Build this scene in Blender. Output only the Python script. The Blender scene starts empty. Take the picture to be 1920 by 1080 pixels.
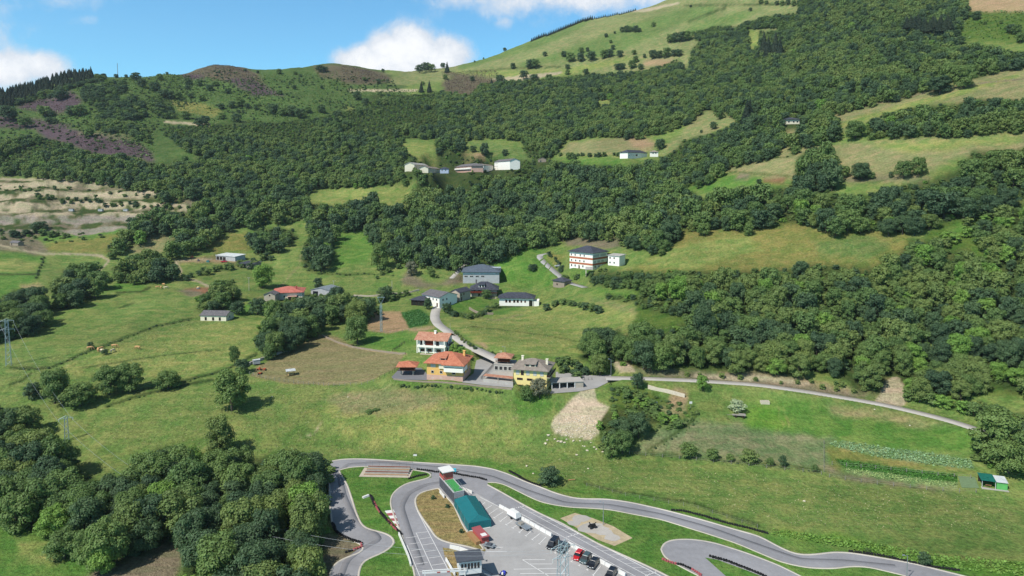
import bpy, math, random
import numpy as np
from mathutils import Vector, Matrix
R = math.radians
random.seed(7); rng = np.random.default_rng(11)
scene = bpy.context.scene
COL = scene.collection
# ------------------------------------------------------------------ camera
CAMZ = 92.0; PITCH = R(4.0); FPX = 1280.0; CX = 960.0; CY = 420.0
cam = bpy.data.cameras.new("camera"); camo = bpy.data.objects.new("camera", cam); COL.objects.link(camo)
camo.location = (0, 0, CAMZ); camo.rotation_euler = (R(90) - PITCH, 0, 0)
cam.sensor_width = 36; cam.lens = 24.0; cam.shift_y = -(540 - CY) / 1920.0
cam.clip_start = 1.0; cam.clip_end = 20000
scene.camera = camo
# ------------------------------------------------------------------ light
SUN_EL = R(50); SUN_DIR2 = math.atan2(-0.67, -0.74)       # direction towards the sun on the ground plane
sunv = Vector((math.cos(SUN_EL) * math.cos(SUN_DIR2), math.cos(SUN_EL) * math.sin(SUN_DIR2), math.sin(SUN_EL)))
sd = bpy.data.lights.new("sun", 'SUN'); sd.energy = 5.0; sd.angle = R(0.5); sd.color = (1.0, 0.95, 0.86)
so = bpy.data.objects.new("sun", sd); COL.objects.link(so)
so.rotation_euler = sunv.to_track_quat('Z', 'Y').to_euler(); so.location = (-300, -300, 600)
scene.view_settings.view_transform = 'Standard'; scene.view_settings.look = 'None'
scene.view_settings.gamma = 1.0; scene.view_settings.exposure = 0.18
scene.view_settings.use_curve_mapping = False
try:
    scene.cycles.max_bounces = 5; scene.cycles.diffuse_bounces = 2; scene.cycles.transparent_max_bounces = 8
except Exception: pass

def ray(px, py):
    a = (px - CX) / FPX; b = (CY - py) / FPX
    c, s = math.cos(PITCH), math.sin(PITCH)
    return np.array([a, c + b * s, -s + b * c])
def project(x, y, z):
    c, s = math.cos(PITCH), math.sin(PITCH); dz = z - CAMZ
    d = y * c - dz * s; u = y * s + dz * c
    d = np.maximum(d, 1e-3)
    return CX + FPX * x / d, CY - FPX * u / d
def plane(px, py, z=0.0):
    d = ray(px, py); t = (z - CAMZ) / d[2]
    return np.array([d[0] * t, d[1] * t, z])

# ------------------------------------------------------------------ node helpers
def newmat(name):
    m = bpy.data.materials.new(name); m.use_nodes = True
    nt = m.node_tree; b = nt.nodes['Principled BSDF']
    return m, nt, b
def s2l(c):
    return tuple(((v / 255.0) / 12.92 if v / 255.0 <= 0.04045 else ((v / 255.0 + 0.055) / 1.055) ** 2.4) for v in c)
def nd(nt, t, **k):
    n = nt.nodes.new(t)
    for a, v in k.items():
        if a in n.inputs.keys(): n.inputs[a].default_value = v
        else: setattr(n, a, v)
    return n
def mixc(nt, fac, a, b, mode='MIX'):
    n = nt.nodes.new('ShaderNodeMix'); n.data_type = 'RGBA'; n.blend_type = mode
    for sock, v in ((n.inputs[0], fac), (n.inputs[6], a), (n.inputs[7], b)):
        if hasattr(v, 'is_linked') or isinstance(v, bpy.types.NodeSocket): nt.links.new(v, sock)
        elif isinstance(v, (tuple, list)): sock.default_value = (*v[:3], 1)
        else: sock.default_value = v
    return n.outputs[2]
def mth(nt, op, a, b=0.0, c=0.0, clamp=False):
    n = nt.nodes.new('ShaderNodeMath'); n.operation = op; n.use_clamp = clamp
    for i, v in enumerate((a, b, c)):
        if isinstance(v, bpy.types.NodeSocket): nt.links.new(v, n.inputs[i])
        else: n.inputs[i].default_value = v
    return n.outputs[0]
def noise(nt, vec, scale, detail=4, rough=0.55, dist=0.0):
    n = nt.nodes.new('ShaderNodeTexNoise'); n.inputs['Scale'].default_value = scale
    n.inputs['Detail'].default_value = detail; n.inputs['Roughness'].default_value = rough; n.inputs['Distortion'].default_value = dist
    if vec is not None: nt.links.new(vec, n.inputs['Vector'])
    return n.outputs[0]
def ramp(nt, fac, lo, hi):
    n = nt.nodes.new('ShaderNodeMapRange'); n.interpolation_type = 'SMOOTHSTEP'
    nt.links.new(fac, n.inputs[0]); n.inputs[1].default_value = lo; n.inputs[2].default_value = hi
    return n.outputs[0]

# ------------------------------------------------------------------ world: sky and clouds
def make_world():
    w = bpy.data.worlds.new("World"); scene.world = w; w.use_nodes = True
    nt = w.node_tree; bg = nt.nodes['Background']
    sky = nd(nt, 'ShaderNodeTexSky'); sky.sky_type = 'NISHITA'; sky.sun_disc = False
    sky.sun_elevation = SUN_EL; sky.sun_rotation = math.pi / 2 - SUN_DIR2
    sky.altitude = 500; sky.air_density = 1.0; sky.dust_density = 0.4; sky.ozone_density = 1.6
    tc = nd(nt, 'ShaderNodeTexCoord'); v = tc.outputs['Generated']
    tot = None
    # direction, half size in x and z, weight, softness noise
    blobs = [((690, 118), .045, .030, 1.2), ((735, 103), .046, .034, 1.3), ((775, 95), .048, .040, 1.3), ((830, 105), .045, .036, 1.2), ((760, 130), .078, .026, 1.2),
             ((10, 130), .075, .035, .95), ((80, 128), .05, .028, .9), ((-80, 90), .08, .07, .9),
             ((850, -5), .06, .028, .62), ((960, -5), .09, .036, .7), ((1090, -10), .12, .036, .8), ((1220, -25), .12, .04, .75), ((945, 42), .022, .018, .5),
             ((105, -3), .10, .025, .5), ((150, 40), .035, .014, .42), ((60, 45), .06, .03, .32), ((830, 20), .03, .04, .4), ((1010, 30), .05, .03, .4), ((-200, 0), .2, .1, .8), ((1600, -200), .3, .1, .8), ((300, -260), .25, .08, .8), ((2300, -60), .25, .08, .8)]
    n1 = noise(nt, v, 14, 9, .66, .35); n2 = noise(nt, v, 45, 7, .6)
    nn = mth(nt, 'ADD', mth(nt, 'MULTIPLY', n1, 0.72), mth(nt, 'MULTIPLY', n2, 0.28))
    sep = nd(nt, 'ShaderNodeSeparateXYZ'); nt.links.new(v, sep.inputs[0])
    ax = mth(nt, 'DIVIDE', sep.outputs[0], mth(nt, 'MAXIMUM', sep.outputs[1], 0.02)); az = mth(nt, 'DIVIDE', sep.outputs[2], mth(nt, 'MAXIMUM', sep.outputs[1], 0.02))
    for (p, sx, sz, wt) in blobs:
        d = ray(*p); bx, bz = d[0] / d[1], d[2] / d[1]
        dx = mth(nt, 'DIVIDE', mth(nt, 'SUBTRACT', ax, bx), sx); dz = mth(nt, 'DIVIDE', mth(nt, 'SUBTRACT', az, bz), sz)
        r2 = mth(nt, 'ADD', mth(nt, 'MULTIPLY', dx, dx), mth(nt, 'MULTIPLY', dz, dz))
        g = mth(nt, 'MULTIPLY', mth(nt, 'EXPONENT', mth(nt, 'MULTIPLY', r2, -0.9)), wt)
        tot = g if tot is None else mth(nt, 'MAXIMUM', tot, g)
    dens = mth(nt, 'ADD', tot, mth(nt, 'MULTIPLY', mth(nt, 'SUBTRACT', nn, 0.5), 1.35))
    cov = ramp(nt, dens, 0.28, 0.80)
    cov = mth(nt, 'MULTIPLY', cov, ramp(nt, tot, 0.02, 0.35))
    shade = ramp(nt, mth(nt, 'ADD', dens, mth(nt, 'MULTIPLY', mth(nt, 'SUBTRACT', n2, .5), .8)), 0.5, 1.3)
    cl = mixc(nt, shade, (10.2, 11.0, 12.2), (14.5, 14.6, 14.8))
    skyc = mixc(nt, 1.0, sky.outputs[0], mixc(nt, ramp(nt, sep.outputs[2], .34, .62), (1.12, 2.12, 2.42), (1.35, 1.35, 1.15)), 'MULTIPLY')
    col = mixc(nt, cov, skyc, cl)
    nt.links.new(col, bg.inputs[0]); bg.inputs[1].default_value = 0.066
make_world()

# ------------------------------------------------------------------ terrain height field  (columns a = x / y, rows y)
CP = [ # px, py, forward distance in metres
 (-350,1080,151),(-350,860,214),(-350,720,258),(-350,600,335),(-350,500,440),(-350,400,560),(-350,320,680),(-350,250,800),(-350,200,880),
 (60,1080,151),(60,860,216),(60,760,246),(60,700,272),(60,600,345),(60,520,430),(60,455,515),(60,420,548),(60,395,562),(60,370,590),(60,335,640),(60,290,710),(60,240,800),(60,200,890),(60,168,960),(130,146,1000),
 (-10,175,930),
 (350,1080,151),(350,880,209),(350,780,240),(350,690,280),(350,600,350),(350,530,430),(350,470,510),(350,420,555),(350,370,600),(350,320,665),(350,260,780),(350,200,930),(350,150,1080),
 (250,145,1040),(320,138,1080),(400,119,1120),(470,131,1130),(540,130,1150),(620,120,1180),(700,131,1260),(750,137,1330),(800,134,1390),
 (640,1080,151),(640,866,215),(640,800,232),(640,722,262),(640,640,318),(640,560,400),(640,490,485),(640,430,545),(640,360,630),(640,300,720),(640,240,850),(640,180,1030),
 (820,866,216),(820,800,229),(820,712,254),(820,655,292),(820,610,335),(820,570,385),(820,500,455),(820,430,535),(820,360,615),(820,320,675),(820,270,770),(820,200,940),(820,160,1130),
 (1000,1080,151),(1000,866,216),(1000,800,229),(1000,728,250),(1000,680,272),(1000,620,325),(1000,575,378),(1000,530,425),(985,480,455),(1000,430,520),(1000,350,620),(1000,310,690),(1000,250,800),(1000,190,940),(1000,140,1080),(990,80,1330),
 (1100,715,255),(1100,670,280),(1100,610,328),(1100,560,370),(1100,505,412),(1100,470,440),(1100,400,520),(1100,300,640),(1100,200,880),(1100,130,1060),(1100,40,1400),
 (1280,1080,151),(1280,890,204),(1280,800,230),(1280,715,256),(1280,640,290),(1280,580,320),(1280,510,360),(1280,440,415),(1280,360,500),(1280,290,600),(1280,200,770),(1280,130,950),(1250,5,1500),(1340,-70,1650),
 (1500,900,201),(1500,800,232),(1500,730,252),(1500,660,280),(1500,560,318),(1500,500,350),(1500,430,385),(1500,350,440),(1500,260,520),(1500,200,600),(1500,100,780),(1500,0,1000),(1500,-120,1350),
 (1750,1080,152),(1750,930,193),(1750,850,214),(1750,780,235),(1750,720,253),(1750,620,285),(1750,500,325),(1750,420,355),(1750,340,395),(1750,260,440),(1750,180,510),(1750,80,650),(1750,0,780),(1750,-150,1050),
 (1950,1080,152),(1950,930,191),(1950,840,210),(1950,720,240),(1950,620,270),(1950,500,310),(1950,420,335),(1950,340,370),(1950,250,415),(1950,150,490),(1950,80,580),(1950,0,700),(1950,-160,960),
 (2350,1080,152),(2350,900,192),(2350,750,225),(2350,600,270),(2350,450,320),(2350,300,385),(2350,150,480),(2350,0,650),(2350,-200,950)]
# ground beyond the ridges (not visible from here): gentle fall
def cpv():
    A, L, T = [], [], []
    for (px, py, Y) in CP:
        d = ray(px, py); t = Y / d[1]
        A.append(d[0] / d[1]); L.append(math.log(Y)); T.append(d[2] / d[1])
    sky = [(-350,200,880),(-10,175,930),(130,146,1000),(250,145,1040),(400,119,1120),(540,130,1150),(620,120,1180),(750,137,1330),(860,128,1380),(990,80,1330),(1100,40,1400),(1250,5,1500)]
    for (px, py, Y) in sky:
        d = ray(px, py); T0 = d[2] / d[1]
        for k, drop in ((1.12, .02), (1.4, .10), (2.2, .25)):
            A.append(d[0] / d[1]); L.append(math.log(Y * k)); T.append(T0 - drop)
    for a in (-1.1, -.6, -.2, .2, .6, 1.1):
        for Y in (60, 100):
            A.append(a); L.append(math.log(Y)); T.append(-CAMZ / Y)
    for px in (1500, 1750, 1950, 2350):
        d = ray(px, -160); A.append(d[0] / d[1]); L.append(math.log(2200)); T.append(d[2] / d[1] - .1)
        A.append(d[0] / d[1]); L.append(math.log(3000)); T.append(d[2] / d[1] - .2)
    return np.array(A), np.array(L), np.array(T)
def tps(r2): return 0.5 * r2 * np.log(r2 + 1e-12)
cA, cL, cT = cpv(); SA = 1.6
X1 = np.stack([cA * SA, cL], 1)
# interpolate on the residual to a flat valley floor
base = lambda L: -CAMZ / np.exp(L)
n = len(cA); K = tps(((X1[:, None] - X1[None]) ** 2).sum(2)) + np.eye(n) * 0.0012
Pm = np.hstack([np.ones((n, 1)), X1]); Mx = np.zeros((n + 3, n + 3)); Mx[:n, :n] = K; Mx[:n, n:] = Pm; Mx[n:, :n] = Pm.T
sol = np.linalg.solve(Mx, np.concatenate([cT - base(cL), np.zeros(3)]))

def vnoise(x, y, seed=0):
    xi = np.floor(x).astype(np.int64); yi = np.floor(y).astype(np.int64); fx = x - xi; fy = y - yi
    def h(i, j):
        k = (i * 374761393 + j * 668265263 + seed * 1442695041) & 0xffffffff
        k = ((k ^ (k >> 13)) * 1274126177) & 0xffffffff
        return ((k ^ (k >> 16)) & 0xffff) / 65535.0
    u = fx * fx * (3 - 2 * fx); v = fy * fy * (3 - 2 * fy)
    return (h(xi, yi) * (1 - u) + h(xi + 1, yi) * u) * (1 - v) + (h(xi, yi + 1) * (1 - u) + h(xi + 1, yi + 1) * u) * v
def fbm(x, y, o=4, seed=0):
    s = 0; a = .5; t = 0
    for k in range(o): s = s + a * vnoise(x * 2 ** k, y * 2 ** k, seed + k); t += a; a *= .5
    return s / t - .5
def sstep(a, b, x):
    t = np.clip((x - a) / (b - a), 0, 1); return t * t * (3 - 2 * t)

gA = np.concatenate([np.arange(-1.25, -.8, .02), np.arange(-.8, .8, 2.2 / 1280), np.arange(.8, 1.26, .02)])
gY = np.concatenate([np.arange(60, 140, 4), np.arange(140, 300, .9), np.arange(300, 600, 1.8), np.arange(600, 1100, 3.2), np.arange(1100, 1700, 6), np.geomspace(1700, 3000, 24)])
nA, nY = len(gA), len(gY)
# evaluate the spline on a coarse grid and refine it linearly
cgA = np.linspace(-1.25, 1.26, 190); cgL = np.linspace(math.log(58), math.log(3010), 260)
QA, QL = np.meshgrid(cgA, cgL); q = np.stack([QA.ravel() * SA, QL.ravel()], 1)
val = np.zeros(len(q))
for i in range(0, len(q), 4000):
    k = tps(((q[i:i + 4000, None] - X1[None]) ** 2).sum(2)); val[i:i + 4000] = k @ sol[:n] + sol[n] + q[i:i + 4000] @ sol[n + 1:]
CT = val.reshape(QA.shape)
def catmull(v0, v1, v2, v3, t):
    return v1 + .5 * t * (v2 - v0 + t * (2 * v0 - 5 * v1 + 4 * v2 - v3 + t * (3 * (v1 - v2) + v3 - v0)))
def resample(M, old, new, axis):
    idx = np.interp(new, old, np.arange(len(old))); i = np.clip(np.floor(idx).astype(int), 1, len(old) - 3); t = idx - i
    if axis == 1: return catmull(M[:, i - 1], M[:, i], M[:, i + 1], M[:, i + 2], t[None])
    return catmull(M[i - 1], M[i], M[i + 1], M[i + 2], t[:, None])
M1 = resample(resample(CT, cgL, np.log(gY), 0), cgA, gA, 1)
GX = gA[None] * gY[:, None]; GYY = np.repeat(gY[:, None], nA, 1)
GZ = CAMZ + (M1 - CAMZ / gY[:, None]) * gY[:, None]
far = sstep(280, 480, GYY)
GZ += fbm(GX / 60, GYY / 60, 5, 3) * (1.0 + 9 * far) + fbm(GX / 14, GYY / 14, 3, 9) * (.5 + 1.3 * far)
# the valley floor with the kart circuit is level
yb_x = np.array([-400, -200, -70, 40, 80, 130, 180, 400]); yb_y = np.array([150, 185, 216, 212, 190, 172, 160, 150])
YB = np.interp(GX, yb_x, yb_y)
wflat = sstep(0, 22, GYY - YB)
GZ = np.maximum(GZ, -0.4) * wflat - 0.03 * (1 - wflat)
def tz(x, y):
    x = np.asarray(x, float); y = np.asarray(y, float)
    a = x / np.maximum(y, 1); fi = np.interp(a, gA, np.arange(nA)); fj = np.interp(y, gY, np.arange(nY))
    i = np.clip(fi.astype(int), 0, nA - 2); j = np.clip(fj.astype(int), 0, nY - 2); u = fi - i; v = fj - j
    return (GZ[j, i] * (1 - u) + GZ[j, i + 1] * u) * (1 - v) + (GZ[j + 1, i] * (1 - u) + GZ[j + 1, i + 1] * u) * v
_Ys = np.geomspace(100, 2800, 1600)
def hit(px, py):
    d = ray(px, py); t = _Ys / d[1]; x = d[0] * t; z = CAMZ + d[2] * t
    f = z - tz(x, _Ys); k = np.nonzero(f < 0)[0]
    if len(k) == 0: return hit(px, py + 2) if py < 400 else None
    k = k[0]
    if k == 0: Y = _Ys[0]
    else: Y = _Ys[k - 1] + (_Ys[k] - _Ys[k - 1]) * f[k - 1] / (f[k - 1] - f[k])
    t = Y / d[1]; return np.array([d[0] * t, Y, CAMZ + d[2] * t])
def ppm(p):  # metres per photo pixel at a point
    return (p[1] * math.cos(PITCH) - (p[2] - CAMZ) * math.sin(PITCH)) / FPX
def inpoly(poly, X, Y):
    poly = np.asarray(poly, float); c = np.zeros(X.shape, bool)
    m = (X >= poly[:, 0].min()) & (X <= poly[:, 0].max()) & (Y >= poly[:, 1].min()) & (Y <= poly[:, 1].max())
    if not m.any(): return c
    x = X[m]; y = Y[m]; r = np.zeros(x.shape, bool); j = len(poly) - 1
    for i in range(len(poly)):
        xi, yi = poly[i]; xj, yj = poly[j]
        if yi != yj: r ^= ((yi > y) != (yj > y)) & (x < (xj - xi) * (y - yi) / (yj - yi) + xi)
        j = i
    c[m] = r; return c
def C(ox, oy, k, *pts): return [(ox + x / k, oy + y / k) for x, y in pts]
# ------------------------------------------------------------------ building sites: level the ground below each building
# name: (front-left base pixel, front-right base pixel, depth m, base pixel for the level or None)
SITES = {
 'yellow': ((963, 728), (1025, 733), 11.0), 'orange': ((800.5, 710), (867.5, 714), 11.5), 'white_tile': ((784, 660), (835.5, 663), 9.0),
 'granary_red': ((749, 704), (777, 704), 5.0), 'granary_low': ((926, 697), (963, 699), 7.0),
 'striped': ((1068, 501), (1111, 506), 15.0), 'annex': ((1140, 497), (1161, 499), 7.0), 'stone_small': ((1037, 538), (1058, 541), 6.5),
 'hall': ((868, 531), (936, 531), 20.0), 'chalet': ((884, 556), (931, 556), 11.0), 'long_white': ((936, 573), (1000, 574), 9.0),
 'gable_white': ((824, 576), (857, 570), 15.0), 'stone_annex': ((862, 565), (882, 560), 6.5), 'dark_barn': ((771, 572), (803, 574), 8.0), 'low_shed': ((800, 561), (822, 563), 7.0),
 'farm_red': ((512, 563), (567, 561), 15.0), 'farm_gable': ((495, 566), (516, 566), 7.0), 'farm_metal': ((583, 554), (618, 556), 13.0),
 'long_barn': ((376, 601), (424, 602), 8.0), 'tin_farm': ((405, 487), (441, 490), 9.0), 'dark_shed': ((449, 501), (474, 503), 8.0), 'tiny_barn': ((19, 460), (34, 461), 4.0),
 'h_cream': ((777, 321), (803, 322), 9.0), 'h_mid': ((803, 324), (825, 325), 8.0), 'h_blue': ((825, 325), (841, 325), 6.0), 'h_gallery': ((854, 324), (884, 323), 11.0),
 'h_white': ((907, 321), (927, 322), 8.0), 'h_big': ((927, 319), (956, 318), 10.0), 'h_stone': ((1009, 304), (1024, 304), 5.0),
 'far_white': ((1177, 297), (1213, 298), 9.0), 'far_small': ((1221, 294), (1234, 294), 6.0), 'top_white': ((1473, 233), (1499, 233), 9.0)}
SITE = {}
for k, (A, B, D) in SITES.items():
    ha, hb = hit(*A), hit(*B); z0 = (ha[2] + hb[2]) / 2
    a = plane(*A, z0); b = plane(*B, z0); u = (b - a)[:2]; W = float(np.hypot(*u)); u = u / W
    SITE[k] = dict(o=a, u=u, v=np.array([-u[1], u[0]]), W=W, D=D, z=z0, rot=math.atan2(u[1], u[0]))
def level(o, u, v, x0, x1, y0, y1, z, fall=7.0):
    lx = (GX - o[0]) * u[0] + (GYY - o[1]) * u[1]; ly = (GX - o[0]) * v[0] + (GYY - o[1]) * v[1]
    d = np.hypot(np.maximum(np.maximum(x0 - lx, lx - x1), 0), np.maximum(np.maximum(y0 - ly, ly - y1), 0))
    w = 1 - sstep(0, fall, d)
    GZ[:] = GZ * (1 - w) + (z - .06) * w
for k, s in SITE.items():
    level(s['o'], s['u'], s['v'], -1.2, s['W'] + 1.2, -1.2, s['D'] * .75, s['z'], 7.0 if s['o'][1] < 500 else 15.0)

# ------------------------------------------------------------------ roads: centre line (photo pixels) and width in metres
ROADS = {'valley_lane': ([(1135, 708), (1200, 709), (1300, 713), (1420, 721), (1500, 732), (1580, 745), (1650, 757), (1720, 773), (1780, 788), (1825, 802), (1856, 815), (1900, 826)], 4.2),
 'village_street': ([(962, 690), (935, 674), (903, 659), (877, 648), (858, 634), (838, 620), (822, 609), (815, 597), (816, 585), (821, 573), (826, 566)], 5.0),
 'upper_lane': ([(1030, 475), (1008, 477), (1018, 490), (1036, 506), (1049, 517), (1066, 530), (1098, 539)], 4.2), 'field_track': ([(846, 522), (858, 510), (866, 499), (880, 491)], 3.0)}
RD = {}
def resample3(P, step):
    d = np.r_[0, np.cumsum(np.hypot(*(P[1:, :2] - P[:-1, :2]).T))]; t = np.linspace(0, d[-1], max(3, int(d[-1] / step) + 1))
    return np.stack([np.interp(t, d, P[:, k]) for k in range(3)], 1)
def smooth3(P, k):
    for _ in range(k): Q = P.copy(); Q[1:-1] = (P[:-2] + 2 * P[1:-1] + P[2:]) / 4; P = Q
    return P
def road_level(P, w, dz=.10, fall=5.0):
    x0, x1, y0, y1 = P[:, 0].min() - 20, P[:, 0].max() + 20, P[:, 1].min() - 20, P[:, 1].max() + 20
    m = (GX > x0) & (GX < x1) & (GYY > y0) & (GYY < y1); x = GX[m]; y = GYY[m]; bd = np.full(x.shape, 1e9); bz = np.zeros(x.shape)
    for p in P:
        d = (x - p[0]) ** 2 + (y - p[1]) ** 2; q = d < bd; bd[q] = d[q]; bz[q] = p[2]
    wt = 1 - sstep(w / 2 + 1.0, w / 2 + 1.0 + fall, np.sqrt(bd)); GZ[m] = GZ[m] * (1 - wt) + (bz - dz) * wt
for k, (pts, w) in ROADS.items():
    P = np.array([hit(*p) for p in pts]); P = smooth3(resample3(P, 1.5), 12); RD[k] = (P, w); road_level(P, w)
# yards beside the houses: outline in photo pixels, level of a site
YARDS = {'granary_yard': ([(734, 707), (752, 688), (790, 690), (800, 700), (801, 713), (738, 711)], 'granary_red', 0), 'driveway': ([(866, 717), (905, 722), (962, 727), (962, 712), (925, 700), (936, 684), (915, 668), (893, 676), (888, 700)], 'orange', -.25),
 'plaza': ([(1031, 738), (1085, 734), (1120, 727), (1146, 714), (1146, 703), (1112, 704), (1042, 697), (1042, 715)], 'yellow', .2)}
YD = {}
for k, (pts, sk, dz) in YARDS.items():
    z = SITE[sk]['z'] + dz; Q = np.array([plane(px, py, z) for px, py in pts]); YD[k] = Q
    c = Q[:, :2].mean(0); d = np.full(GX.shape, 0.0); m = (np.abs(GX - c[0]) < 60) & (np.abs(GYY - c[1]) < 60)
    x = GX[m]; y = GYY[m]; ins = inpoly(Q[:, :2], x, y); bd = np.full(x.shape, 1e9)
    for a_, b__ in zip(Q, np.roll(Q, -1, 0)):
        L2 = ((b__ - a_)[:2] ** 2).sum(); t = np.clip(((x - a_[0]) * (b__[0] - a_[0]) + (y - a_[1]) * (b__[1] - a_[1])) / L2, 0, 1)
        bd = np.minimum(bd, np.hypot(x - a_[0] - t * (b__[0] - a_[0]), y - a_[1] - t * (b__[1] - a_[1])))
    bd[ins] = 0; wt = 1 - sstep(.8, 5.0, bd); GZ[m] = GZ[m] * (1 - wt) + (z - .10) * wt
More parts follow.
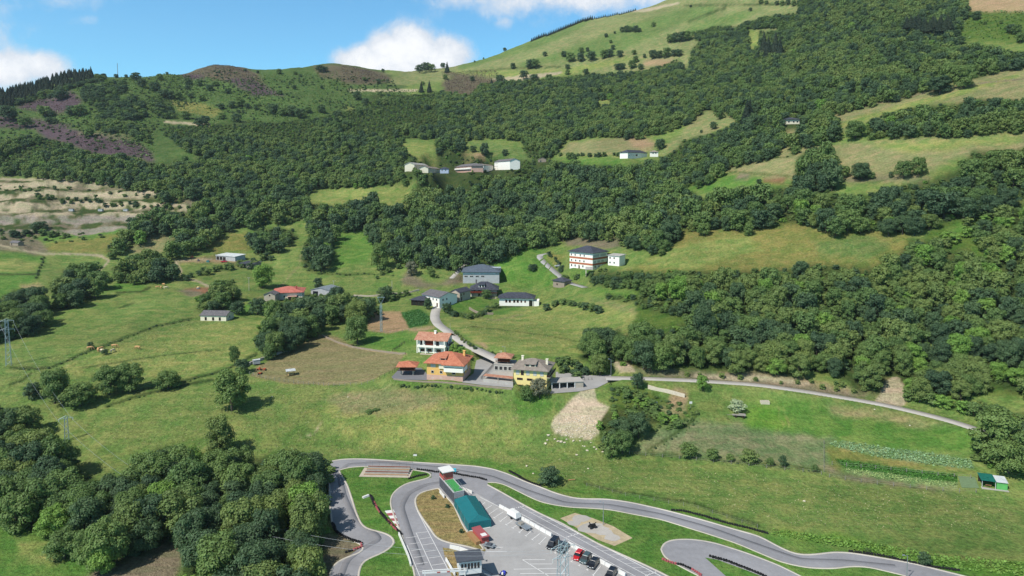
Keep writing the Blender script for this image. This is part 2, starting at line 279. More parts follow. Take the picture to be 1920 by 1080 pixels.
# ------------------------------------------------------------------ ground cover zones traced as outlines (photo pixels), stored as colours on the terrain mesh
c3 = lambda ox, oy, *p: C(ox, oy, 3, *p)
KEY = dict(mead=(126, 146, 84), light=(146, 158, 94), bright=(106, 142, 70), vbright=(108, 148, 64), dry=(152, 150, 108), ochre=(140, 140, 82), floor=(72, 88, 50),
    heath=(100, 84, 92), heathb=(112, 104, 84), bracken=(90, 114, 64), hill=(144, 150, 104), hillg=(116, 138, 82), sand=(192, 178, 150), cropa=(132, 156, 108), cropb=(74, 122, 54), gravel=(158, 150, 138), soil=(182, 156, 122),
    brown=(134, 126, 104), plough=(178, 150, 116), plot=(62, 108, 50), pad=(146, 138, 100), grey=(132, 142, 106), scree=(212, 196, 168), red=(150, 112, 84), dark=(74, 92, 50), scrub=(92, 116, 56))
ZONES = [
 ('bracken', [(-700, 100), (200, 90), (600, 90), (760, 150), (760, 240), (700, 300), (400, 330), (-700, 335)]),
 ('heath', c3(0, 0, (80, 605), (180, 560), (280, 550), (400, 510), (470, 560), (440, 610), (300, 640), (150, 615))),
 ('heath', c3(0, 0, (160, 670), (330, 720), (430, 730), (600, 770), (760, 790), (860, 860), (880, 915), (740, 880), (500, 865), (400, 810), (250, 780))),
 ('heath', c3(0, 0, (-300, 640), (150, 660), (400, 700), (380, 740), (100, 720), (-300, 720))),
 ('heathb', c3(0, 0, (980, 400), (1200, 355), (1330, 355), (1440, 410), (1520, 500), (1450, 540), (1380, 500), (1280, 460), (1130, 430))),
 ('heath', c3(0, 0, (1270, 450), (1400, 440), (1530, 500), (1600, 540), (1420, 540))), ('heath', c3(0, 0, (1000, 415), (1130, 420), (1160, 450), (1060, 450))),
 ('heath', c3(0, 0, (990, 830), (1040, 820), (1080, 890), (1030, 900))), ('heathb', c3(0, 0, (1760, 370), (1920, 365), (1980, 400), (1980, 450), (1800, 440))),
 ('heathb', c3(640, 0, (0, 360), (140, 390), (260, 410), (300, 460), (130, 480), (0, 470))), ('heathb', c3(640, 0, (560, 400), (870, 388), (960, 400), (900, 450), (740, 540), (600, 540), (560, 470))),
 ('ochre', c3(0, 0, (950, 560), (1120, 580), (1260, 620), (1200, 660), (1000, 620))), ('ochre', c3(640, 0, (20, 600), (140, 620), (180, 690), (60, 660))),
 ('hill', c3(640, 0, (270, 470), (300, 430), (400, 405), (560, 405), (640, 440), (560, 460), (330, 478))),
 ('sand', c3(640, 0, (40, 500), (430, 503), (430, 518), (40, 514))), ('sand', c3(640, 0, (830, 445), (1000, 425), (1240, 400), (1240, 415), (1100, 440), (930, 465))),
 ('sand', c3(0, 0, (920, 678), (1210, 698), (1210, 712), (1080, 705), (920, 690))), ('light', c3(0, 0, (1590, 765), (1760, 770), (1740, 795), (1600, 805))), ('brown', c3(0, 0, (440, 740), (740, 755), (740, 770), (440, 760))),
 ('hill', [(700, 140), (840, 122), (1000, 60), (1190, -10), (1250, -300), (1600, -300), (1503, 0), (1500, 52), (1400, 70), (1300, 105), (1285, 135), (1100, 138), (940, 150), (850, 135)]),
 ('hillg', c3(640, 0, (640, 350), (870, 290), (1050, 235), (1300, 120), (1420, 95), (1340, 170), (1080, 280), (900, 330), (660, 395))),
 ('hillg', c3(640, 0, (1000, 360), (1200, 300), (1500, 190), (1700, 110), (1920, 50), (2100, 20), (2100, 90), (1920, 130), (1700, 230), (1500, 320), (1200, 345), (1000, 380))),
 ('sand', c3(640, 0, (1600, 65), (1760, 40), (1900, 10), (1900, 22), (1700, 68))), ('soil', c3(640, 0, (1680, 345), (1760, 333), (1870, 335), (1840, 372), (1720, 370))),
 ('light', c3(640, 0, (560, 400), (1250, 390), (1600, 320), (1660, 330), (1300, 420), (1000, 440))),
 ('hillg', c3(1280, 0, (0, 170), (160, 100), (460, 40), (320, 130), (60, 200), (0, 200))),
 ('scrub', c3(1280, 0, (1500, 60), (3000, 40), (3000, 280), (1500, 230))), ('soil', c3(1280, 0, (1615, -400), (3000, -400), (3000, 50), (1615, 66))),
 ('hill', c3(1280, 0, (360, 160), (420, 165), (440, 240), (420, 290), (370, 280))), ('hill', c3(1280, 0, (470, 160), (600, 170), (560, 200), (480, 190))),
 ('dry', c3(1280, 0, (850, 645), (1200, 560), (1500, 470), (1920, 365), (2900, 200), (2900, 420), (1920, 560), (1500, 580), (1280, 610), (1100, 650), (900, 740), (850, 760), (660, 840), (520, 840), (520, 740), (660, 730))),
 ('light', c3(1280, 0, (860, 700), (1200, 600), (1900, 420), (1900, 440), (1250, 620), (900, 720))),
 ('dry', c3(1280, 0, (160, 930), (450, 880), (520, 790), (660, 760), (800, 820), (1100, 790), (1920, 745), (2900, 640), (2900, 760), (1920, 850), (1500, 900), (1400, 970), (1100, 1005), (860, 1000), (560, 1010), (250, 965))),
 ('light', c3(1280, 0, (1000, 810), (1500, 790), (1900, 760), (1900, 800), (1300, 850))), ('brown', c3(1280, 0, (860, 1000), (1400, 990), (1400, 1020), (900, 1030))),
 ('bright', c3(1280, 0, (0, 990), (150, 970), (560, 1010), (560, 1080), (0, 1080))), ('brown', c3(1280, 0, (300, 975), (380, 980), (370, 1010), (300, 1010))), ('red', c3(1280, 0, (440, 1000), (580, 1005), (570, 1040), (430, 1020))),
 ('dry', c3(1280, 0, (0, 740), (100, 615), (330, 610), (320, 680), (160, 740), (60, 800), (0, 800))),
 ('hill', c3(1280, 0, (100, 615), (330, 610), (310, 690), (130, 720))),
 ('light', c3(640, 0, (350, 805), (520, 815), (530, 900), (560, 930), (520, 930), (350, 850))), ('soil', c3(640, 0, (640, 870), (780, 855), (880, 900), (800, 925), (560, 920))), ('hillg', c3(640, 0, (700, 800), (830, 800), (1100, 860), (1120, 920), (900, 930), (820, 850))),
 ('dry', c3(640, 0, (1210, 870), (1270, 800), (1620, 770), (1760, 790), (1780, 850), (1600, 870), (1400, 870))), ('soil', c3(640, 0, (1590, 775), (1700, 770), (1770, 800), (1750, 850), (1640, 830))),
 ('bright', c3(640, 0, (1260, 890), (1600, 900), (1600, 950), (1380, 945), (1250, 920))), ('hill', c3(640, 0, (1780, 850), (1920, 750), (2000, 700), (2060, 640), (2000, 780), (1880, 850), (1800, 880))),
 ('light', [(570, 378), (590, 358), (700, 350), (765, 352), (775, 388), (740, 405), (700, 385), (640, 392)]),
 ('brown', [(-500, 395), (120, 390), (345, 395), (345, 420), (240, 440), (160, 445), (-500, 445)]), ('brown', [(-500, 440), (80, 445), (95, 478), (-500, 465)]),
 ('sand', [(-500, 330), (150, 335), (235, 343), (150, 352), (-500, 350)]), ('sand', [(-500, 355), (60, 357), (130, 358), (240, 366), (300, 372), (345, 390), (345, 398), (120, 397), (-500, 402)]), ('soil', [(-500, 368), (40, 372), (60, 380), (20, 396), (-500, 396)]),
 ('dark', [(60, 366), (270, 376), (290, 384), (200, 382), (70, 374)]), ('scrub', [(0, 345), (250, 348), (300, 366), (100, 360), (0, 358)]),
 ('gravel', [(-200, 404), (100, 402), (250, 404), (250, 427), (170, 430), (150, 444), (120, 436), (30, 420), (-200, 425)]), ('brown', [(380, 360), (330, 375), (360, 395), (395, 380)]), ('sand', c3(0, 360, (900, 20), (1000, -20), (1060, -30), (1080, 10), (1000, 40))),
 ('dry', [(243, 480), (262, 440), (335, 436), (318, 456), (300, 482)]), ('ochre', [(88, 458), (140, 440), (240, 438), (240, 472), (200, 476), (90, 474)]),
 ('bright', [(60, 445), (170, 425), (250, 430), (200, 442), (90, 456)]),
 ('bright', [(-500, 470), (30, 472), (85, 480), (70, 522), (60, 560), (-500, 560)]), ('light', [(-500, 480), (40, 486), (80, 494), (60, 512), (-500, 505)]), ('mead', [(90, 478), (190, 482), (195, 500), (180, 520), (100, 540), (60, 540)]),
 ('ochre', c3(0, 360, (1130, 320), (1280, 225), (1400, 225), (1400, 330), (1220, 345))), ('soil', c3(0, 360, (1000, 380), (1100, 365), (1330, 380), (1340, 400), (1020, 400))),
 ('bright', c3(0, 360, (1880, 210), (2140, 220), (2150, 320), (2000, 400), (1860, 440))), ('mead', c3(0, 360, (1560, 370), (1720, 330), (1720, 470), (1560, 470))),
 ('bright', c3(0, 360, (600, 550), (680, 500), (860, 525), (820, 560))), ('red', c3(0, 360, (990, 555), (1080, 530), (1190, 535), (1200, 570), (1080, 580))), ('brown', c3(0, 360, (980, 545), (1100, 560), (1160, 585), (1040, 590))),
 ('light', c3(0, 360, (400, 960), (700, 850), (1100, 740), (1500, 720), (1450, 900), (1200, 1000), (800, 1080), (200, 1080))),
 ('bright', c3(0, 360, (1300, 640), (1560, 620), (1560, 680), (1300, 700))), ('soil', c3(0, 360, (130, 520), (220, 515), (240, 535), (150, 540))),
 ('brown', c3(640, 360, (380, 430), (640, 430), (700, 500), (500, 540), (350, 520))), ('mead', c3(640, 360, (300, 380), (560, 380), (640, 450), (560, 520), (480, 500))),
 ('plough', c3(640, 360, (150, 690), (230, 670), (330, 670), (370, 710), (385, 770), (260, 797), (150, 780))), ('plot', c3(640, 360, (335, 678), (440, 658), (497, 700), (492, 745), (385, 765))),
 ('soil', c3(640, 360, (380, 765), (520, 740), (530, 760), (400, 785))), ('bright', c3(640, 360, (150, 790), (260, 800), (400, 790), (420, 870), (330, 905), (100, 870))),
 ('bright', c3(640, 360, (560, 650), (640, 620), (790, 590), (850, 620), (740, 680), (620, 690))), ('bright', c3(640, 360, (700, 700), (900, 640), (1060, 620), (1000, 680), (800, 710))),
 ('light', c3(640, 360, (560, 715), (900, 690), (1080, 620), (1400, 640), (1700, 690), (1930, 760), (1900, 800), (1400, 880), (1340, 910), (1000, 915), (860, 890), (700, 800), (600, 760))),
 ('soil', c3(640, 360, (730, 830), (790, 850), (830, 890), (790, 890))), ('dry', c3(640, 360, (1380, 590), (1500, 620), (1700, 690), (1900, 740), (1900, 752), (1680, 705), (1480, 640), (1370, 600))),
 ('bright', c3(640, 360, (850, 400), (1060, 290), (1110, 330), (1200, 440), (1180, 540), (900, 520), (890, 460))), ('bright', c3(640, 360, (1400, 540), (1670, 560), (1660, 600), (1420, 580))), ('bright', c3(640, 360, (1230, 430), (1400, 450), (1360, 490), (1250, 470))),
 ('ochre', c3(640, 360, (1150, 340), (1260, 370), (1240, 410), (1180, 400))), ('brown', c3(640, 360, (1250, 250), (1640, 250), (1700, 290), (1500, 320), (1280, 300))),
 ('ochre', [(1110, 510), (1190, 500), (1250, 462), (1262, 440), (1285, 432), (1360, 430), (1420, 424), (1490, 414), (1556, 436), (1705, 432), (1708, 445), (1695, 480), (1660, 500), (1540, 508), (1480, 506), (1360, 512), (1200, 515)]),
 ('light', [(1200, 500), (1270, 460), (1400, 440), (1420, 470), (1300, 505)]), ('hillg', [(1530, 455), (1620, 440), (1680, 460), (1640, 485), (1540, 480)]),
 ('scrub', [(1690, 560), (1700, 480), (1760, 420), (1850, 375), (1900, 380), (1880, 470), (1860, 560)]), ('bright', [(1760, 440), (1810, 410), (1840, 430), (1800, 480), (1755, 480)]), ('bright', [(1850, 500), (1890, 470), (1900, 530), (1860, 540)]),
 ('scrub', [(1190, 520), (1700, 510), (1700, 440), (1900, 560), (2300, 560), (2300, 760), (1700, 735), (1680, 700), (1590, 705), (1200, 690), (1190, 600)]),
 ('pad', [(468, 704), (480, 688), (520, 668), (570, 640), (605, 628), (632, 632), (660, 650), (755, 665), (742, 690), (690, 716), (620, 722), (530, 718)]),
 ('red', C(440, 620, 6, (250, 430), (450, 440), (560, 520), (480, 540), (300, 500))), ('soil', C(440, 620, 6, (480, 510), (620, 480), (820, 500), (760, 540), (560, 560))), ('brown', C(440, 620, 6, (1180, 290), (1400, 270), (1420, 330), (1250, 330))),
 ('soil', C(440, 620, 6, (980, 30), (1060, 50), (1080, 80), (980, 90))),
 ('mead', [(-500, 720), (60, 700), (470, 706), (620, 724), (900, 735), (1030, 740), (1040, 815), (1110, 840), (1110, 900), (600, 870), (150, 900), (-500, 800)]),
 ('bright', C(740, 600, 4.57, (0, 500), (240, 520), (300, 570), (100, 600), (0, 590))), ('bright', C(740, 600, 4.57, (620, 650), (720, 630), (780, 660), (700, 710), (630, 700))), ('bright', C(740, 600, 4.57, (1040, 640), (1330, 660), (1340, 760), (1200, 823), (1040, 800))), ('bright', C(740, 600, 4.57, (520, 660), (620, 640), (600, 730), (530, 740))),
 ('light', [(560, 770), (760, 740), (960, 770), (1000, 830), (900, 860), (680, 830)]), ('dry', [(620, 745), (760, 725), (840, 745), (760, 775), (640, 770)]), ('light', [(390, 780), (460, 790), (470, 830), (430, 850)]),
 ('bright', [(640, 850), (900, 858), (1000, 880), (980, 895), (900, 872), (640, 860)]), ('bright', [(1010, 915), (1100, 905), (1240, 940), (1420, 1000), (1560, 1035), (1700, 1050), (2000, 1120), (1990, 1150), (1560, 1060), (1400, 1010), (1240, 960), (1090, 935)]),
 ('grey', [(1195, 830), (1270, 785), (1540, 800), (1555, 820), (1545, 882), (1400, 862), (1180, 846)]),
 ('bright', [(1400, 755), (1480, 748), (1660, 770), (1800, 800), (1830, 845), (1700, 850), (1560, 825), (1400, 800)]), ('vbright', [(1410, 775), (1440, 765), (1480, 790), (1475, 808), (1410, 805)]), ('dry', [(1540, 750), (1680, 775), (1790, 800), (1730, 800), (1560, 775)]),
 ('scrub', [(1150, 720), (1230, 735), (1310, 765), (1290, 790), (1200, 800), (1150, 790)]), ('soil', c3(1280, 720, (-60, 20), (40, 40), (50, 100), (-60, 130))), ('dry', [(1235, 760), (1290, 755), (1300, 775), (1250, 785)]),
 ('ochre', c3(1280, 720, (800, 360), (1050, 350), (1640, 480), (1640, 500), (1000, 440), (830, 480))), ('brown', c3(1280, 720, (780, 470), (1000, 510), (1560, 590), (1540, 600), (1000, 540), (800, 500))),
 ('cropa', c3(1280, 720, (820, 335), (900, 325), (1050, 345), (1400, 390), (1620, 430), (1640, 480), (1440, 460), (1040, 400), (860, 355))), ('cropb', c3(1280, 720, (850, 422), (920, 428), (1540, 512), (1545, 560), (1100, 498), (900, 468))), ('cropa', c3(1280, 720, (910, 470), (1100, 495), (1545, 555), (1555, 583), (1300, 562), (1050, 524), (920, 492))),
 ('sand', c3(1280, 720, (1100, 70), (1150, -10), (1200, -45), (1245, -30), (1258, 130), (1180, 140), (1090, 100))), ('sand', [(1300, 697), (1360, 700), (1440, 708), (1520, 716), (1510, 722), (1400, 715), (1300, 705)]), ('sand', [(1150, 684), (1180, 682), (1200, 700), (1160, 702)]),
 ('vbright', c3(1280, 720, (500, 820), (900, 870), (1400, 960), (2000, 1010), (2600, 1060), (2600, 1200), (1900, 1120), (1300, 990), (800, 900), (480, 860))),
 ('soil', c3(1280, 720, (1100, 60), (1160, -20), (1240, -30), (1260, 120), (1180, 130))), ('brown', [(1380, 718), (1200, 700), (1180, 690), (1300, 690), (1500, 705), (1660, 745), (1500, 735)]), ('soil', [(1300, 700), (1440, 706), (1600, 722), (1600, 728), (1440, 716)]),
 ('scree', C(1020, 690, 6.353, (590, 200), (470, 250), (380, 320), (290, 410), (200, 500), (110, 590), (95, 700), (150, 790), (330, 830), (560, 860), (660, 780), (680, 640), (720, 560), (800, 470), (720, 440), (650, 400), (625, 300))),
 ('bright', [(-500, 960), (30, 965), (100, 1010), (160, 1040), (170, 1150), (-500, 1150)]), ('light', [(20, 1000), (90, 1020), (110, 1050), (40, 1060)]), ('soil', [(240, 1060), (300, 1015), (345, 1012), (340, 1040), (260, 1070)]), ('brown', [(160, 1055), (240, 1040), (340, 1010), (340, 1100), (160, 1100)]),
 ('brown', [(600, 1010), (640, 1000), (684, 1030), (650, 1060), (620, 1110), (590, 1110)]),
]
# thin lines on the ground: worn tracks, field banks (colour, half width in pixels, points)
LINES = [('dry', 1.0, [(600, 748), (690, 762), (800, 764), (930, 778), (1020, 790)]), ('light', .9, [(560, 800), (700, 806), (860, 812), (1000, 826)]), ('dry', .8, [(640, 735), (700, 752), (760, 770)]), ('soil', 1.2, [(655, 742), (672, 748), (680, 740)]), ('dark', 1.0, [(150, 690), (280, 670), (420, 655)]), ('light', .8, [(1250, 905), (1400, 925), (1600, 940), (1800, 960)]), ('light', .8, [(1200, 885), (1400, 905), (1600, 925)]), ('dark', .8, [(880, 612), (980, 622), (1080, 640)]), ('light', 1, [(1200, 490), (1400, 470), (1600, 465)]), ('dry', 1.2, [(480, 560), (520, 545), (560, 500), (570, 460)]),
 ('sand', 1.8, [(-60, 452), (0, 460), (40, 470), (85, 476), (150, 477), (190, 480), (203, 488), (195, 500), (186, 508)]), ('sand', 2.0, [(330, 490), (338, 505), (340, 520), (370, 528), (405, 543)]), ('sand', 1.2, [(330, 490), (360, 487), (400, 486)]),
 ('dark', 1.6, [(82, 480), (74, 505), (68, 522)]), ('dark', 1.2, [(-50, 513), (40, 515), (68, 514)]), ('dark', 2.0, [(220, 548), (262, 547), (284, 538)]), ('dark', 1.5, [(222, 577), (248, 568)]), ('dark', 2.2, [(20, 690), (75, 692), (100, 688), (150, 665), (230, 635), (290, 612), (360, 598)]), ('dark', 2.0, [(20, 722), (45, 714), (60, 700)]),
 ('dark', 2.5, [(250, 735), (330, 718), (420, 695), (480, 664)]), ('dark', 2.5, [(200, 762), (260, 742), (340, 722), (400, 712)]), ('soil', 1.4, [(600, 628), (645, 648), (700, 658), (760, 664)]), ('hillg', 2, [(400, 540), (500, 545), (560, 540), (660, 545)]), ('dark', 1.0, [(590, 513), (700, 514), (740, 517)]),
 ('dark', 1.6, [(1290, 40), (1360, 14)]), ('dark', 1.5, [(1283, 10), (1500, 8)]), ('dark', 1.3, [(880, 135), (960, 128), (1050, 125)]), ('brown', 1.2, [(1560, 215), (1700, 180), (1850, 155), (2000, 140)]), ('dark', 1.0, [(1380, 296), (1480, 294)]), ('dark', 1.2, [(1330, 318), (1480, 330)]),
 ('light', 1.3, [(1458, 765), (1462, 785), (1470, 798)]), ('light', 1.2, [(1468, 765), (1478, 792), (1480, 802)]), ('dark', 2.0, [(1180, 848), (1290, 856), (1420, 868), (1540, 882)]), ('dark', 2.2, [(1215, 845), (1300, 790), (1310, 775)]),
 ('dark', 2.0, [(1095, 905), (1180, 925), (1300, 945), (1420, 985)]), ('light', 1.0, [(1040, 740), (1030, 790)]), ('dark', 2.5, [(880, 590), (940, 575), (1000, 570)]), ('dry', 1.5, [(870, 590), (930, 600), (980, 590)]), ('sand', 1.0, [(560, 820), (585, 815), (600, 790)]), ('dark', 1.5, [(760, 640), (740, 655)])]
# ------------------------------------------------------------------ woods: outlines of the crowns (photo pixels): zone id, crown diameter m, height m, tone weights (dark, mid, olive, bright), polygon
WOODS = [
 ('lower left wood beside the kart circuit', 8.8, 10.5, (3, 5, 2, 1), [(-500, 720), (-200, 740), (0, 765), (50, 770), (85, 825), (150, 880), (175, 905), (232, 898), (262, 880), (275, 845), (330, 838), (365, 860), (382, 850), (450, 838), (470, 862), (520, 852), (560, 850), (600, 860), (622, 885), (622, 960), (606, 1010), (600, 1080), (600, 1160), (345, 1160), (345, 1015), (300, 1010), (232, 1050), (200, 1060), (168, 1040), (120, 1030), (95, 1005), (40, 985), (0, 960), (-500, 900)]),
 ('clump beside the long barn', 8, 8.5, (4, 4, 1, 0), c3(0, 360, (1110, 600), (1200, 560), (1230, 510), (1310, 505), (1345, 560), (1330, 620), (1240, 650), (1120, 680))),
 ('grove at the left end of the bare paddock', 9.5, 10.5, (4, 3, 3, 0), c3(0, 360, (1440, 780), (1530, 680), (1540, 640), (1640, 610), (1800, 560), (1900, 560), (2060, 600), (2120, 640), (2160, 690), (2060, 700), (1960, 700), (1920, 720), (1820, 740), (1760, 820), (1620, 880), (1500, 920), (1440, 880))),
 ('grove at the left end of the bare paddock', 8, 8, (4, 3, 1, 0), c3(0, 360, (1930, 600), (2010, 590), (2080, 620), (2070, 670), (1960, 680))),
 ('dark clump by the left power pylon', 11, 12, (6, 3, 0, 0), c3(0, 360, (-900, 560), (0, 600), (90, 545), (200, 550), (290, 640), (290, 700), (200, 760), (90, 830), (0, 850), (-900, 850))),
 ('clump between the left meadows', 10, 11, (5, 4, 1, 0), c3(0, 360, (285, 540), (350, 460), (400, 430), (470, 415), (560, 440), (590, 520), (520, 590), (400, 650), (300, 650))),
 ('row of trees at the bend of the farm track', 9.5, 10, (3, 4, 3, 0), c3(0, 360, (640, 440), (700, 400), (780, 350), (880, 345), (980, 400), (1010, 480), (900, 495), (700, 510), (640, 490))),
 ('wood on the slope above the left farm', 10.5, 11, (4, 5, 1, 0), c3(0, 360, (740, 150), (860, 115), (1050, 120), (1100, 60), (1280, 30), (1700, -30), (1760, 90), (1720, 150), (1600, 170), (1400, 190), (1300, 210), (1120, 320), (950, 380), (930, 330), (970, 270), (1010, 235), (850, 240), (760, 300), (620, 380), (600, 320), (700, 230))),
 ('clump on the spur above the left farm', 9.5, 10, (5, 4, 1, 0), c3(0, 360, (1395, 240), (1470, 205), (1560, 200), (1650, 210), (1665, 270), (1560, 330), (1420, 330))),
 ('tall clump between the middle meadows', 10.5, 12, (6, 4, 0, 0), c3(0, 360, (1700, 80), (1800, 60), (1940, 80), (1920, 200), (1890, 260), (1880, 330), (1840, 420), (1780, 450), (1710, 440), (1700, 340), (1740, 230))),
 ('big wood in the middle of the valley', 9.6, 11.5, (5, 5, 1, 0), c3(640, 360, (-60, 90), (60, 50), (160, 10), (250, 60), (320, 110), (420, 0), (420, -150), (600, -200), (1300, -160), (1700, -130), (1920, -60), (1920, 180), (1840, 290), (1750, 330), (1580, 300), (1560, 250), (1420, 270), (1300, 240), (1240, 270), (1150, 310), (1050, 290), (850, 400), (760, 430), (700, 440), (600, 430), (540, 420), (460, 400), (400, 420), (320, 410), (280, 350), (240, 300), (150, 270), (150, 220), (-20, 210), (-60, 150))),
 ('scrubby slope above the striped building', 7, 7, (2, 4, 4, 0), c3(640, 360, (1300, 130), (1600, 60), (1920, 60), (1900, 220), (1840, 330), (1780, 350), (1580, 300), (1560, 240), (1300, 240))),
 ('hillside forest behind the hamlet', 7.8, 8.8, (4, 5, 3, 0), [(0, 262), (60, 256), (100, 262), (140, 278), (190, 290), (240, 292), (290, 308), (340, 300), (310, 240), (400, 232), (470, 226), (520, 232), (600, 220), (690, 200), (700, 175), (760, 180), (830, 172), (880, 180), (900, 158), (950, 152), (1000, 150), (1100, 140), (1210, 133), (1270, 112), (1290, 135), (1300, 90), (1340, 60), (1400, 50), (1440, 62), (1490, 45), (1500, 0), (1500, -200), (1820, -200), (1815, 20), (1790, 80), (1920, 100), (2300, 60), (2300, 80), (1920, 125), (1800, 150), (1690, 185), (1600, 205), (1566, 215), (1545, 240), (1470, 245), (1450, 232), (1390, 232), (1360, 210), (1320, 205), (1290, 232), (1240, 250), (1200, 258), (1120, 255), (1060, 262), (1040, 292), (1000, 300), (975, 262), (930, 258), (870, 262), (830, 262), (820, 258), (760, 260), (750, 275), (800, 290), (815, 312), (760, 345), (700, 348), (600, 352), (560, 372), (420, 395), (380, 372), (300, 380), (290, 360), (180, 345), (100, 335), (0, 325), (-500, 320), (-500, 262)]),
 ('trees in and above the hamlet', 9, 9.5, (5, 4, 0, 0), c3(640, 0, (530, 770), (600, 760), (690, 770), (700, 850), (640, 900), (540, 880))),
 ('trees in and above the hamlet', 8, 8, (4, 4, 1, 0), c3(640, 0, (1020, 830), (1100, 790), (1220, 790), (1215, 850), (1120, 890), (1040, 885))),
 ('forest below the hamlet', 8.4, 9.4, (5, 5, 2, 0), [(810, 345), (840, 335), (900, 335), (970, 320), (1000, 300), (1060, 305), (1150, 320), (1240, 300), (1290, 265), (1330, 260), (1370, 250), (1400, 225), (1470, 240), (1480, 260), (1445, 300), (1395, 305), (1360, 318), (1330, 345), (1290, 350), (1280, 380), (1200, 385), (1060, 380), (780, 395), (775, 360)]),
 ('thick belt above the ochre meadow', 11, 11.5, (5, 5, 2, 0), c3(1280, 360, (-250, -60), (0, -20), (110, 30), (300, -10), (700, -20), (940, 30), (1300, -40), (1500, -90), (1640, -230), (1920, -240), (2900, -280), (2900, 120), (1920, 30), (1780, 100), (1640, 120), (1500, 160), (1300, 230), (1100, 215), (830, 225), (780, 215), (640, 170), (420, 190), (380, 225), (250, 195), (100, 225), (0, 210), (-250, 260))),
 ('hedge of round trees between the upper fields', 8.5, 8.5, (5, 4, 2, 0), c3(1280, 0, (1040, 690), (1120, 655), (1270, 610), (1500, 590), (1650, 560), (1920, 560), (2900, 480), (2900, 640), (1920, 735), (1500, 765), (1300, 775), (1120, 765), (1045, 780))),
 ('slope of mixed trees above the valley lane', 7.8, 8.8, (3, 5, 4, 1), c3(1280, 360, (-260, 460), (-80, 440), (0, 450), (200, 450), (350, 445), (600, 440), (700, 400), (850, 420), (1100, 430), (1200, 380), (1300, 260), (1420, 300), (1560, 280), (1700, 130), (1920, 50), (2900, 100), (2900, 1180), (2100, 1160), (1920, 1140), (1700, 1080), (1600, 1180), (1450, 1130), (1300, 1170), (1260, 1080), (1180, 1040), (1100, 1130), (1000, 1120), (860, 1010), (620, 1020), (400, 1000), (230, 990), (0, 960), (-60, 900), (-120, 850), (-60, 760), (40, 740), (0, 600), (-250, 590))),
 ('row of trees behind the yellow house', 9, 11, (4, 5, 1, 0), c3(640, 360, (1360, 770), (1430, 750), (1500, 790), (1560, 770), (1600, 820), (1680, 760), (1760, 780), (1920, 820), (1920, 960), (1800, 990), (1700, 970), (1560, 1000), (1440, 1010), (1370, 960))),
 ('hedge below the striped building', 6.5, 6.5, (5, 4, 0, 0), c3(640, 360, (1380, 470), (1480, 420), (1560, 440), (1660, 440), (1720, 470), (1880, 430), (1920, 470), (2000, 500), (1960, 580), (1860, 580), (1720, 540), (1560, 540), (1400, 510))),
 ('hedge below the striped building', 6, 6, (4, 4, 1, 0), c3(640, 360, (1500, 570), (1700, 600), (1880, 600), (1960, 640), (1960, 720), (1860, 690), (1700, 640), (1500, 600))),
 ('grove right of the scree slope', 9, 10, (5, 4, 1, 0), C(1020, 690, 6.353, (650, 640), (760, 540), (900, 500), (1000, 470), (1100, 480), (1130, 380), (1240, 350), (1300, 430), (1400, 600), (1280, 680), (1180, 700), (1120, 850), (980, 950), (700, 990))),
 ('clump at the right end of the lane', 12, 12, (2, 6, 2, 0), c3(1280, 720, (1620, 400), (1700, 300), (1740, 220), (1850, 180), (2100, 150), (2400, 200), (2400, 460), (1900, 480), (1700, 460))),
 ('trees standing on the upper right field', 9.5, 10, (4, 5, 1, 0), c3(1280, 0, (670, 720), (720, 690), (800, 650), (880, 670), (890, 790), (780, 810), (680, 830), (620, 880), (600, 800))),
 ('trees standing on the upper right field', 10, 12, (4, 4, 1, 0), c3(1280, 0, (660, 880), (720, 840), (820, 830), (890, 900), (870, 990), (860, 1080), (700, 1080), (600, 1060), (650, 960))),
 ('trees standing on the upper right field', 9.5, 9.5, (3, 4, 4, 0), c3(1280, 0, (300, 790), (330, 760), (400, 700), (500, 720), (520, 800), (460, 860), (400, 900), (310, 890))),
 ('trees standing on the upper right field', 9, 9.5, (4, 5, 1, 0), c3(1280, 0, (-20, 800), (100, 770), (220, 730), (300, 700), (330, 750), (300, 850), (230, 890), (150, 940), (60, 980), (-20, 1000))),
 ('upper hedges of the big hill', 9, 8, (4, 5, 0, 0), c3(1280, 0, (60, 180), (180, 150), (300, 150), (380, 120), (500, 90), (660, 70), (660, 160), (540, 160), (380, 160), (370, 280), (320, 290), (250, 240), (80, 230))),
 ('lone thickets of the left hillside', 8.5, 6.5, (6, 4, 0, 0), c3(0, 0, (450, 510), (500, 470), (570, 490), (600, 450), (700, 455), (715, 510), (640, 540), (700, 560), (740, 530), (830, 580), (830, 650), (760, 670), (640, 690), (560, 620), (470, 560))),
 ('lone thickets of the left hillside', 8.5, 6.5, (6, 4, 0, 0), c3(0, 0, (820, 560), (900, 550), (960, 590), (1000, 670), (900, 660), (850, 620))), ('lone thickets of the left hillside', 8, 6, (6, 4, 0, 0), c3(0, 0, (320, 490), (450, 450), (520, 420), (600, 420), (600, 450), (480, 470), (400, 500), (300, 540), (180, 570), (80, 590), (90, 550), (200, 520))),
 ('lone thickets of the left hillside', 8.5, 6.5, (4, 4, 2, 0), c3(0, 0, (540, 640), (620, 640), (700, 670), (860, 740), (860, 800), (780, 790), (700, 740), (600, 745), (530, 720))),
]
CLEAR = [(1177, 258, 0, 0)]
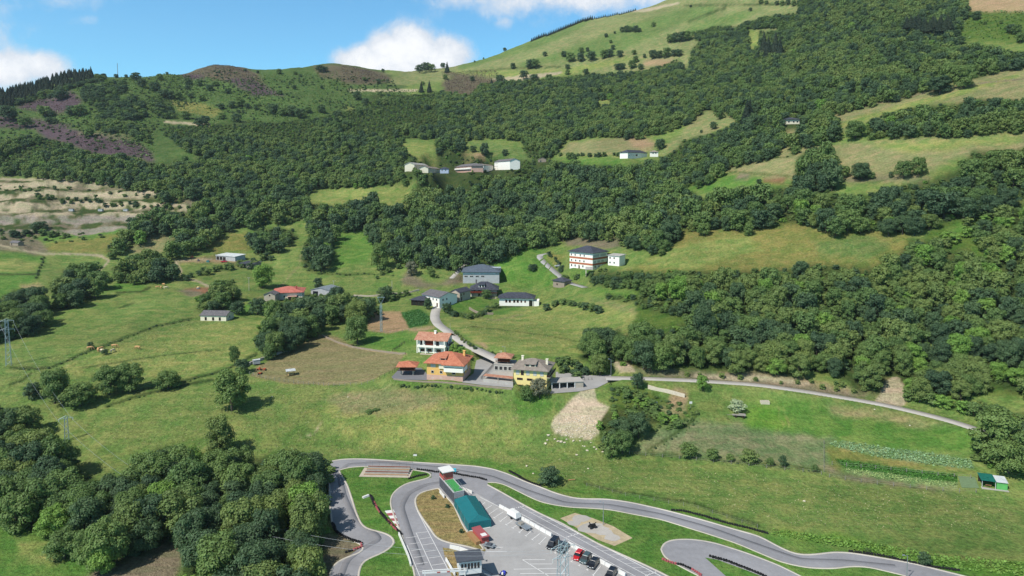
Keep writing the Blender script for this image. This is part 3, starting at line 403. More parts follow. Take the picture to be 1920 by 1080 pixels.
CLEARP = [c3(0, 0, (840, 745), (950, 770), (1060, 850), (1200, 880), (1190, 900), (1020, 925), (900, 930), (860, 860)), c3(640, 0, (350, 805), (520, 815), (540, 930), (480, 930), (350, 850)),
 [(570, 380), (590, 360), (700, 352), (760, 352), (772, 385), (742, 402), (700, 383), (640, 390)], c3(1280, 0, (370, 160), (430, 170), (440, 250), (420, 290), (375, 280)), c3(640, 0, (1430, 560), (1500, 550), (1540, 600), (1460, 620)),
 c3(1280, 360, (1400, 250), (1560, 230), (1640, 130), (1700, 160), (1640, 330), (1480, 330)), c3(1280, 360, (1600, 330), (1680, 290), (1720, 380), (1640, 400)), [(1468, 232), (1500, 228), (1503, 246), (1470, 248)], c3(1280, 360, (1700, 400), (1780, 380), (1860, 480), (1800, 520)), c3(1280, 360, (930, 880), (980, 900), (1000, 1100), (910, 1100)),
 [(1645, 700), (1662, 695), (1708, 700), (1706, 770), (1630, 765)], [(1290, 690), (1440, 700), (1520, 712), (1500, 722), (1290, 712)], [(640, 182), (700, 165), (720, 190), (660, 195)], c3(0, 0, (1200, 700), (1290, 640), (1400, 640), (1420, 700))]

pX, pY = project(GX, GYY, GZ)
# cut benches of the old earthworks on the left: real steps in the ground
qm = soft_ = inpoly([(-600, 338), (120, 338), (240, 346), (320, 362), (352, 388), (350, 400), (255, 424), (165, 438), (-600, 432)], pX, pY).astype(float)
for _ in range(14): qm[1:-1, 1:-1] = (qm[1:-1, 1:-1] * 2 + qm[:-2, 1:-1] + qm[2:, 1:-1] + qm[1:-1, :-2] + qm[1:-1, 2:]) / 6
HB = 9.0; ub = (GZ + 2.2) / HB + fbm(GX / 35, GYY / 35, 3, 61) * .9; frb = ub - np.floor(ub)
GZ = GZ + qm * (((np.floor(ub) + sstep(.42, .98, frb)) - ub) * HB * .62 + fbm(GX / 7, GYY / 7, 3, 62) * 2.6)
pX, pY = project(GX, GYY, GZ)
jx = (fbm(GX / 14, GYY / 14, 4, 21) * 9 + fbm(GX / 3, GYY / 3, 2, 41) * 3) * FPX / np.maximum(GYY, 120); jy = (fbm(GX / 14, GYY / 14, 4, 31) * 3.2 + fbm(GX / 3, GYY / 3, 2, 51) * 1.2) * FPX / np.maximum(GYY, 120)
PXn, PYn = pX + jx, pY + jy
COLR = np.zeros((nY, nA, 3)); COLR[:] = s2l(KEY['mead']); KG = 0.62
SHARP = ('plough', 'plot', 'pad', 'scree', 'sand', 'cropa', 'cropb', 'gravel')
def soften(M, k):
    for _ in range(k):
        b = M.copy(); b[1:-1, 1:-1] = (M[1:-1, 1:-1] * 2 + M[:-2, 1:-1] + M[2:, 1:-1] + M[1:-1, :-2] + M[1:-1, 2:]) / 6; M = b
    return M
for key, poly in ZONES:
    if key not in SHARP: COLR[inpoly(poly, PXn, PYn)] = s2l(KEY[key])
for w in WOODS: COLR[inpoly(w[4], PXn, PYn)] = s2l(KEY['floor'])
for p in CLEARP[:1]: COLR[inpoly(p, PXn, PYn)] = s2l(KEY['bracken'])
for p in CLEARP[1:6]: COLR[inpoly(p, PXn, PYn)] = s2l(KEY['light'])
COLR[inpoly(CLEARP[5], PXn, PYn) | inpoly(CLEARP[6], PXn, PYn) | inpoly(CLEARP[8], PXn, PYn)] = s2l(KEY['scrub'])
COLR = soften(COLR, 5)
for key, poly in ZONES:
    if key in SHARP: q_ = .2 if key not in ('sand', 'gravel') else .7; COLR[inpoly(poly, pX + jx * q_, pY + jy * q_)] = s2l(KEY[key])
face = (qm > .45) & (frb > .5) & (fbm(GX / 8, GYY / 4, 3, 63) > -.16)
COLR[face & (pY < 404)] = s2l(KEY['sand']); COLR[face & (pY >= 404)] = s2l(KEY['gravel'])
flat_ = (qm > .45) & ~face; COLR[flat_ & (fbm(GX / 7, GYY / 7, 3, 64) > -.05)] = s2l(KEY['dark']); COLR[flat_ & (fbm(GX / 7, GYY / 7, 3, 64) <= -.05)] = s2l(KEY['brown'])
def near_line(pts, X, Y, hw):
    m = np.zeros(X.shape, bool)
    for (x0, y0), (x1, y1) in zip(pts[:-1], pts[1:]):
        b = (X > min(x0, x1) - 5) & (X < max(x0, x1) + 5) & (Y > min(y0, y1) - 5) & (Y < max(y0, y1) + 5)
        if not b.any(): continue
        x = X[b]; y = Y[b]; L2 = (x1 - x0) ** 2 + (y1 - y0) ** 2
        t = np.clip(((x - x0) * (x1 - x0) + (y - y0) * (y1 - y0)) / L2, 0, 1)
        m[b] |= np.hypot(x - x0 - t * (x1 - x0), y - y0 - t * (y1 - y0)) < hw
    return m
for key, hw, pts in LINES: COLR[near_line(pts, pX + jx * .25, pY + jy * .3, hw)] = s2l(KEY[key])
COLR = soften(COLR, 1) * KG

def mesh_np(name, v, f, mats, cols=None, smooth=False, mi=None):
    me = bpy.data.meshes.new(name); v = np.asarray(v, np.float32); f = np.asarray(f, np.int32); k = f.shape[1]
    me.vertices.add(len(v)); me.vertices.foreach_set('co', v.ravel())
    me.loops.add(f.size); me.loops.foreach_set('vertex_index', f.ravel())
    me.polygons.add(len(f)); me.polygons.foreach_set('loop_start', np.arange(0, f.size, k, dtype=np.int32))
    me.polygons.foreach_set('loop_total', np.full(len(f), k, np.int32))
    if mi is not None: me.polygons.foreach_set('material_index', np.asarray(mi, np.int32))
    if smooth: me.polygons.foreach_set('use_smooth', np.ones(len(f), bool))
    for m in mats: me.materials.append(m)
    if cols is not None:
        at = me.color_attributes.new('col', 'FLOAT_COLOR', 'POINT')
        at.data.foreach_set('color', np.hstack([cols, np.ones((len(cols), 1))]).astype(np.float32).ravel())
    me.update(calc_edges=True); me.validate(); return me
def grass_nodes(nt, b, colsock, kamp=1.0):
    geo = nd(nt, 'ShaderNodeNewGeometry'); P = geo.outputs['Position']
    n1 = noise(nt, P, .022, 5, .6); n2 = noise(nt, P, .16, 5, .62, .4); n3 = noise(nt, P, .9, 4, .65); n4 = noise(nt, P, 3.2, 3, .6)
    mp = nd(nt, 'ShaderNodeMapping'); mp.inputs['Scale'].default_value = (.05, .33, .2); mp.inputs['Rotation'].default_value = (0, 0, .25); nt.links.new(P, mp.inputs[0]); n5 = noise(nt, mp.outputs[0], 1.0, 5, .6, .5)
    yel = mixc(nt, 1.0, colsock, (1.24, 1.09, 1.06), 'MULTIPLY'); grn = mixc(nt, 1.0, colsock, (.76, .92, .74), 'MULTIPLY')
    sp_ = nd(nt, 'ShaderNodeSeparateColor'); nt.links.new(colsock, sp_.inputs[0]); gm = ramp(nt, mth(nt, 'SUBTRACT', sp_.outputs[1], sp_.outputs[0]), -.03, .015)
    c = mixc(nt, gm, colsock, mixc(nt, ramp(nt, n2, .38, .62), grn, yel))
    c = mixc(nt, ramp(nt, n5, .35, .66), mixc(nt, 1.0, c, (.86, .95, .84), 'MULTIPLY'), mixc(nt, 1.0, c, (1.16, 1.08, 1.12), 'MULTIPLY'))
    v = mth(nt, 'ADD', mth(nt, 'ADD', mth(nt, 'MULTIPLY', n1, .9), mth(nt, 'MULTIPLY', n3, 1.7 * kamp)), mth(nt, 'MULTIPLY', n4, 1.1 * kamp))
    f = mth(nt, 'ADD', mth(nt, 'MULTIPLY', mth(nt, 'SUBTRACT', v, .45 + 1.4 * kamp), .95), 1.0, clamp=False)
    f = mth(nt, 'MAXIMUM', f, .45)
    comb = nd(nt, 'ShaderNodeCombineColor'); [nt.links.new(f, comb.inputs[i]) for i in range(3)]
    c = mixc(nt, 1.0, c, comb.outputs[0], 'MULTIPLY')
    nt.links.new(c, b.inputs['Base Color']); b.inputs['Roughness'].default_value = .9; b.inputs['Specular IOR Level'].default_value = .1
    bp = nd(nt, 'ShaderNodeBump'); bp.inputs['Strength'].default_value = .9; bp.inputs['Distance'].default_value = .7
    nt.links.new(mth(nt, 'ADD', mth(nt, 'MULTIPLY', n3, .9), mth(nt, 'ADD', mth(nt, 'MULTIPLY', n4, .35), mth(nt, 'MULTIPLY', n2, 1.6))), bp.inputs['Height']); nt.links.new(bp.outputs[0], b.inputs['Normal'])
mg, nt, b = newmat('ground_cover'); at = nd(nt, 'ShaderNodeAttribute'); at.attribute_name = 'col'
grass_nodes(nt, b, at.outputs['Color'])
def build_terrain():
    v = np.stack([GX, GYY, GZ], 2).reshape(-1, 3); idx = np.arange(nA * nY).reshape(nY, nA)
    f = np.stack([idx[:-1, :-1], idx[:-1, 1:], idx[1:, 1:], idx[1:, :-1]], 2).reshape(-1, 4)
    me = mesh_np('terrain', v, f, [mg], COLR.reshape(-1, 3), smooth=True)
    o = bpy.data.objects.new('terrain', me); COL.objects.link(o); o['kind'] = 'structure'
    o['label'] = 'green valley floor rising to steep wooded and heather covered hillsides'
build_terrain()
# ------------------------------------------------------------------ vegetation
def leafmat(name, c1, c2, attr=False):
    m, nt, b = newmat(name); geo = nd(nt, 'ShaderNodeNewGeometry'); P = geo.outputs['Position']
    if attr:
        a = nd(nt, 'ShaderNodeAttribute'); a.attribute_name = 'col'; col = a.outputs['Color']
    else:
        oi = nd(nt, 'ShaderNodeObjectInfo'); col = mixc(nt, oi.outputs['Random'], c1, c2)
    n1 = noise(nt, P, .55, 3, .6); n2 = noise(nt, P, 2.6, 2, .6)
    f = mth(nt, 'ADD', mth(nt, 'MULTIPLY', n1, 1.0), mth(nt, 'MULTIPLY', n2, .9)); f = mth(nt, 'ADD', mth(nt, 'MULTIPLY', f, 1.08), .16)
    comb = nd(nt, 'ShaderNodeCombineColor'); [nt.links.new(f, comb.inputs[i]) for i in range(3)]
    col = mixc(nt, 1.0, col, comb.outputs[0], 'MULTIPLY')
    nt.links.new(col, b.inputs['Base Color']); b.inputs['Roughness'].default_value = .62; b.inputs['Specular IOR Level'].default_value = .25
    tr = nd(nt, 'ShaderNodeBsdfTranslucent'); nt.links.new(mixc(nt, 1.0, col, (1.1, 1.25, .5), 'MULTIPLY'), tr.inputs[0])
    mx = nd(nt, 'ShaderNodeMixShader'); mx.inputs[0].default_value = .22; out = nt.nodes['Material Output']
    nt.links.new(b.outputs[0], mx.inputs[1]); nt.links.new(tr.outputs[0], mx.inputs[2]); nt.links.new(mx.outputs[0], out.inputs[0]); return m
TONES = {'dark': ((.046, .086, .044), (.070, .118, .050)), 'mid': ((.082, .140, .044), (.118, .180, .052)), 'olive': ((.112, .165, .050), (.150, .200, .058)), 'bright': ((.120, .225, .044), (.155, .255, .052))}
TN = ['dark', 'mid', 'olive', 'bright']
LM = {k: leafmat('foliage_' + k, *v) for k, v in TONES.items()}
LM_attr = leafmat('foliage_wood', None, None, True); LM_con = leafmat('foliage_conifer', (.016, .032, .020), (.026, .044, .024))
LM_flower = leafmat('foliage_blossom', (.30, .36, .22), (.42, .46, .30)); LM_grey = leafmat('foliage_grey', (.12, .13, .09), (.17, .17, .11))
def simple(name, col, rough=.7, spec=.3, metal=0.0, nsc=None, namp=.25, nsc2=None):
    m, nt, b = newmat(name); c = s2l(col) if max(col) > 1.01 else col
    if nsc:
        geo = nd(nt, 'ShaderNodeTexCoord'); n = noise(nt, geo.outputs['Object'], nsc, 5, .65); n2 = noise(nt, geo.outputs['Object'], nsc * 7, 3, .6)
        f = mth(nt, 'ADD', mth(nt, 'MULTIPLY', mth(nt, 'ADD', mth(nt, 'MULTIPLY', n, .7), mth(nt, 'MULTIPLY', n2, .3)), namp * 4), 1 - namp * 2)
        comb = nd(nt, 'ShaderNodeCombineColor'); [nt.links.new(f, comb.inputs[i]) for i in range(3)]
        nt.links.new(mixc(nt, 1.0, c, comb.outputs[0], 'MULTIPLY'), b.inputs['Base Color'])
    else: b.inputs['Base Color'].default_value = (*c, 1)
    b.inputs['Roughness'].default_value = rough; b.inputs['Specular IOR Level'].default_value = spec; b.inputs['Metallic'].default_value = metal
    return m
M_bark = simple('bark', (.09, .075, .06), .9, .1, nsc=2.0); M_greybark = simple('grey_bark', (.26, .24, .21), .9, .1, nsc=2.0)

def cards(cen, nor, size, r):
    """irregular leaf-clump quads"""
    n = len(cen); t = r.normal(size=(n, 3)); t -= (t * nor).sum(1)[:, None] * nor; t /= np.linalg.norm(t, axis=1)[:, None] + 1e-9
    bt = np.cross(nor, t); s = size[:, None] * .5
    ang = np.array([0, .5, 1, 1.5]) * math.pi + r.uniform(-.35, .35, (n, 4)); rad = r.uniform(.6, 1.25, (n, 4))
    v = cen[:, None] + (t[:, None] * (np.cos(ang) * rad)[..., None] + bt[:, None] * (np.sin(ang) * rad)[..., None]) * s[:, None] + nor[:, None] * (r.uniform(-.25, .25, (n, 4)))[..., None] * s[:, None]
    return v.reshape(-1, 3)
def sph(n, r):
    v = r.normal(size=(n, 3)); return v / np.linalg.norm(v, axis=1)[:, None]
def crown_cloud(kind, ncard, csize, r):
    """points and normals for a crown of unit height 1 (z 0..1) and unit diameter 1"""
    cen, nor, siz = [], [], []
    if kind == 'cone':
        k = ncard; z = 1 - np.sqrt(r.uniform(0.0, 1, k)); ph = r.uniform(0, 2 * math.pi, k)
        tier = .75 + .25 * np.abs(((z * 7 + ph * .3) % 1) * 2 - 1); rad = (1 - z) * .5 * tier * r.uniform(.55, 1.08, k) + .015
        c = np.stack([rad * np.cos(ph), rad * np.sin(ph), z * .95 + .03], 1); nn = np.stack([np.cos(ph), np.sin(ph), np.full(k, .5)], 1) + r.normal(0, .45, (k, 3))
        return c, nn / np.linalg.norm(nn, axis=1)[:, None], csize * r.uniform(.6, 1.2, k) * (.6 + .6 * (1 - z))
    if kind == 'round': nl, sx, lowz = 15, .30, .16
    elif kind == 'tall': nl, sx, lowz = 14, .24, .10
    elif kind == 'wide': nl, sx, lowz = 17, .33, .20
    else: nl, sx, lowz = 9, .26, .05                      # shrub
    L = []
    for i in range(nl):
        z = lowz + (i + .5) / nl * (.90 - lowz); w = math.sin(math.pi * min(1, max(0, (z - lowz * .3) / (1.05 - lowz * .3))) ** .8) ** .6
        ph = i * 2.4 + r.uniform(-.5, .5); rr = sx * w * r.uniform(.65, 1.15)
        rad = r.uniform(.15, .235) * (1.0 if z < .8 else .85); L.append((rr * math.cos(ph), rr * math.sin(ph), min(z, .97 - rad), rad))
    L.append((0, 0, .62, .25)); L = np.array(L)
    wts = L[:, 3] ** 2; cnt = (ncard * wts / wts.sum()).astype(int) + 1
    for (x, y, z, rad), k in zip(L, cnt):
        d = sph(k, r); d[:, 2] = np.where(d[:, 2] < -.35, -d[:, 2] * .6, d[:, 2]); d /= np.linalg.norm(d, axis=1)[:, None]
        rr = rad * (1 - r.uniform(0, 1, k) ** 2.2 * .45) * (1 + .16 * np.sin(d[:, 0] * 9 + i) * np.cos(d[:, 1] * 8))
        c = np.array([x, y, z]) + d * rr[:, None] * np.array([1, 1, .82]); nn = d + r.normal(0, .42, (k, 3)); nn[:, 2] += .25
        cen.append(c); nor.append(nn / np.linalg.norm(nn, axis=1)[:, None]); siz.append(csize * r.uniform(.55, 1.3, k))
    return np.concatenate(cen), np.concatenate(nor), np.concatenate(siz)
def tube_np(p0, p1, r0, r1, n=7):
    p0 = np.array(p0, float); p1 = np.array(p1, float); d = p1 - p0; d /= np.linalg.norm(d)
    a = np.cross(d, [0, 0, 1.] if abs(d[2]) < .9 else [1., 0, 0]); a /= np.linalg.norm(a); b_ = np.cross(d, a)
    ph = np.arange(n) / n * 2 * math.pi; ring = np.cos(ph)[:, None] * a + np.sin(ph)[:, None] * b_
    v = np.vstack([p0 + ring * r0, p1 + ring * r1]); f = [[i, (i + 1) % n, n + (i + 1) % n, n + i] for i in range(n)]; return v, f
def trunk_mesh(name, mat, r, top=.55, kind='round'):
    V, F = [], []; o = 0
    def add(p0, p1, r0, r1):
        nonlocal o
        v, f = tube_np(p0, p1, r0, r1); V.append(v); F.extend([[i + o for i in q] for q in f]); o += len(v)
    mid = (r.uniform(-.02, .02), r.uniform(-.02, .02), .22)
    add((0, 0, -.06), mid, .034, .026); add(mid, (mid[0] * 1.5, mid[1], top), .026, .010)
    if kind == 'cone': add((mid[0], mid[1], top), (0, 0, .95), .010, .002)
    else:
        for k in range(5):
            ph = k * 1.26 + r.uniform(-.3, .3); z = r.uniform(.16, .34)
            add((mid[0], mid[1], z), (.24 * math.cos(ph), .24 * math.sin(ph), z + r.uniform(.16, .32)), .014, .005)
    return mesh_np(name, np.vstack(V), F, [mat])
VAR = {}
def variants(key, kind, n, ncard, csize, tones, solid=.0):
    for tone in tones:
        for k in range(n):
            r = np.random.default_rng(abs(hash((kind, k, 5))) % 1000 if False else (len(kind) * 131 + k * 17 + ncard) % 9973)
            c, nn, s = crown_cloud(kind, ncard, csize, r); v = cards(c, nn, s, r)
            me = mesh_np(key + '_crown', v, np.arange(len(v)).reshape(-1, 4), [LM[tone] if tone in LM else {'con': LM_con, 'flower': LM_flower, 'grey': LM_grey}[tone]])
            tm = trunk_mesh(key + '_trunk', M_bark, r, .9 if kind == 'cone' else .55, kind)
            VAR.setdefault((key, tone), []).append((me, tm))
variants('big', 'round', 3, 8500, .042, TN); variants('big', 'wide', 2, 8500, .042, TN); variants('big', 'tall', 3, 7500, .042, TN)
variants('small', 'round', 2, 2400, .066, TN + ['flower', 'grey']); variants('small', 'wide', 1, 2400, .066, TN + ['flower', 'grey'])
variants('shrub', 'shrub', 3, 1300, .095, TN + ['flower', 'grey']); variants('conifer', 'cone', 3, 2200, .07, ['con']); variants('poplar', 'tall', 2, 1500, .075, ['grey', 'mid'])
def setp(o, label=None, cat=None, group=None, kind=None):
    if label: o['label'] = label
    if cat: o['category'] = cat
    if group: o['group'] = group
    if kind: o['kind'] = kind
    return o
def empty(name, loc, rz=0.0, label=None, cat=None, group=None):
    o = bpy.data.objects.new(name, None); COL.objects.link(o); o.location = loc; o.rotation_euler = (0, 0, rz); o.empty_display_size = .5
    return setp(o, label, cat, group)
def child(name, me, parent, label=None):
    o = bpy.data.objects.new(name, me); COL.objects.link(o); o.parent = parent
    if label: o['label'] = label
    return o
NT = [0]
def tree(name, p, dia, hgt, key, tone, label, cat, group=None, sink=.25):
    r = random.Random(NT[0] * 7 + 3); NT[0] += 1
    vs = VAR[(key, tone)]; me, tm = vs[r.randrange(len(vs))]
    e = empty(name, (p[0], p[1], p[2] - sink), r.uniform(0, 6.28), label, cat, group); e.scale = (dia, dia, hgt)
    child('crown', me, e); child('stem' if key == 'shrub' else 'trunk', tm, e); return e

# --- woods: sample stems on the ground, keep those whose crown centre falls inside a traced outline
allT = []
S = 1.0
gx, gy = np.meshgrid(np.arange(-1100, 1200, 5.0), np.arange(118, 1500, 5.0))
gx = gx + rng.uniform(-2.4, 2.4, gx.shape); gy = gy + rng.uniform(-2.4, 2.4, gy.shape); gx = gx.ravel(); gy = gy.ravel()
m = np.abs(gx / gy) < .86; gx = gx[m]; gy = gy[m]; gz = tz(gx, gy)
used = np.zeros(len(gx), bool)
clr = np.zeros(len(gx), bool)
bx, by = project(gx, gy, gz + 3)
for p in CLEARP: clr |= inpoly(p, bx, by)
for k, s in SITE.items():
    lx = (gx - s['o'][0]) * s['u'][0] + (gy - s['o'][1]) * s['u'][1]; ly = (gx - s['o'][0]) * s['v'][0] + (gy - s['o'][1]) * s['v'][1]
    if s['o'][1] > 600: clr |= (lx > -14) & (lx < s['W'] + 14) & (ly > -45) & (ly < -2)
    clr |= (lx > -4) & (lx < s['W'] + 4) & (ly > -(48 if s['o'][1] > 600 else 14)) & (ly < s['D'] + 4)
Pm_ = []
for wi, (zone, dia, hgt, tw, poly) in enumerate(WOODS):
    xx, yy = project(gx, gy, gz + hgt * .55)
    dpx = dia * .20 * FPX / gy; x2, y2 = project(gx, gy, gz + hgt * .25); x3, y3 = project(gx, gy, gz + hgt * .80)
    ins = inpoly(poly, xx - dpx, yy) & inpoly(poly, xx + dpx, yy) & inpoly(poly, x2, y2) & inpoly(poly, x3, y3)
    if ins.sum() < 3: ins = inpoly(poly, xx, yy)
    if zone.startswith('hillside'): ins &= ~((xx < 820) & (fbm(gx / 45, gy / 45, 3, 71) > -.09 + np.clip((yy - 235) / 240, -.1, .5)))
    ins = ins & ~used & ~clr
    sp = dia * .60; keep_p = min(1.0, 25.0 / (sp * sp)); ins &= rng.random(len(gx)) < keep_p * 1.08
    used |= ins
    for i in np.nonzero(ins)[0]: Pm_.append((wi, gx[i], gy[i], gz[i]))
Pm_ = np.array(Pm_)
# remove stems that crowd each other
ordr = rng.permutation(len(Pm_)); cell = {}; keep = []
for i in ordr:
    wi, x, y, z = Pm_[i]; dmin = WOODS[int(wi)][1] * .46; ci, cj = int(x // 8), int(y // 8); ok = True
    for a in (-1, 0, 1):
        for b_ in (-1, 0, 1):
            for (xx, yy) in cell.get((ci + a, cj + b_), ()):
                if (xx - x) ** 2 + (yy - y) ** 2 < dmin * dmin: ok = False
    if ok: cell.setdefault((ci, cj), []).append((x, y)); keep.append(i)
Pm_ = Pm_[keep]
print('wood stems', len(Pm_))
# the 300 that show largest stand as trees of their own, the rest is the wood as one mass
onscr = np.array([project(p[1], p[2], p[3] + 6) for p in Pm_]); hs = np.array([WOODS[int(w)][2] for w in Pm_[:, 0]])
app = hs / Pm_[:, 2]; vis = (onscr[:, 0] > -5) & (onscr[:, 0] < 1925) & (onscr[:, 1] < 1095)
N_IND = 236
order = np.argsort(-(app * vis)); ind = set(order[:N_IND].tolist())
tone_txt = {'dark': 'dark green', 'mid': 'mid green', 'olive': 'yellowish green', 'bright': 'bright green'}
nA_ = fbm(Pm_[:, 1] / 38, Pm_[:, 2] / 38, 3, 91); nB_ = fbm(Pm_[:, 1] / 24, Pm_[:, 2] / 24, 3, 92)
def wts_(i):
    d, m_, o_, b_ = WOODS[int(Pm_[i, 0])][3]; k = math.exp(5 * nA_[i]); q = math.exp(5 * nB_[i]); return (d * k + .2, m_ + .5, o_ * q / k + .15, b_ / k * q + .05)
tsel = {i: random.Random(i * 13 + 5).choices(TN, weights=wts_(i))[0] for i in range(len(Pm_))}
for i in sorted(ind):
    wi, x, y, z = Pm_[i]; zone, dia, hgt, tw, poly = WOODS[int(wi)]; r = random.Random(i); k = r.uniform(.78, 1.25)
    tone = tsel[i]
    tree('broadleaf_tree', (x, y, z), dia * k * r.uniform(1.0, 1.25), hgt * k * r.uniform(.9, 1.1), 'big', tone,
         '%s broadleaf tree in the %s' % (tone_txt[tone], zone),
         'tree', '%s trees in the %s' % (tone_txt[tone], zone))
def lod(key, kinds, ncard, csize):
    out = []
    for tone in TN:
        for j, kd in enumerate(kinds):
            r = np.random.default_rng(77 + j * 5 + ncard); c, nn, s = crown_cloud(kd, ncard, csize, r); v = cards(c, nn, s, r)
            nf = len(v) // 4; f = np.arange(nf * 4).reshape(-1, 4)
            tv, tf = tube_np((0, 0, -.05), (0, 0, .5), .03, .012, 6); tf = np.array(tf) + len(v)
            me = mesh_np('wood_tree', np.vstack([v, tv]), np.vstack([f, tf]), [LM[tone], M_bark], mi=[0] * nf + [1] * len(tf))
            out.append(me)
    return out
def wood_stuff(name, label, idx, meshes, nk):
    n = len(idx); P = Pm_[idx]; r = np.random.default_rng(5); kk = r.uniform(.62, 1.35, n)
    dia = np.array([WOODS[int(w)][1] for w in P[:, 0]]) * kk * r.uniform(.85, 1.2, n); hg = hs[idx] * kk * r.uniform(.85, 1.15, n)
    scatter(name, label, 'woodland', P[:, 1:4], dia, hg, np.array([TN.index(tsel[i]) * nk + (i % nk) for i in idx], np.int32), meshes)
def scatter(name, label, cat, XYZ, dia, hg, pick, meshes):
    r = np.random.default_rng(5); n = len(XYZ)
    coll = bpy.data.collections.new(name + '_kinds')
    for k, me in enumerate(meshes):
        o = bpy.data.objects.new('wood_kind_%s_%02d' % (name, k), me); coll.objects.link(o)
    me = bpy.data.meshes.new(name); me.from_pydata([(p[0], p[1], p[2] - .3) for p in XYZ], [], [])
    a = me.attributes.new('pick', 'INT', 'POINT'); a.data.foreach_set('value', np.asarray(pick, np.int32))
    a = me.attributes.new('scl', 'FLOAT_VECTOR', 'POINT'); a.data.foreach_set('vector', np.stack([dia, dia, hg], 1).astype(np.float32).ravel())
    a = me.attributes.new('rot', 'FLOAT_VECTOR', 'POINT'); a.data.foreach_set('vector', np.stack([r.uniform(-.06, .06, n), r.uniform(-.06, .06, n), r.uniform(0, 6.28, n)], 1).astype(np.float32).ravel())
    o = bpy.data.objects.new(name, me); COL.objects.link(o); setp(o, label, cat, None, 'stuff')
    ng = bpy.data.node_groups.new(name, 'GeometryNodeTree')
    ng.interface.new_socket('Geometry', in_out='INPUT', socket_type='NodeSocketGeometry'); ng.interface.new_socket('Geometry', in_out='OUTPUT', socket_type='NodeSocketGeometry')
    N = ng.nodes; Lk = ng.links; gi = N.new('NodeGroupInput'); go = N.new('NodeGroupOutput')
    ci = N.new('GeometryNodeCollectionInfo'); ci.inputs[0].default_value = coll; ci.inputs['Separate Children'].default_value = True; ci.inputs['Reset Children'].default_value = True
    ip = N.new('GeometryNodeInstanceOnPoints'); ip.inputs['Pick Instance'].default_value = True
    def na(nm, t):
        q = N.new('GeometryNodeInputNamedAttribute'); q.data_type = t; q.inputs[0].default_value = nm
        return q.outputs[0]
    e2r = N.new('FunctionNodeEulerToRotation'); Lk.new(na('rot', 'FLOAT_VECTOR'), e2r.inputs[0])
    Lk.new(gi.outputs[0], ip.inputs['Points']); Lk.new(ci.outputs[0], ip.inputs['Instance']); Lk.new(na('pick', 'INT'), ip.inputs['Instance Index'])
    Lk.new(e2r.outputs[0], ip.inputs['Rotation']); Lk.new(na('scl', 'FLOAT_VECTOR'), ip.inputs['Scale']); Lk.new(ip.outputs[0], go.inputs[0])
    md = o.modifiers.new('wood', 'NODES'); md.node_group = ng
rest = np.array([i for i in range(len(Pm_)) if i not in ind])
nearR = rest[Pm_[rest, 2] < 420]; farR = rest[Pm_[rest, 2] >= 420]
wood_stuff('woodland', 'dense mass of mixed green broadleaf trees on the nearer slopes', nearR, lod('n', ['round', 'wide', 'tall'], 3000, .065), 3)
wood_stuff('forest', 'far broadleaf forest covering the upper hillsides in one mass', farR, lod('f', ['round', 'wide', 'tall'], 1100, .095), 3)

# --- undergrowth below and along the edges of the woods, scrub on the open hillsides
shm = []
for tone in TN:
    for j in range(2):
        r = np.random.default_rng(31 + j); c, nn, sz = crown_cloud('shrub', 420, .16, r); v = cards(c, nn, sz, r); shm.append(mesh_np('scrub_kind', v, np.arange(len(v)).reshape(-1, 4), [LM[tone]]))
def ground_points(polys, step, y1=1400):
    x, y = np.meshgrid(np.arange(-1000, 1100, step), np.arange(118, y1, step)); r = np.random.default_rng(8); x = (x + r.uniform(-step / 2, step / 2, x.shape)).ravel(); y = (y + r.uniform(-step / 2, step / 2, y.shape)).ravel()
    m = np.abs(x / y) < .84; x = x[m]; y = y[m]; z = tz(x, y); px, py = project(x, y, z + .6); ok = np.zeros(len(x), bool)
    for p in polys: ok |= inpoly(p, px, py)
    bad = np.zeros(len(x), bool)
    for p in CLEARP: bad |= inpoly(p, px, py)
    for k, s in SITE.items():
        lx = (x - s['o'][0]) * s['u'][0] + (y - s['o'][1]) * s['u'][1]; ly = (x - s['o'][0]) * s['v'][0] + (y - s['o'][1]) * s['v'][1]
        bad |= (lx > -3) & (lx < s['W'] + 3) & (ly > -(20 if s['o'][1] > 600 else 6)) & (ly < s['D'] + 2)
    for k, (P, w) in RD.items():
        for p in P[::2]: bad |= (x - p[0]) ** 2 + (y - p[1]) ** 2 < (w / 2 + 2.2) ** 2
    ok &= ~bad; return np.stack([x[ok], y[ok], z[ok]], 1)
U = ground_points([w[4] for w in WOODS], 4.2); r = np.random.default_rng(2); n = len(U); print('undergrowth', n)
scatter('undergrowth', 'low leafy undergrowth filling the floor and edges of the woods', 'undergrowth', U, r.uniform(2.4, 5.5, n), r.uniform(1.2, 3.6, n), r.choice(8, n, p=[.12, .12, .26, .26, .08, .08, .04, .04]), shm)
HP = [[(-60, 190), (90, 150), (190, 150), (330, 142), (420, 130), (520, 150), (620, 140), (740, 150), (760, 180), (700, 215), (620, 225), (480, 230), (400, 240), (330, 300), (240, 292), (120, 270), (-60, 262)], [(-60, 343), (240, 347), (320, 366), (300, 374), (60, 362), (-60, 358)], [(-60, 428), (120, 434), (240, 424), (260, 440), (90, 456), (-60, 448)], [(300, 366), (400, 352), (400, 392), (350, 396)]]
U = ground_points(HP, 6.6); r = np.random.default_rng(3); nz = fbm(U[:, 0] / 45, U[:, 1] / 45, 3, 5); U = U[nz > r.uniform(-.22, .20, len(U))]; n = len(U)
scatter('hillside_scrub', 'scattered low gorse and scrub on the bracken hillside', 'scrub', U, r.uniform(2.0, 6.0, n), r.uniform(1.0, 3.2, n), r.choice(8, n, p=[.25, .25, .2, .2, .04, .04, .01, .01]), shm)
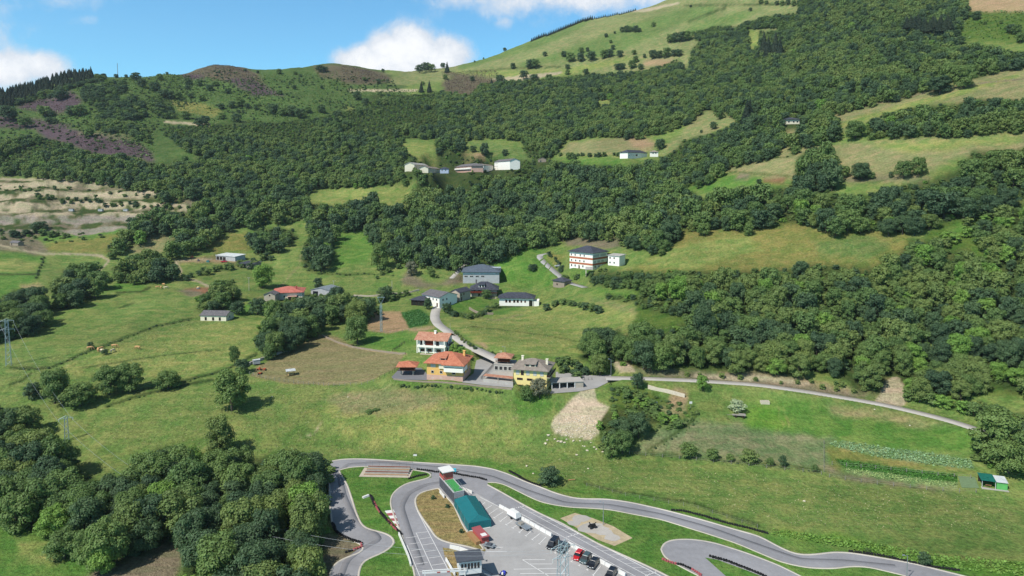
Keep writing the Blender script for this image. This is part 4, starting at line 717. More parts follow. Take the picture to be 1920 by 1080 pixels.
RP = [[(1120, 520), (1190, 520), (1300, 610), (1290, 660), (1240, 690), (1120, 668)], [(1140, 715), (1230, 740), (1320, 770), (1290, 800), (1200, 810), (1150, 790)], [(1690, 735), (1800, 770), (1850, 790), (1920, 820), (1920, 770), (1720, 715)], [(760, 668), (860, 660), (925, 678), (900, 690), (800, 688)]][1:3]
U = ground_points(RP, 2.6, 400); r = np.random.default_rng(4); n = len(U)
scatter('bramble_thicket', 'tangled green brambles on the rough slopes beside the lane', 'brambles', U, r.uniform(1.2, 3.2, n), r.uniform(.6, 1.6, n), r.choice(8, n, p=[.1, .1, .25, .25, .1, .1, .05, .05]), shm)
# --- trees that stand apart: (name, key, tone, crown centre px, crown radius px, height factor, label)
def rtree(px, py, rp, key='big', tone='mid', name='broadleaf_tree', label=None, cat='tree', group=None, hf=1.0, wf=1.0):
    p = hit(px, py + rp * hf * .85)
    if p is None: return None
    mpp = ppm(p); return tree(name, p, 2 * rp * mpp * 1.08 * wf, 2 * rp * hf * mpp * 1.05, key, tone, label, cat, group)
def many(pts, key, tones, name, label, cat, group, ox=0, oy=0, k=1.0, **kw):
    for i, (x, y, r_) in enumerate(pts):
        rtree(ox + x / k, oy + y / k, max(r_ / k, 1.2), key, tones[i % len(tones)], name, label, cat, group, **kw)
SOLO = [
 (435, 735, 34, 'big', 'mid', 'tall lone tree on the open meadow below the paddock', 1.2, .95), (412, 822, 30, 'big', 'olive', 'slender round tree rising at the upper edge of the lower left wood', 1.3, .9), (103, 728, 27, 'big', 'mid', 'round tree at the left end of the hedge below the cattle meadow', 1.25, 1), (62, 734, 16, 'small', 'dark', 'small dark tree leftmost beside the meadow hedge', 1, 1),
 (150, 742, 28, 'big', 'mid', 'broad low tree beside the meadow hedge at left', .8, 1.1), (205, 716, 28, 'big', 'mid', 'round tree in the middle of the meadow hedge at left', 1, 1), (242, 710, 28, 'big', 'mid', 'full round tree at the right end of the meadow hedge', 1, 1), (315, 714, 20, 'big', 'mid', 'lone round bush-like tree right of the meadow hedge', .85, 1.1),
 (493, 520, 22, 'big', 'bright', 'bright green tree standing just behind the red roofed farm', 1.05, 1.05), (712, 484, 19, 'big', 'mid', 'lone tree at the right edge of the steep green meadow', 1.4, 1), (448, 578, 14, 'small', 'dark', 'small round tree right of the long white barn', 1, 1), (483, 576, 16, 'small', 'dark', 'round dark tree between the barn and the grove', 1, 1),
 (669, 588, 23, 'big', 'olive', 'yellowish tree standing behind the ploughed plot', .95, 1), (670, 622, 25, 'big', 'mid', 'round tree beside the paddock wall casting a long shadow', 1.1, .95), (772, 505, 12, 'small', 'grey', 'greyish half bare tree left of the village', 1.2, 1), (722, 552, 15, 'small', 'dark', 'round dark tree left of the dark barn', 1, 1),
 (440, 668, 12, 'small', 'mid', 'narrow pointed tree at the left end of the bare paddock', 1.6, .8), (455, 687, 14, 'small', 'dark', 'bushy tree beside the feeding trailer of the paddock', 1, 1), (597, 532, 10, 'small', 'dark', 'small dark tree between the red farm and the metal barn', 1.1, 1), (1030, 893, 22, 'small', 'dark', 'broad dark bush beside the outer curve of the circuit', .75, 1.1),
 (1147, 838, 17, 'small', 'mid', 'small tree at the foot of the grove right of the scree', 1.4, .9), (1290, 845, 16, 'small', 'mid', 'leftmost tree of the row on the lower meadow', .9, 1), (1337, 852, 12, 'small', 'mid', 'second small tree from left in the meadow row', 1, 1), (1368, 858, 8, 'small', 'mid', 'low shrub tree between taller ones of the meadow row', 1, 1),
 (1405, 856, 16, 'small', 'olive', 'yellowish rounded tree of the meadow row', .85, 1), (1443, 866, 8, 'small', 'mid', 'small tree right of the yellowish one in the row', 1, 1), (1467, 865, 8, 'small', 'dark', 'narrow dark tree at the right of the meadow row', 1.5, .9), (1528, 878, 7, 'small', 'mid', 'last low shrub tree of the meadow row by the crop beds', 1, 1),
 (1732, 1048, 12, 'small', 'dark', 'dark bush standing beside the right straight of the circuit', 1.1, 1), (1627, 1031, 5, 'small', 'mid', 'tiny bush left of the dark one along the circuit', 1.1, 1), (1318, 720, 11, 'small', 'bright', 'small bright conical tree below the valley lane', 1.4, 1), (1382, 762, 14, 'small', 'flower', 'pale flowering bush over the wooden cart', .9, 1.1),
 (1195, 715, 12, 'small', 'dark', 'small dark tree beside the lane junction', 1.3, 1), (1762, 162, 21, 'big', 'dark', 'dark round tree standing on the upper right fence line', .85, 1.05), (1806, 148, 20, 'big', 'mid', 'open crowned tree right of the dark one on the upper fence line', 1.05, 1), (1603, 246, 19, 'big', 'mid', 'round lone tree left of the upper right hedge', .95, 1),
 (1614, 323, 17, 'big', 'dark', 'round tree below the upper right field', 1, 1.05), (1583, 323, 10, 'small', 'mid', 'smaller tree left of the round one below the field', 1.2, 1), (1693, 320, 16, 'small', 'mid', 'tree with a split crown on the field edge, left half', 1.1, 1), (1722, 314, 16, 'small', 'mid', 'tree with a split crown on the field edge, right half', 1.15, 1), (1671, 328, 5, 'small', 'dark', 'tiny shrub between two trees on the field edge', 1.3, 1),
 (1349, 215, 10, 'small', 'mid', 'upper small tree on the green pasture below the forest', 1, 1), (1377, 214, 7, 'small', 'mid', 'small tree right of the first on the green pasture', 1.1, 1), (1338, 236, 7, 'small', 'dark', 'low tree in the middle of the green pasture', 1.1, 1), (1237, 272, 10, 'small', 'dark', 'dark tree beside the small far white house', 1.1, 1),
 (1640, 662, 26, 'big', 'mid', 'tall tree hanging over the lane cutting', 1.2, 1), (1318, 610, 26, 'big', 'dark', 'very dark oak at the left end of the lane slope', 1.2, 1), (908, 282, 9, 'small', 'dark', 'dark tree above the gallery house of the hamlet', 1.5, 1), (988, 738, 14, 'small', 'mid', 'green tree in front of the yellow house', 1.1, 1), (1012, 730, 17, 'small', 'grey', 'brownish tree in front of the yellow house corner', 1.1, 1),
 (850, 655, 8, 'small', 'bright', 'bright garden tree beside the tiled white house', 1.2, 1.2), (866, 658, 8, 'small', 'bright', 'second garden tree right of the tiled white house', 1.1, 1.2), (802, 570, 8, 'small', 'dark', 'dark tree beside the village street', 1.4, 1), (838, 578, 10, 'small', 'dark', 'dark round bush at the corner of the bright meadow', .9, 1.2), (911, 552, 9, 'small', 'mid', 'tree on the terrace beside the white long house', 1, 1.1), (75, 425, 12, 'small', 'dark', 'dark bush in front of the quarry wall', .8, 1.3),
 (843, 497, 9, 'small', 'dark', 'small dark tree behind the village hall on the left', 1.1, 1), (812, 489, 10, 'small', 'mid', 'small tree left above the village', 1, 1), (810, 512, 8, 'small', 'mid', 'lower small tree left above the village', 1, 1), (998, 502, 8, 'small', 'dark', 'small dark bush on the bright knoll', .9, 1.1), (170, 648, 6, 'small', 'dark', 'dark shrub beside the grazing cattle', 1.2, 1), (197, 660, 6, 'small', 'dark', 'second dark shrub on the cattle wall', 1, 1)]
for (x, y, r_, key, tone, lab, hf, wf) in SOLO:
    rtree(x, y, r_, key, tone, 'broadleaf_tree' if key == 'big' or hf > .95 else 'bush', lab, 'tree', None, hf, wf)
H1 = [(765,435,30),(800,470,28),(900,435,22),(870,490,30),(1060,460,25),(1120,467,25),(1058,493,18),(1178,495,22),(1212,472,18),(1280,515,18),(1075,540,18),(1135,553,22),(925,530,30),(960,538,28),(1000,540,28),(1655,490,15),(1810,490,12),(1570,403,18),(1245,600,20),(1305,590,25),(1350,578,28),(1390,597,18),(1342,627,12),(1250,655,22),(1330,665,30),(1535,615,35),(1590,630,30),(1640,625,35),(1690,640,35),(1735,620,22),(1810,615,28),(1900,645,25),(1045,650,28),(1120,690,30),(1150,680,32),(255,630,38),(290,640,22),(400,625,35),(450,625,40),(30,640,50),(70,650,30),(140,690,38),(280,680,25),(310,682,20),(505,745,30),(655,405,14),(710,405,12),(1660,412,12),(1800,388,24),(1830,390,18),(940,400,9),(1380,395,10),(1450,405,10),(1575,520,16),(1690,425,10),(1440,610,14),(1460,590,12),(330,540,35),(365,535,25)]
many(H1, 'small', ['dark', 'dark', 'mid'], 'hillside_bush', 'dark rounded bush scattered on the heather and bracken hillside', 'bush', 'bushes scattered on the left hillside', k=3.0, hf=.85)
H2 = [(1145,305,14),(1250,305,18),(1290,325,28),(1345,325,26),(1405,320,28),(1480,308,26),(1508,302,24),(1565,305,20),(1645,295,15),(1527,268,15),(1385,280,13),(1347,285,18),(1490,200,12),(1537,183,8),(1515,235,10),(1580,168,16),(1605,165,20),(1628,165,16),(1655,165,20),(1675,170,14),(1755,140,14),(965,373,18),(1060,364,28),(1090,362,28),(1025,425,25),(1085,450,30),(1170,445,25),(890,450,28),(737,445,15),(585,435,16),(1375,405,18),(1272,378,15),(1272,408,15),(1555,378,20),(1580,375,18),(1635,365,25),(1685,378,18),(1705,315,12),(1655,335,20),(1755,310,26),(1790,308,22),(1830,300,30),(1870,300,20),(1900,300,22),(1850,220,26),(1885,215,28),(1915,210,30),(1950,205,30),(920,268,11),(750,322,6),(800,305,6),(440,390,24),(475,382,28),(508,385,24),(90,540,26),(135,575,22),(130,445,12),(60,405,6),(235,397,10),(460,470,12),(210,460,14),(570,352,16),(800,845,22),(740,840,20),(920,860,20),(1280,880,22),(1310,885,18),(1600,775,16),(1795,815,24),(1360,870,10),(1800,130,0)]
many([q for q in H2 if q[2] > 0], 'small', ['dark', 'dark', 'mid'], 'hill_tree', 'dark tree scattered singly or in pairs on the big grassy hill', 'tree', 'trees scattered on the big grassy hill', ox=640, k=3.0)
H3 = [(45,35,8),(440,10,14),(380,55,11),(470,15,12),(530,18,14),(560,20,16),(590,15,16),(625,20,18),(655,18,18),(1605,85,18),(1650,92,26),(1790,125,12),(1840,165,26),(1880,170,28),(1600,55,20),(1700,130,10),(105,740,10),(1560,650,20),(1540,720,18),(920,970,20),(1010,975,44),(1060,990,22),(430,1025,18),(1900,215,30),(1560,230,26)]
many(H3, 'small', ['dark', 'mid'], 'hedge_tree', 'small dark tree along the upper right field edges', 'tree', 'small trees along the upper right field edges', ox=1280, k=3.0)
# shrubs on banks, gardens and roadsides
rs = random.Random(4)
def band(pts, n, rad, tones, name, label, group, key='shrub', hf=.8, jit=3):
    L = [math.hypot(b[0] - a[0], b[1] - a[1]) for a, b in zip(pts[:-1], pts[1:])]; T = sum(L)
    for i in range(n):
        t = (i + rs.uniform(.1, .9)) / n * T; k = 0
        while t > L[k] and k < len(L) - 1: t -= L[k]; k += 1
        f = t / L[k]; a, b = pts[k], pts[k + 1]
        rtree(a[0] + (b[0] - a[0]) * f + rs.uniform(-jit, jit), a[1] + (b[1] - a[1]) * f + rs.uniform(-jit, jit) * .5, rad * rs.uniform(.7, 1.3), key, tones[rs.randrange(len(tones))], name, label, 'shrub', group, hf)
band([(845, 588), (870, 592), (895, 592), (915, 580), (930, 570)], 16, 6, ['dark', 'mid'], 'hedge_shrub', 'dark shrub of the hedge around the bright village meadow', 'hedge shrubs around the bright village meadow')
band([(1025, 575), (1060, 565), (1100, 575), (1130, 582)], 16, 8, ['mid', 'dark', 'mid'], 'garden_shrub', 'leafy shrub on the bank right of the white long house', 'shrubs on the bank right of the white long house')
band([(1040, 672), (1070, 680), (1100, 690), (1090, 705), (1050, 690)], 14, 8, ['mid', 'dark'], 'bank_shrub', 'leafy shrub on the bank behind the yellow house', 'shrubs on the bank behind the yellow house', jit=5)
band([(745, 722), (780, 725), (800, 722), (905, 730), (945, 735)], 30, 3.2, ['dark', 'mid'], 'wall_shrub', 'low shrub growing along the foot of the retaining wall', 'shrubs at the foot of the retaining wall')
band([(850, 620), (872, 640), (900, 655), (925, 662), (960, 668)], 34, 3.6, ['mid', 'olive', 'dark'], 'roadside_shrub', 'low shrub on the roadside bank of the village street', 'shrubs on the bank of the village street')
band([(1050, 500), (1060, 520), (1080, 520), (1110, 515)], 9, 5, ['mid', 'dark'], 'yard_shrub', 'low shrub on the bank below the striped building', 'shrubs below the striped building', jit=4)
band([(1030, 475), (1045, 490), (1055, 505)], 8, 5, ['dark'], 'lane_shrub', 'dark shrub along the lane up to the striped building', 'shrubs along the upper lane')
band([(1160, 730), (1190, 740), (1220, 765), (1240, 790), (1280, 790)], 22, 9, ['mid', 'dark', 'bright'], 'slope_shrub', 'green shrub on the rough slope right of the scree', 'shrubs on the rough slope right of the scree', jit=12)
band([(20, 440), (60, 432), (100, 440), (130, 440)], 14, 7, ['dark', 'mid'], 'quarry_shrub', 'dark shrub below the bare quarry wall', 'shrubs below the quarry wall', jit=4)
band([(60, 366), (120, 374), (200, 380), (260, 384), (330, 388)], 40, 4.5, ['dark', 'mid'], 'ledge_shrub', 'small shrub on the ledge between the sandy cuts', 'shrubs on the ledge between the sandy cuts', jit=9)
band([(345, 520), (370, 512), (400, 505), (440, 500), (480, 490), (510, 478)], 22, 7, ['mid', 'dark', 'olive'], 'farm_shrub', 'shrub in the rough ground around the dark shed', 'shrubs around the dark shed on the left', jit=9)
band([(640, 560), (690, 565), (740, 556), (765, 548)], 12, 8, ['dark', 'mid'], 'village_shrub', 'dark shrub along the wall left of the village', 'shrubs along the wall left of the village')
band([(700, 520), (760, 490), (800, 500), (830, 520)], 12, 6, ['mid', 'olive'], 'spur_shrub', 'shrub on the brownish spur left of the village hall', 'shrubs on the spur left of the village hall', jit=8)
band([(1710, 560), (1740, 470), (1800, 430), (1860, 400), (1890, 440), (1850, 500), (1780, 540)], 40, 11, ['bright', 'mid', 'olive'], 'brush_shrub', 'bright green shrub on the overgrown upper right slope', 'shrubs on the overgrown upper right slope', jit=18)
band([(1050, 290), (1100, 290), (1170, 288)], 12, 5, ['mid', 'dark'], 'field_shrub', 'shrub in the hedge left of the far white house', 'hedge shrubs left of the far white house')
band([(1500, 712), (1600, 722), (1640, 735), (1340, 700), (1260, 700)], 14, 6, ['mid', 'olive'], 'verge_shrub', 'shrub on the verge above the valley lane', 'shrubs on the verge above the valley lane', jit=5)
band([(1700, 735), (1780, 755), (1860, 770), (1900, 790)], 20, 13, ['mid', 'bright', 'mid'], 'thicket_shrub', 'leafy shrub at the foot of the wood beside the lane end', 'shrubs at the foot of the wood beside the lane end', jit=10)
for (x, y, r_) in [(882, 925, 0), (839, 948, 5), (865, 995, 5), (812, 932, 5)]:
    if r_: rtree(x, y, r_, 'shrub', 'dark', 'weed_shrub', 'green shrub on the dry bank beside the tent', 'shrub', 'shrubs on the dry bank beside the tent', .9)
band([(690, 770), (705, 768)], 3, 9, ['mid'], 'meadow_shrub', 'low dark patch of weeds on the meadow', 'weed patches on the meadow', hf=.25)
HL = [([(30, 692), (75, 692), (100, 688), (150, 665), (230, 635), (290, 612), (360, 598)], 34, 'low wall side shrub between the two left cattle meadows'), ([(250, 735), (330, 718), (420, 695), (480, 664)], 26, 'low shrub on the bank below the cattle meadow'), ([(200, 762), (260, 744), (340, 724)], 12, 'low shrub under the meadow hedge'), ([(82, 480), (74, 505), (68, 522)], 12, 'thin hedge shrub between the bright far left fields'), ([(1185, 849), (1290, 858), (1420, 870), (1540, 884)], 26, 'low weed shrub along the meadow fence'), ([(590, 513), (700, 514), (740, 517)], 14, 'low shrub on the bank of the steep green meadow'), ([(1220, 845), (1300, 795), (1312, 775)], 14, 'low shrub on the meadow edge right of the grove'), ([(1380, 296), (1480, 294)], 8, 'low shrub on the upper right field bank')]
for pts_, n_, lab_ in HL: band(pts_, n_, 2.6, ['dark', 'mid', 'mid'], 'bank_shrub', lab_, lab_ + 's', jit=3, hf=.7)
# conifers
def conif(pts, ox, oy, k, label, group, hh, ww=.34, tone='con'):
    for i, (x, y, h) in enumerate(pts):
        p = hit(ox + x / k, oy + y / k)
        if p is None: continue
        H = h / k * ppm(p) * hh; tree('conifer', p, H * ww * rs.uniform(.9, 1.15), H * rs.uniform(.9, 1.1), 'conifer', tone, label, 'conifer', group)
pts = []
for i in range(285):
    t = rs.random(); x = -60 + t * 580; top = 505 + (375 - 505) * (x / 430) if x < 430 else 385; bot = 610 + (470 - 610) * (x + 0) / 500
    pts.append((x, top + (bot - top) * rs.uniform(.25, 1.0), 48))
conif(pts, 0, 0, 3, 'dark conifer of the plantation on the left skyline', 'conifers of the left skyline plantation', 1.0, .55)
conif([(465, 430, 55), (512, 432, 60)], 0, 0, 3, 'taller conifer at the right end of the skyline plantation', 'taller conifers ending the plantation', 1.0, .5)
conif([(1070 + i * 9.5, 228 - i * 3.9 + 6, 26) for i in range(37)], 640, 0, 3, 'dark conifer of the windbreak along the hill crest', 'conifers of the crest windbreak', 1.0, .55)
conif([(1425 + i * 10, 93 - i * 2.75 + 6, 17) for i in range(24)], 640, 0, 3, 'dark conifer of the upper crest windbreak', 'conifers of the upper crest windbreak', 1.0, .6)
conif([(595, 408, 68), (845, 500, 60), (450, 520, 66), (495, 520, 66), (745, 325, 0.1)][:4], 640, 0, 3, 'single dark conifer near the saddle', 'single conifers near the saddle', 1.0, .5)
conif([(455, 320, 110), (480, 330, 100), (520, 325, 115), (545, 330, 100), (360, 700, 120), (375, 690, 110), (1450, 300, 50)], 1280, 0, 3, 'dark tall conifer rising out of the upper right forest', 'tall conifers in the upper right forest', 1.25, .5)
st = [(1265 + i * 17 + rs.uniform(-6, 6), 205 + rs.uniform(-12, 22), 120) for i in range(15)]
for i, (x, y, h) in enumerate(st):
    p = hit(1280 + x / 3, y / 3)
    if p is None: continue
    H = h / 3 * ppm(p); e = tree('bare_stemmed_pine', p, H * .42, H, 'conifer', 'con', 'pine with a bare pale lower trunk in the stand on the upper right', 'pine', 'bare stemmed pines on the upper right')
    for ch in e.children:
        if ch.name.startswith('crown'): ch.location = (0, 0, .38); ch.scale = (1, 1, .62)
        else: ch.data = pine_tm if i else ch.data; 
    if i == 0:
        pine_tm = trunk_mesh('pine_trunk', M_greybark, np.random.default_rng(3), .9, 'cone'); [setattr(c, 'data', pine_tm) for c in e.children if c.name.startswith('trunk')]
rtree(1125, 295 + 140, 10, 'poplar', 'grey', 'dead_tree', 'greyish dying tree inside the middle wood', 'tree'); rtree(257, 962, 15, 'poplar', 'grey', 'dead_tree', 'grey leafless tree inside the lower left wood', 'tree', None, 1.4, .8)
rtree(1868, 822, 52, 'big', 'mid', 'broadleaf_tree', 'largest spreading tree, standing just behind the teal roofed garden shed', 'tree', None, .95, 1.0); rtree(1925, 850, 40, 'big', 'mid', 'broadleaf_tree', 'big tree cut by the right edge beside the largest one', 'tree', None, 1.0, 1.0)
rtree(195, 1050, 27, 'big', 'bright', 'broadleaf_tree', 'bright lime green tree in front of the lower left wood', 'tree', None, 1.1, .95)
# ------------------------------------------------------------------ mesh builder
class MB:
    def __init__(s): s.v = []; s.f = []; s.m = []; s.mats = []
    def mi(s, m):
        if m not in s.mats: s.mats.append(m)
        return s.mats.index(m)
    def add(s, vs, fs, m):
        o = len(s.v); k = s.mi(m); s.v += [tuple(v) for v in vs]
        for f in fs: s.f.append([i + o for i in f]); s.m.append(k)
        return s
    def box(s, x0, x1, y0, y1, z0, z1, m, top=None):
        v = [(x0, y0, z0), (x1, y0, z0), (x1, y1, z0), (x0, y1, z0)]
        if top: tx, ty = top; v += [(x0 + tx, y0 + ty, z1), (x1 - tx, y0 + ty, z1), (x1 - tx, y1 - ty, z1), (x0 + tx, y1 - ty, z1)]
        else: v += [(x0, y0, z1), (x1, y0, z1), (x1, y1, z1), (x0, y1, z1)]
        return s.add(v, [(0, 3, 2, 1), (4, 5, 6, 7), (0, 1, 5, 4), (1, 2, 6, 5), (2, 3, 7, 6), (3, 0, 4, 7)], m)
    def tube(s, p0, p1, r0, r1=None, m=None, n=6):
        v, f = tube_np(p0, p1, r0, r0 if r1 is None else r1, n); f = [list(q) for q in f] + [list(range(n))[::-1], list(range(n, 2 * n))]
        return s.add(v.tolist(), f, m)
    def prism(s, pts, z0, z1, m):
        n = len(pts); v = [(x, y, z0) for x, y in pts] + [(x, y, z1) for x, y in pts]
        return s.add(v, [list(range(n))[::-1], list(range(n, 2 * n))] + [(i, (i + 1) % n, n + (i + 1) % n, n + i) for i in range(n)], m)
    def slab(s, quad, t, m):
        """polygon given counter-clockwise seen from above, thickened downwards"""
        n = len(quad); v = [tuple(q) for q in quad] + [(q[0], q[1], q[2] - t) for q in quad]
        return s.add(v, [list(range(n)), list(range(n, 2 * n))[::-1]] + [(i, n + i, n + (i + 1) % n, (i + 1) % n) for i in range(n)], m)
    def rot(s, ang, o=(0, 0)):
        c, q = math.cos(ang), math.sin(ang); s.v = [(o[0] + c * (x - o[0]) - q * (y - o[1]), o[1] + q * (x - o[0]) + c * (y - o[1]), z) for x, y, z in s.v]; return s
    def mesh(s, name):
        me = bpy.data.meshes.new(name); me.from_pydata(s.v, [], s.f)
        for m in s.mats: me.materials.append(m)
        me.polygons.foreach_set('material_index', s.m); me.update(); return me
    def build(s, name, parent=None, label=None, cat=None, group=None, kind=None, loc=None):
        o = bpy.data.objects.new(name, s.mesh(name)); COL.objects.link(o); o.parent = parent
        if loc is not None: o.location = loc
        return setp(o, label, cat, group, kind)
# ------------------------------------------------------------------ materials
def tilemat(name, c1, c2, sx=3.2, sy=2.4, rough=.75, amp=.5):
    m, nt, b = newmat(name); tc = nd(nt, 'ShaderNodeTexCoord'); v = tc.outputs['Object']
    n = noise(nt, v, .9, 4, .6); n2 = noise(nt, v, 6.0, 2, .6); w = nd(nt, 'ShaderNodeTexWave'); w.inputs['Scale'].default_value = sx; w.inputs['Distortion'].default_value = .4; nt.links.new(v, w.inputs[0])
    f = mth(nt, 'ADD', mth(nt, 'MULTIPLY', n, .55), mth(nt, 'MULTIPLY', n2, .45))
    c = mixc(nt, ramp(nt, f, .38, .62), s2l(c1), s2l(c2)); c = mixc(nt, mth(nt, 'MULTIPLY', w.outputs[1], amp * .5), c, mixc(nt, 1.0, c, (.6, .6, .6), 'MULTIPLY'))
    nt.links.new(c, b.inputs['Base Color']); b.inputs['Roughness'].default_value = rough; b.inputs['Specular IOR Level'].default_value = .25
    bp = nd(nt, 'ShaderNodeBump'); bp.inputs['Distance'].default_value = .08; bp.inputs['Strength'].default_value = .6; nt.links.new(w.outputs[1], bp.inputs['Height']); nt.links.new(bp.outputs[0], b.inputs['Normal']); return m
M = {}
M['orange_tile'] = tilemat('orange_tile', (176, 104, 80), (200, 132, 104)); M['old_tile'] = tilemat('weathered_tile', (168, 110, 88), (196, 150, 126)); M['red_tile'] = tilemat('red_tile', (174, 96, 84), (196, 122, 108)); M['grey_tile'] = tilemat('grey_tile', (132, 122, 114), (154, 144, 134))
M['slate'] = tilemat('slate', (56, 58, 68), (78, 80, 90), rough=.5, amp=.25); M['slate_old'] = tilemat('old_slate', (92, 90, 94), (116, 112, 114), amp=.25); M['slate_blue'] = tilemat('blue_slate', (74, 84, 98), (98, 108, 120), amp=.2)
M['fibre'] = tilemat('fibre_cement', (150, 148, 144), (178, 176, 172), sx=5, amp=.4); M['metal_roof'] = tilemat('sheet_metal_white', (190, 196, 200), (210, 214, 216), sx=4, rough=.4, amp=.3); M['metal_grey'] = tilemat('sheet_metal_grey', (120, 130, 138), (142, 150, 156), sx=4, rough=.45, amp=.3); M['green_roof'] = tilemat('green_sheet', (26, 96, 84), (34, 112, 98), sx=4, rough=.5, amp=.4)
for k, c in dict(white=(234, 231, 222), cream=(220, 212, 190), yellow=(226, 208, 142), amber=(218, 174, 104), stone=(142, 130, 116), stonel=(172, 162, 148), concrete=(164, 160, 154), brickred=(168, 104, 78), wood=(74, 44, 32), woodr=(104, 48, 34), darkwood=(48, 38, 34), greywood=(138, 134, 126), bluepaint=(170, 184, 206), greywall=(168, 170, 172), greensheet=(92, 164, 92), pinkwall=(196, 160, 146)).items():
    M[k] = simple(k + '_wall', c, .85, .2, nsc=.6, namp=.10 if k in ('white', 'yellow', 'amber', 'cream') else .22)
M['frame'] = simple('window_frame', (200, 198, 194), .6); M['brownframe'] = simple('brown_frame', (90, 56, 44), .6); M['redframe'] = simple('red_frame', (150, 80, 70), .6); M['door'] = simple('door_wood', (86, 52, 38), .6, nsc=3)
M['glass'] = simple('window_glass', (28, 32, 38), .12, .8); M['blind'] = simple('roller_blind', (186, 186, 180), .6); M['black'] = simple('black_rubber', (26, 26, 28), .75, .3, nsc=3); M['metal'] = simple('galvanised', (150, 158, 164), .45, .5, .5, nsc=2); M['rail'] = simple('iron_rail', (44, 44, 48), .6)
M['whitep'] = simple('white_paint', (208, 208, 206), .6, nsc=.8, namp=.08); M['redp'] = simple('red_paint', (168, 84, 78), .6, nsc=.8, namp=.1); M['pinkr'] = simple('faded_red', (150, 78, 82), .6, nsc=1, namp=.1); M['teal'] = simple('teal_canvas', (24, 98, 104), .55, .3, nsc=.5, namp=.12); M['cyan'] = simple('cyan_plastic', (70, 190, 210), .5); M['greenc'] = simple('green_carpet', (62, 136, 74), .9, nsc=1.2, namp=.12)
M['timber'] = simple('timber', (150, 116, 80), .8, nsc=2); M['straw'] = simple('straw', (196, 170, 120), .9, nsc=2); M['rust'] = simple('red_machine', (176, 84, 52), .6, nsc=2); M['cowskin'] = simple('tan_hide', (192, 150, 104), .85, nsc=2, namp=.15); M['cowpale'] = simple('pale_hide', (214, 196, 168), .85, nsc=2, namp=.15)
M['bluep'] = simple('blue_paint', (44, 54, 160), .4); M['rock'] = simple('limestone', (196, 186, 168), .9, .1, nsc=1.5, namp=.25); M['tarp'] = simple('grey_tarp', (74, 78, 86), .6, nsc=1)

# ------------------------------------------------------------------ house builder
def win_parts(root, W, D, wins, lo=0.0):
    for wn in wins:
        side, u, z, w, h = wn[:5]; kind = wn[5] if len(wn) > 5 else 'frame'; t = .09
        fm = MB(); pm = MB(); fr = M.get(kind, M['frame'])
        def bx(mb, a0, a1, z0, z1, t0, t1, m):
            if side == 'f': mb.box(a0, a1, -t1, -t0, z0, z1, m)
            elif side == 'r': mb.box(W + t0, W + t1, a0, a1, z0, z1, m)
            elif side == 'l': mb.box(-t1, -t0, a0, a1, z0, z1, m)
            elif side == 'b': mb.box(a0, a1, D + t0, D + t1, z0, z1, m)
        e = .10 if w < 3 else .14
        if kind == 'door':
            bx(fm, u, u + w, z, z + h, .004, t, M['door']); d = fm.build('door', root); bx(pm, u + w * .75, u + w * .75 + .12, z + h * .45, z + h * .45 + .25, t + .004, t + .06, M['metal']); pm.build('handle', d); continue
        if kind == 'garage':
            bx(fm, u, u + w, z, z + h, .004, t, M['glass']); fm.build('garage_opening', root); continue
        # frame as four bars, then the pane set inside
        bx(fm, u - e, u, z - e, z + h + e, .004, t, fr); bx(fm, u + w, u + w + e, z - e, z + h + e, .004, t, fr); bx(fm, u, u + w, z - e, z, .004, t, fr); bx(fm, u, u + w, z + h, z + h + e, .004, t, fr)
        nm = max(1, int(w / .9))
        for i in range(1, nm): bx(fm, u + w * i / nm - .03, u + w * i / nm + .03, z, z + h, .05, t, fr)
        f = fm.build('window', root); bx(pm, u, u + w, z, z + h, .004, .045, M['blind'] if kind == 'blind' else M['glass']); pm.build('pane', f)
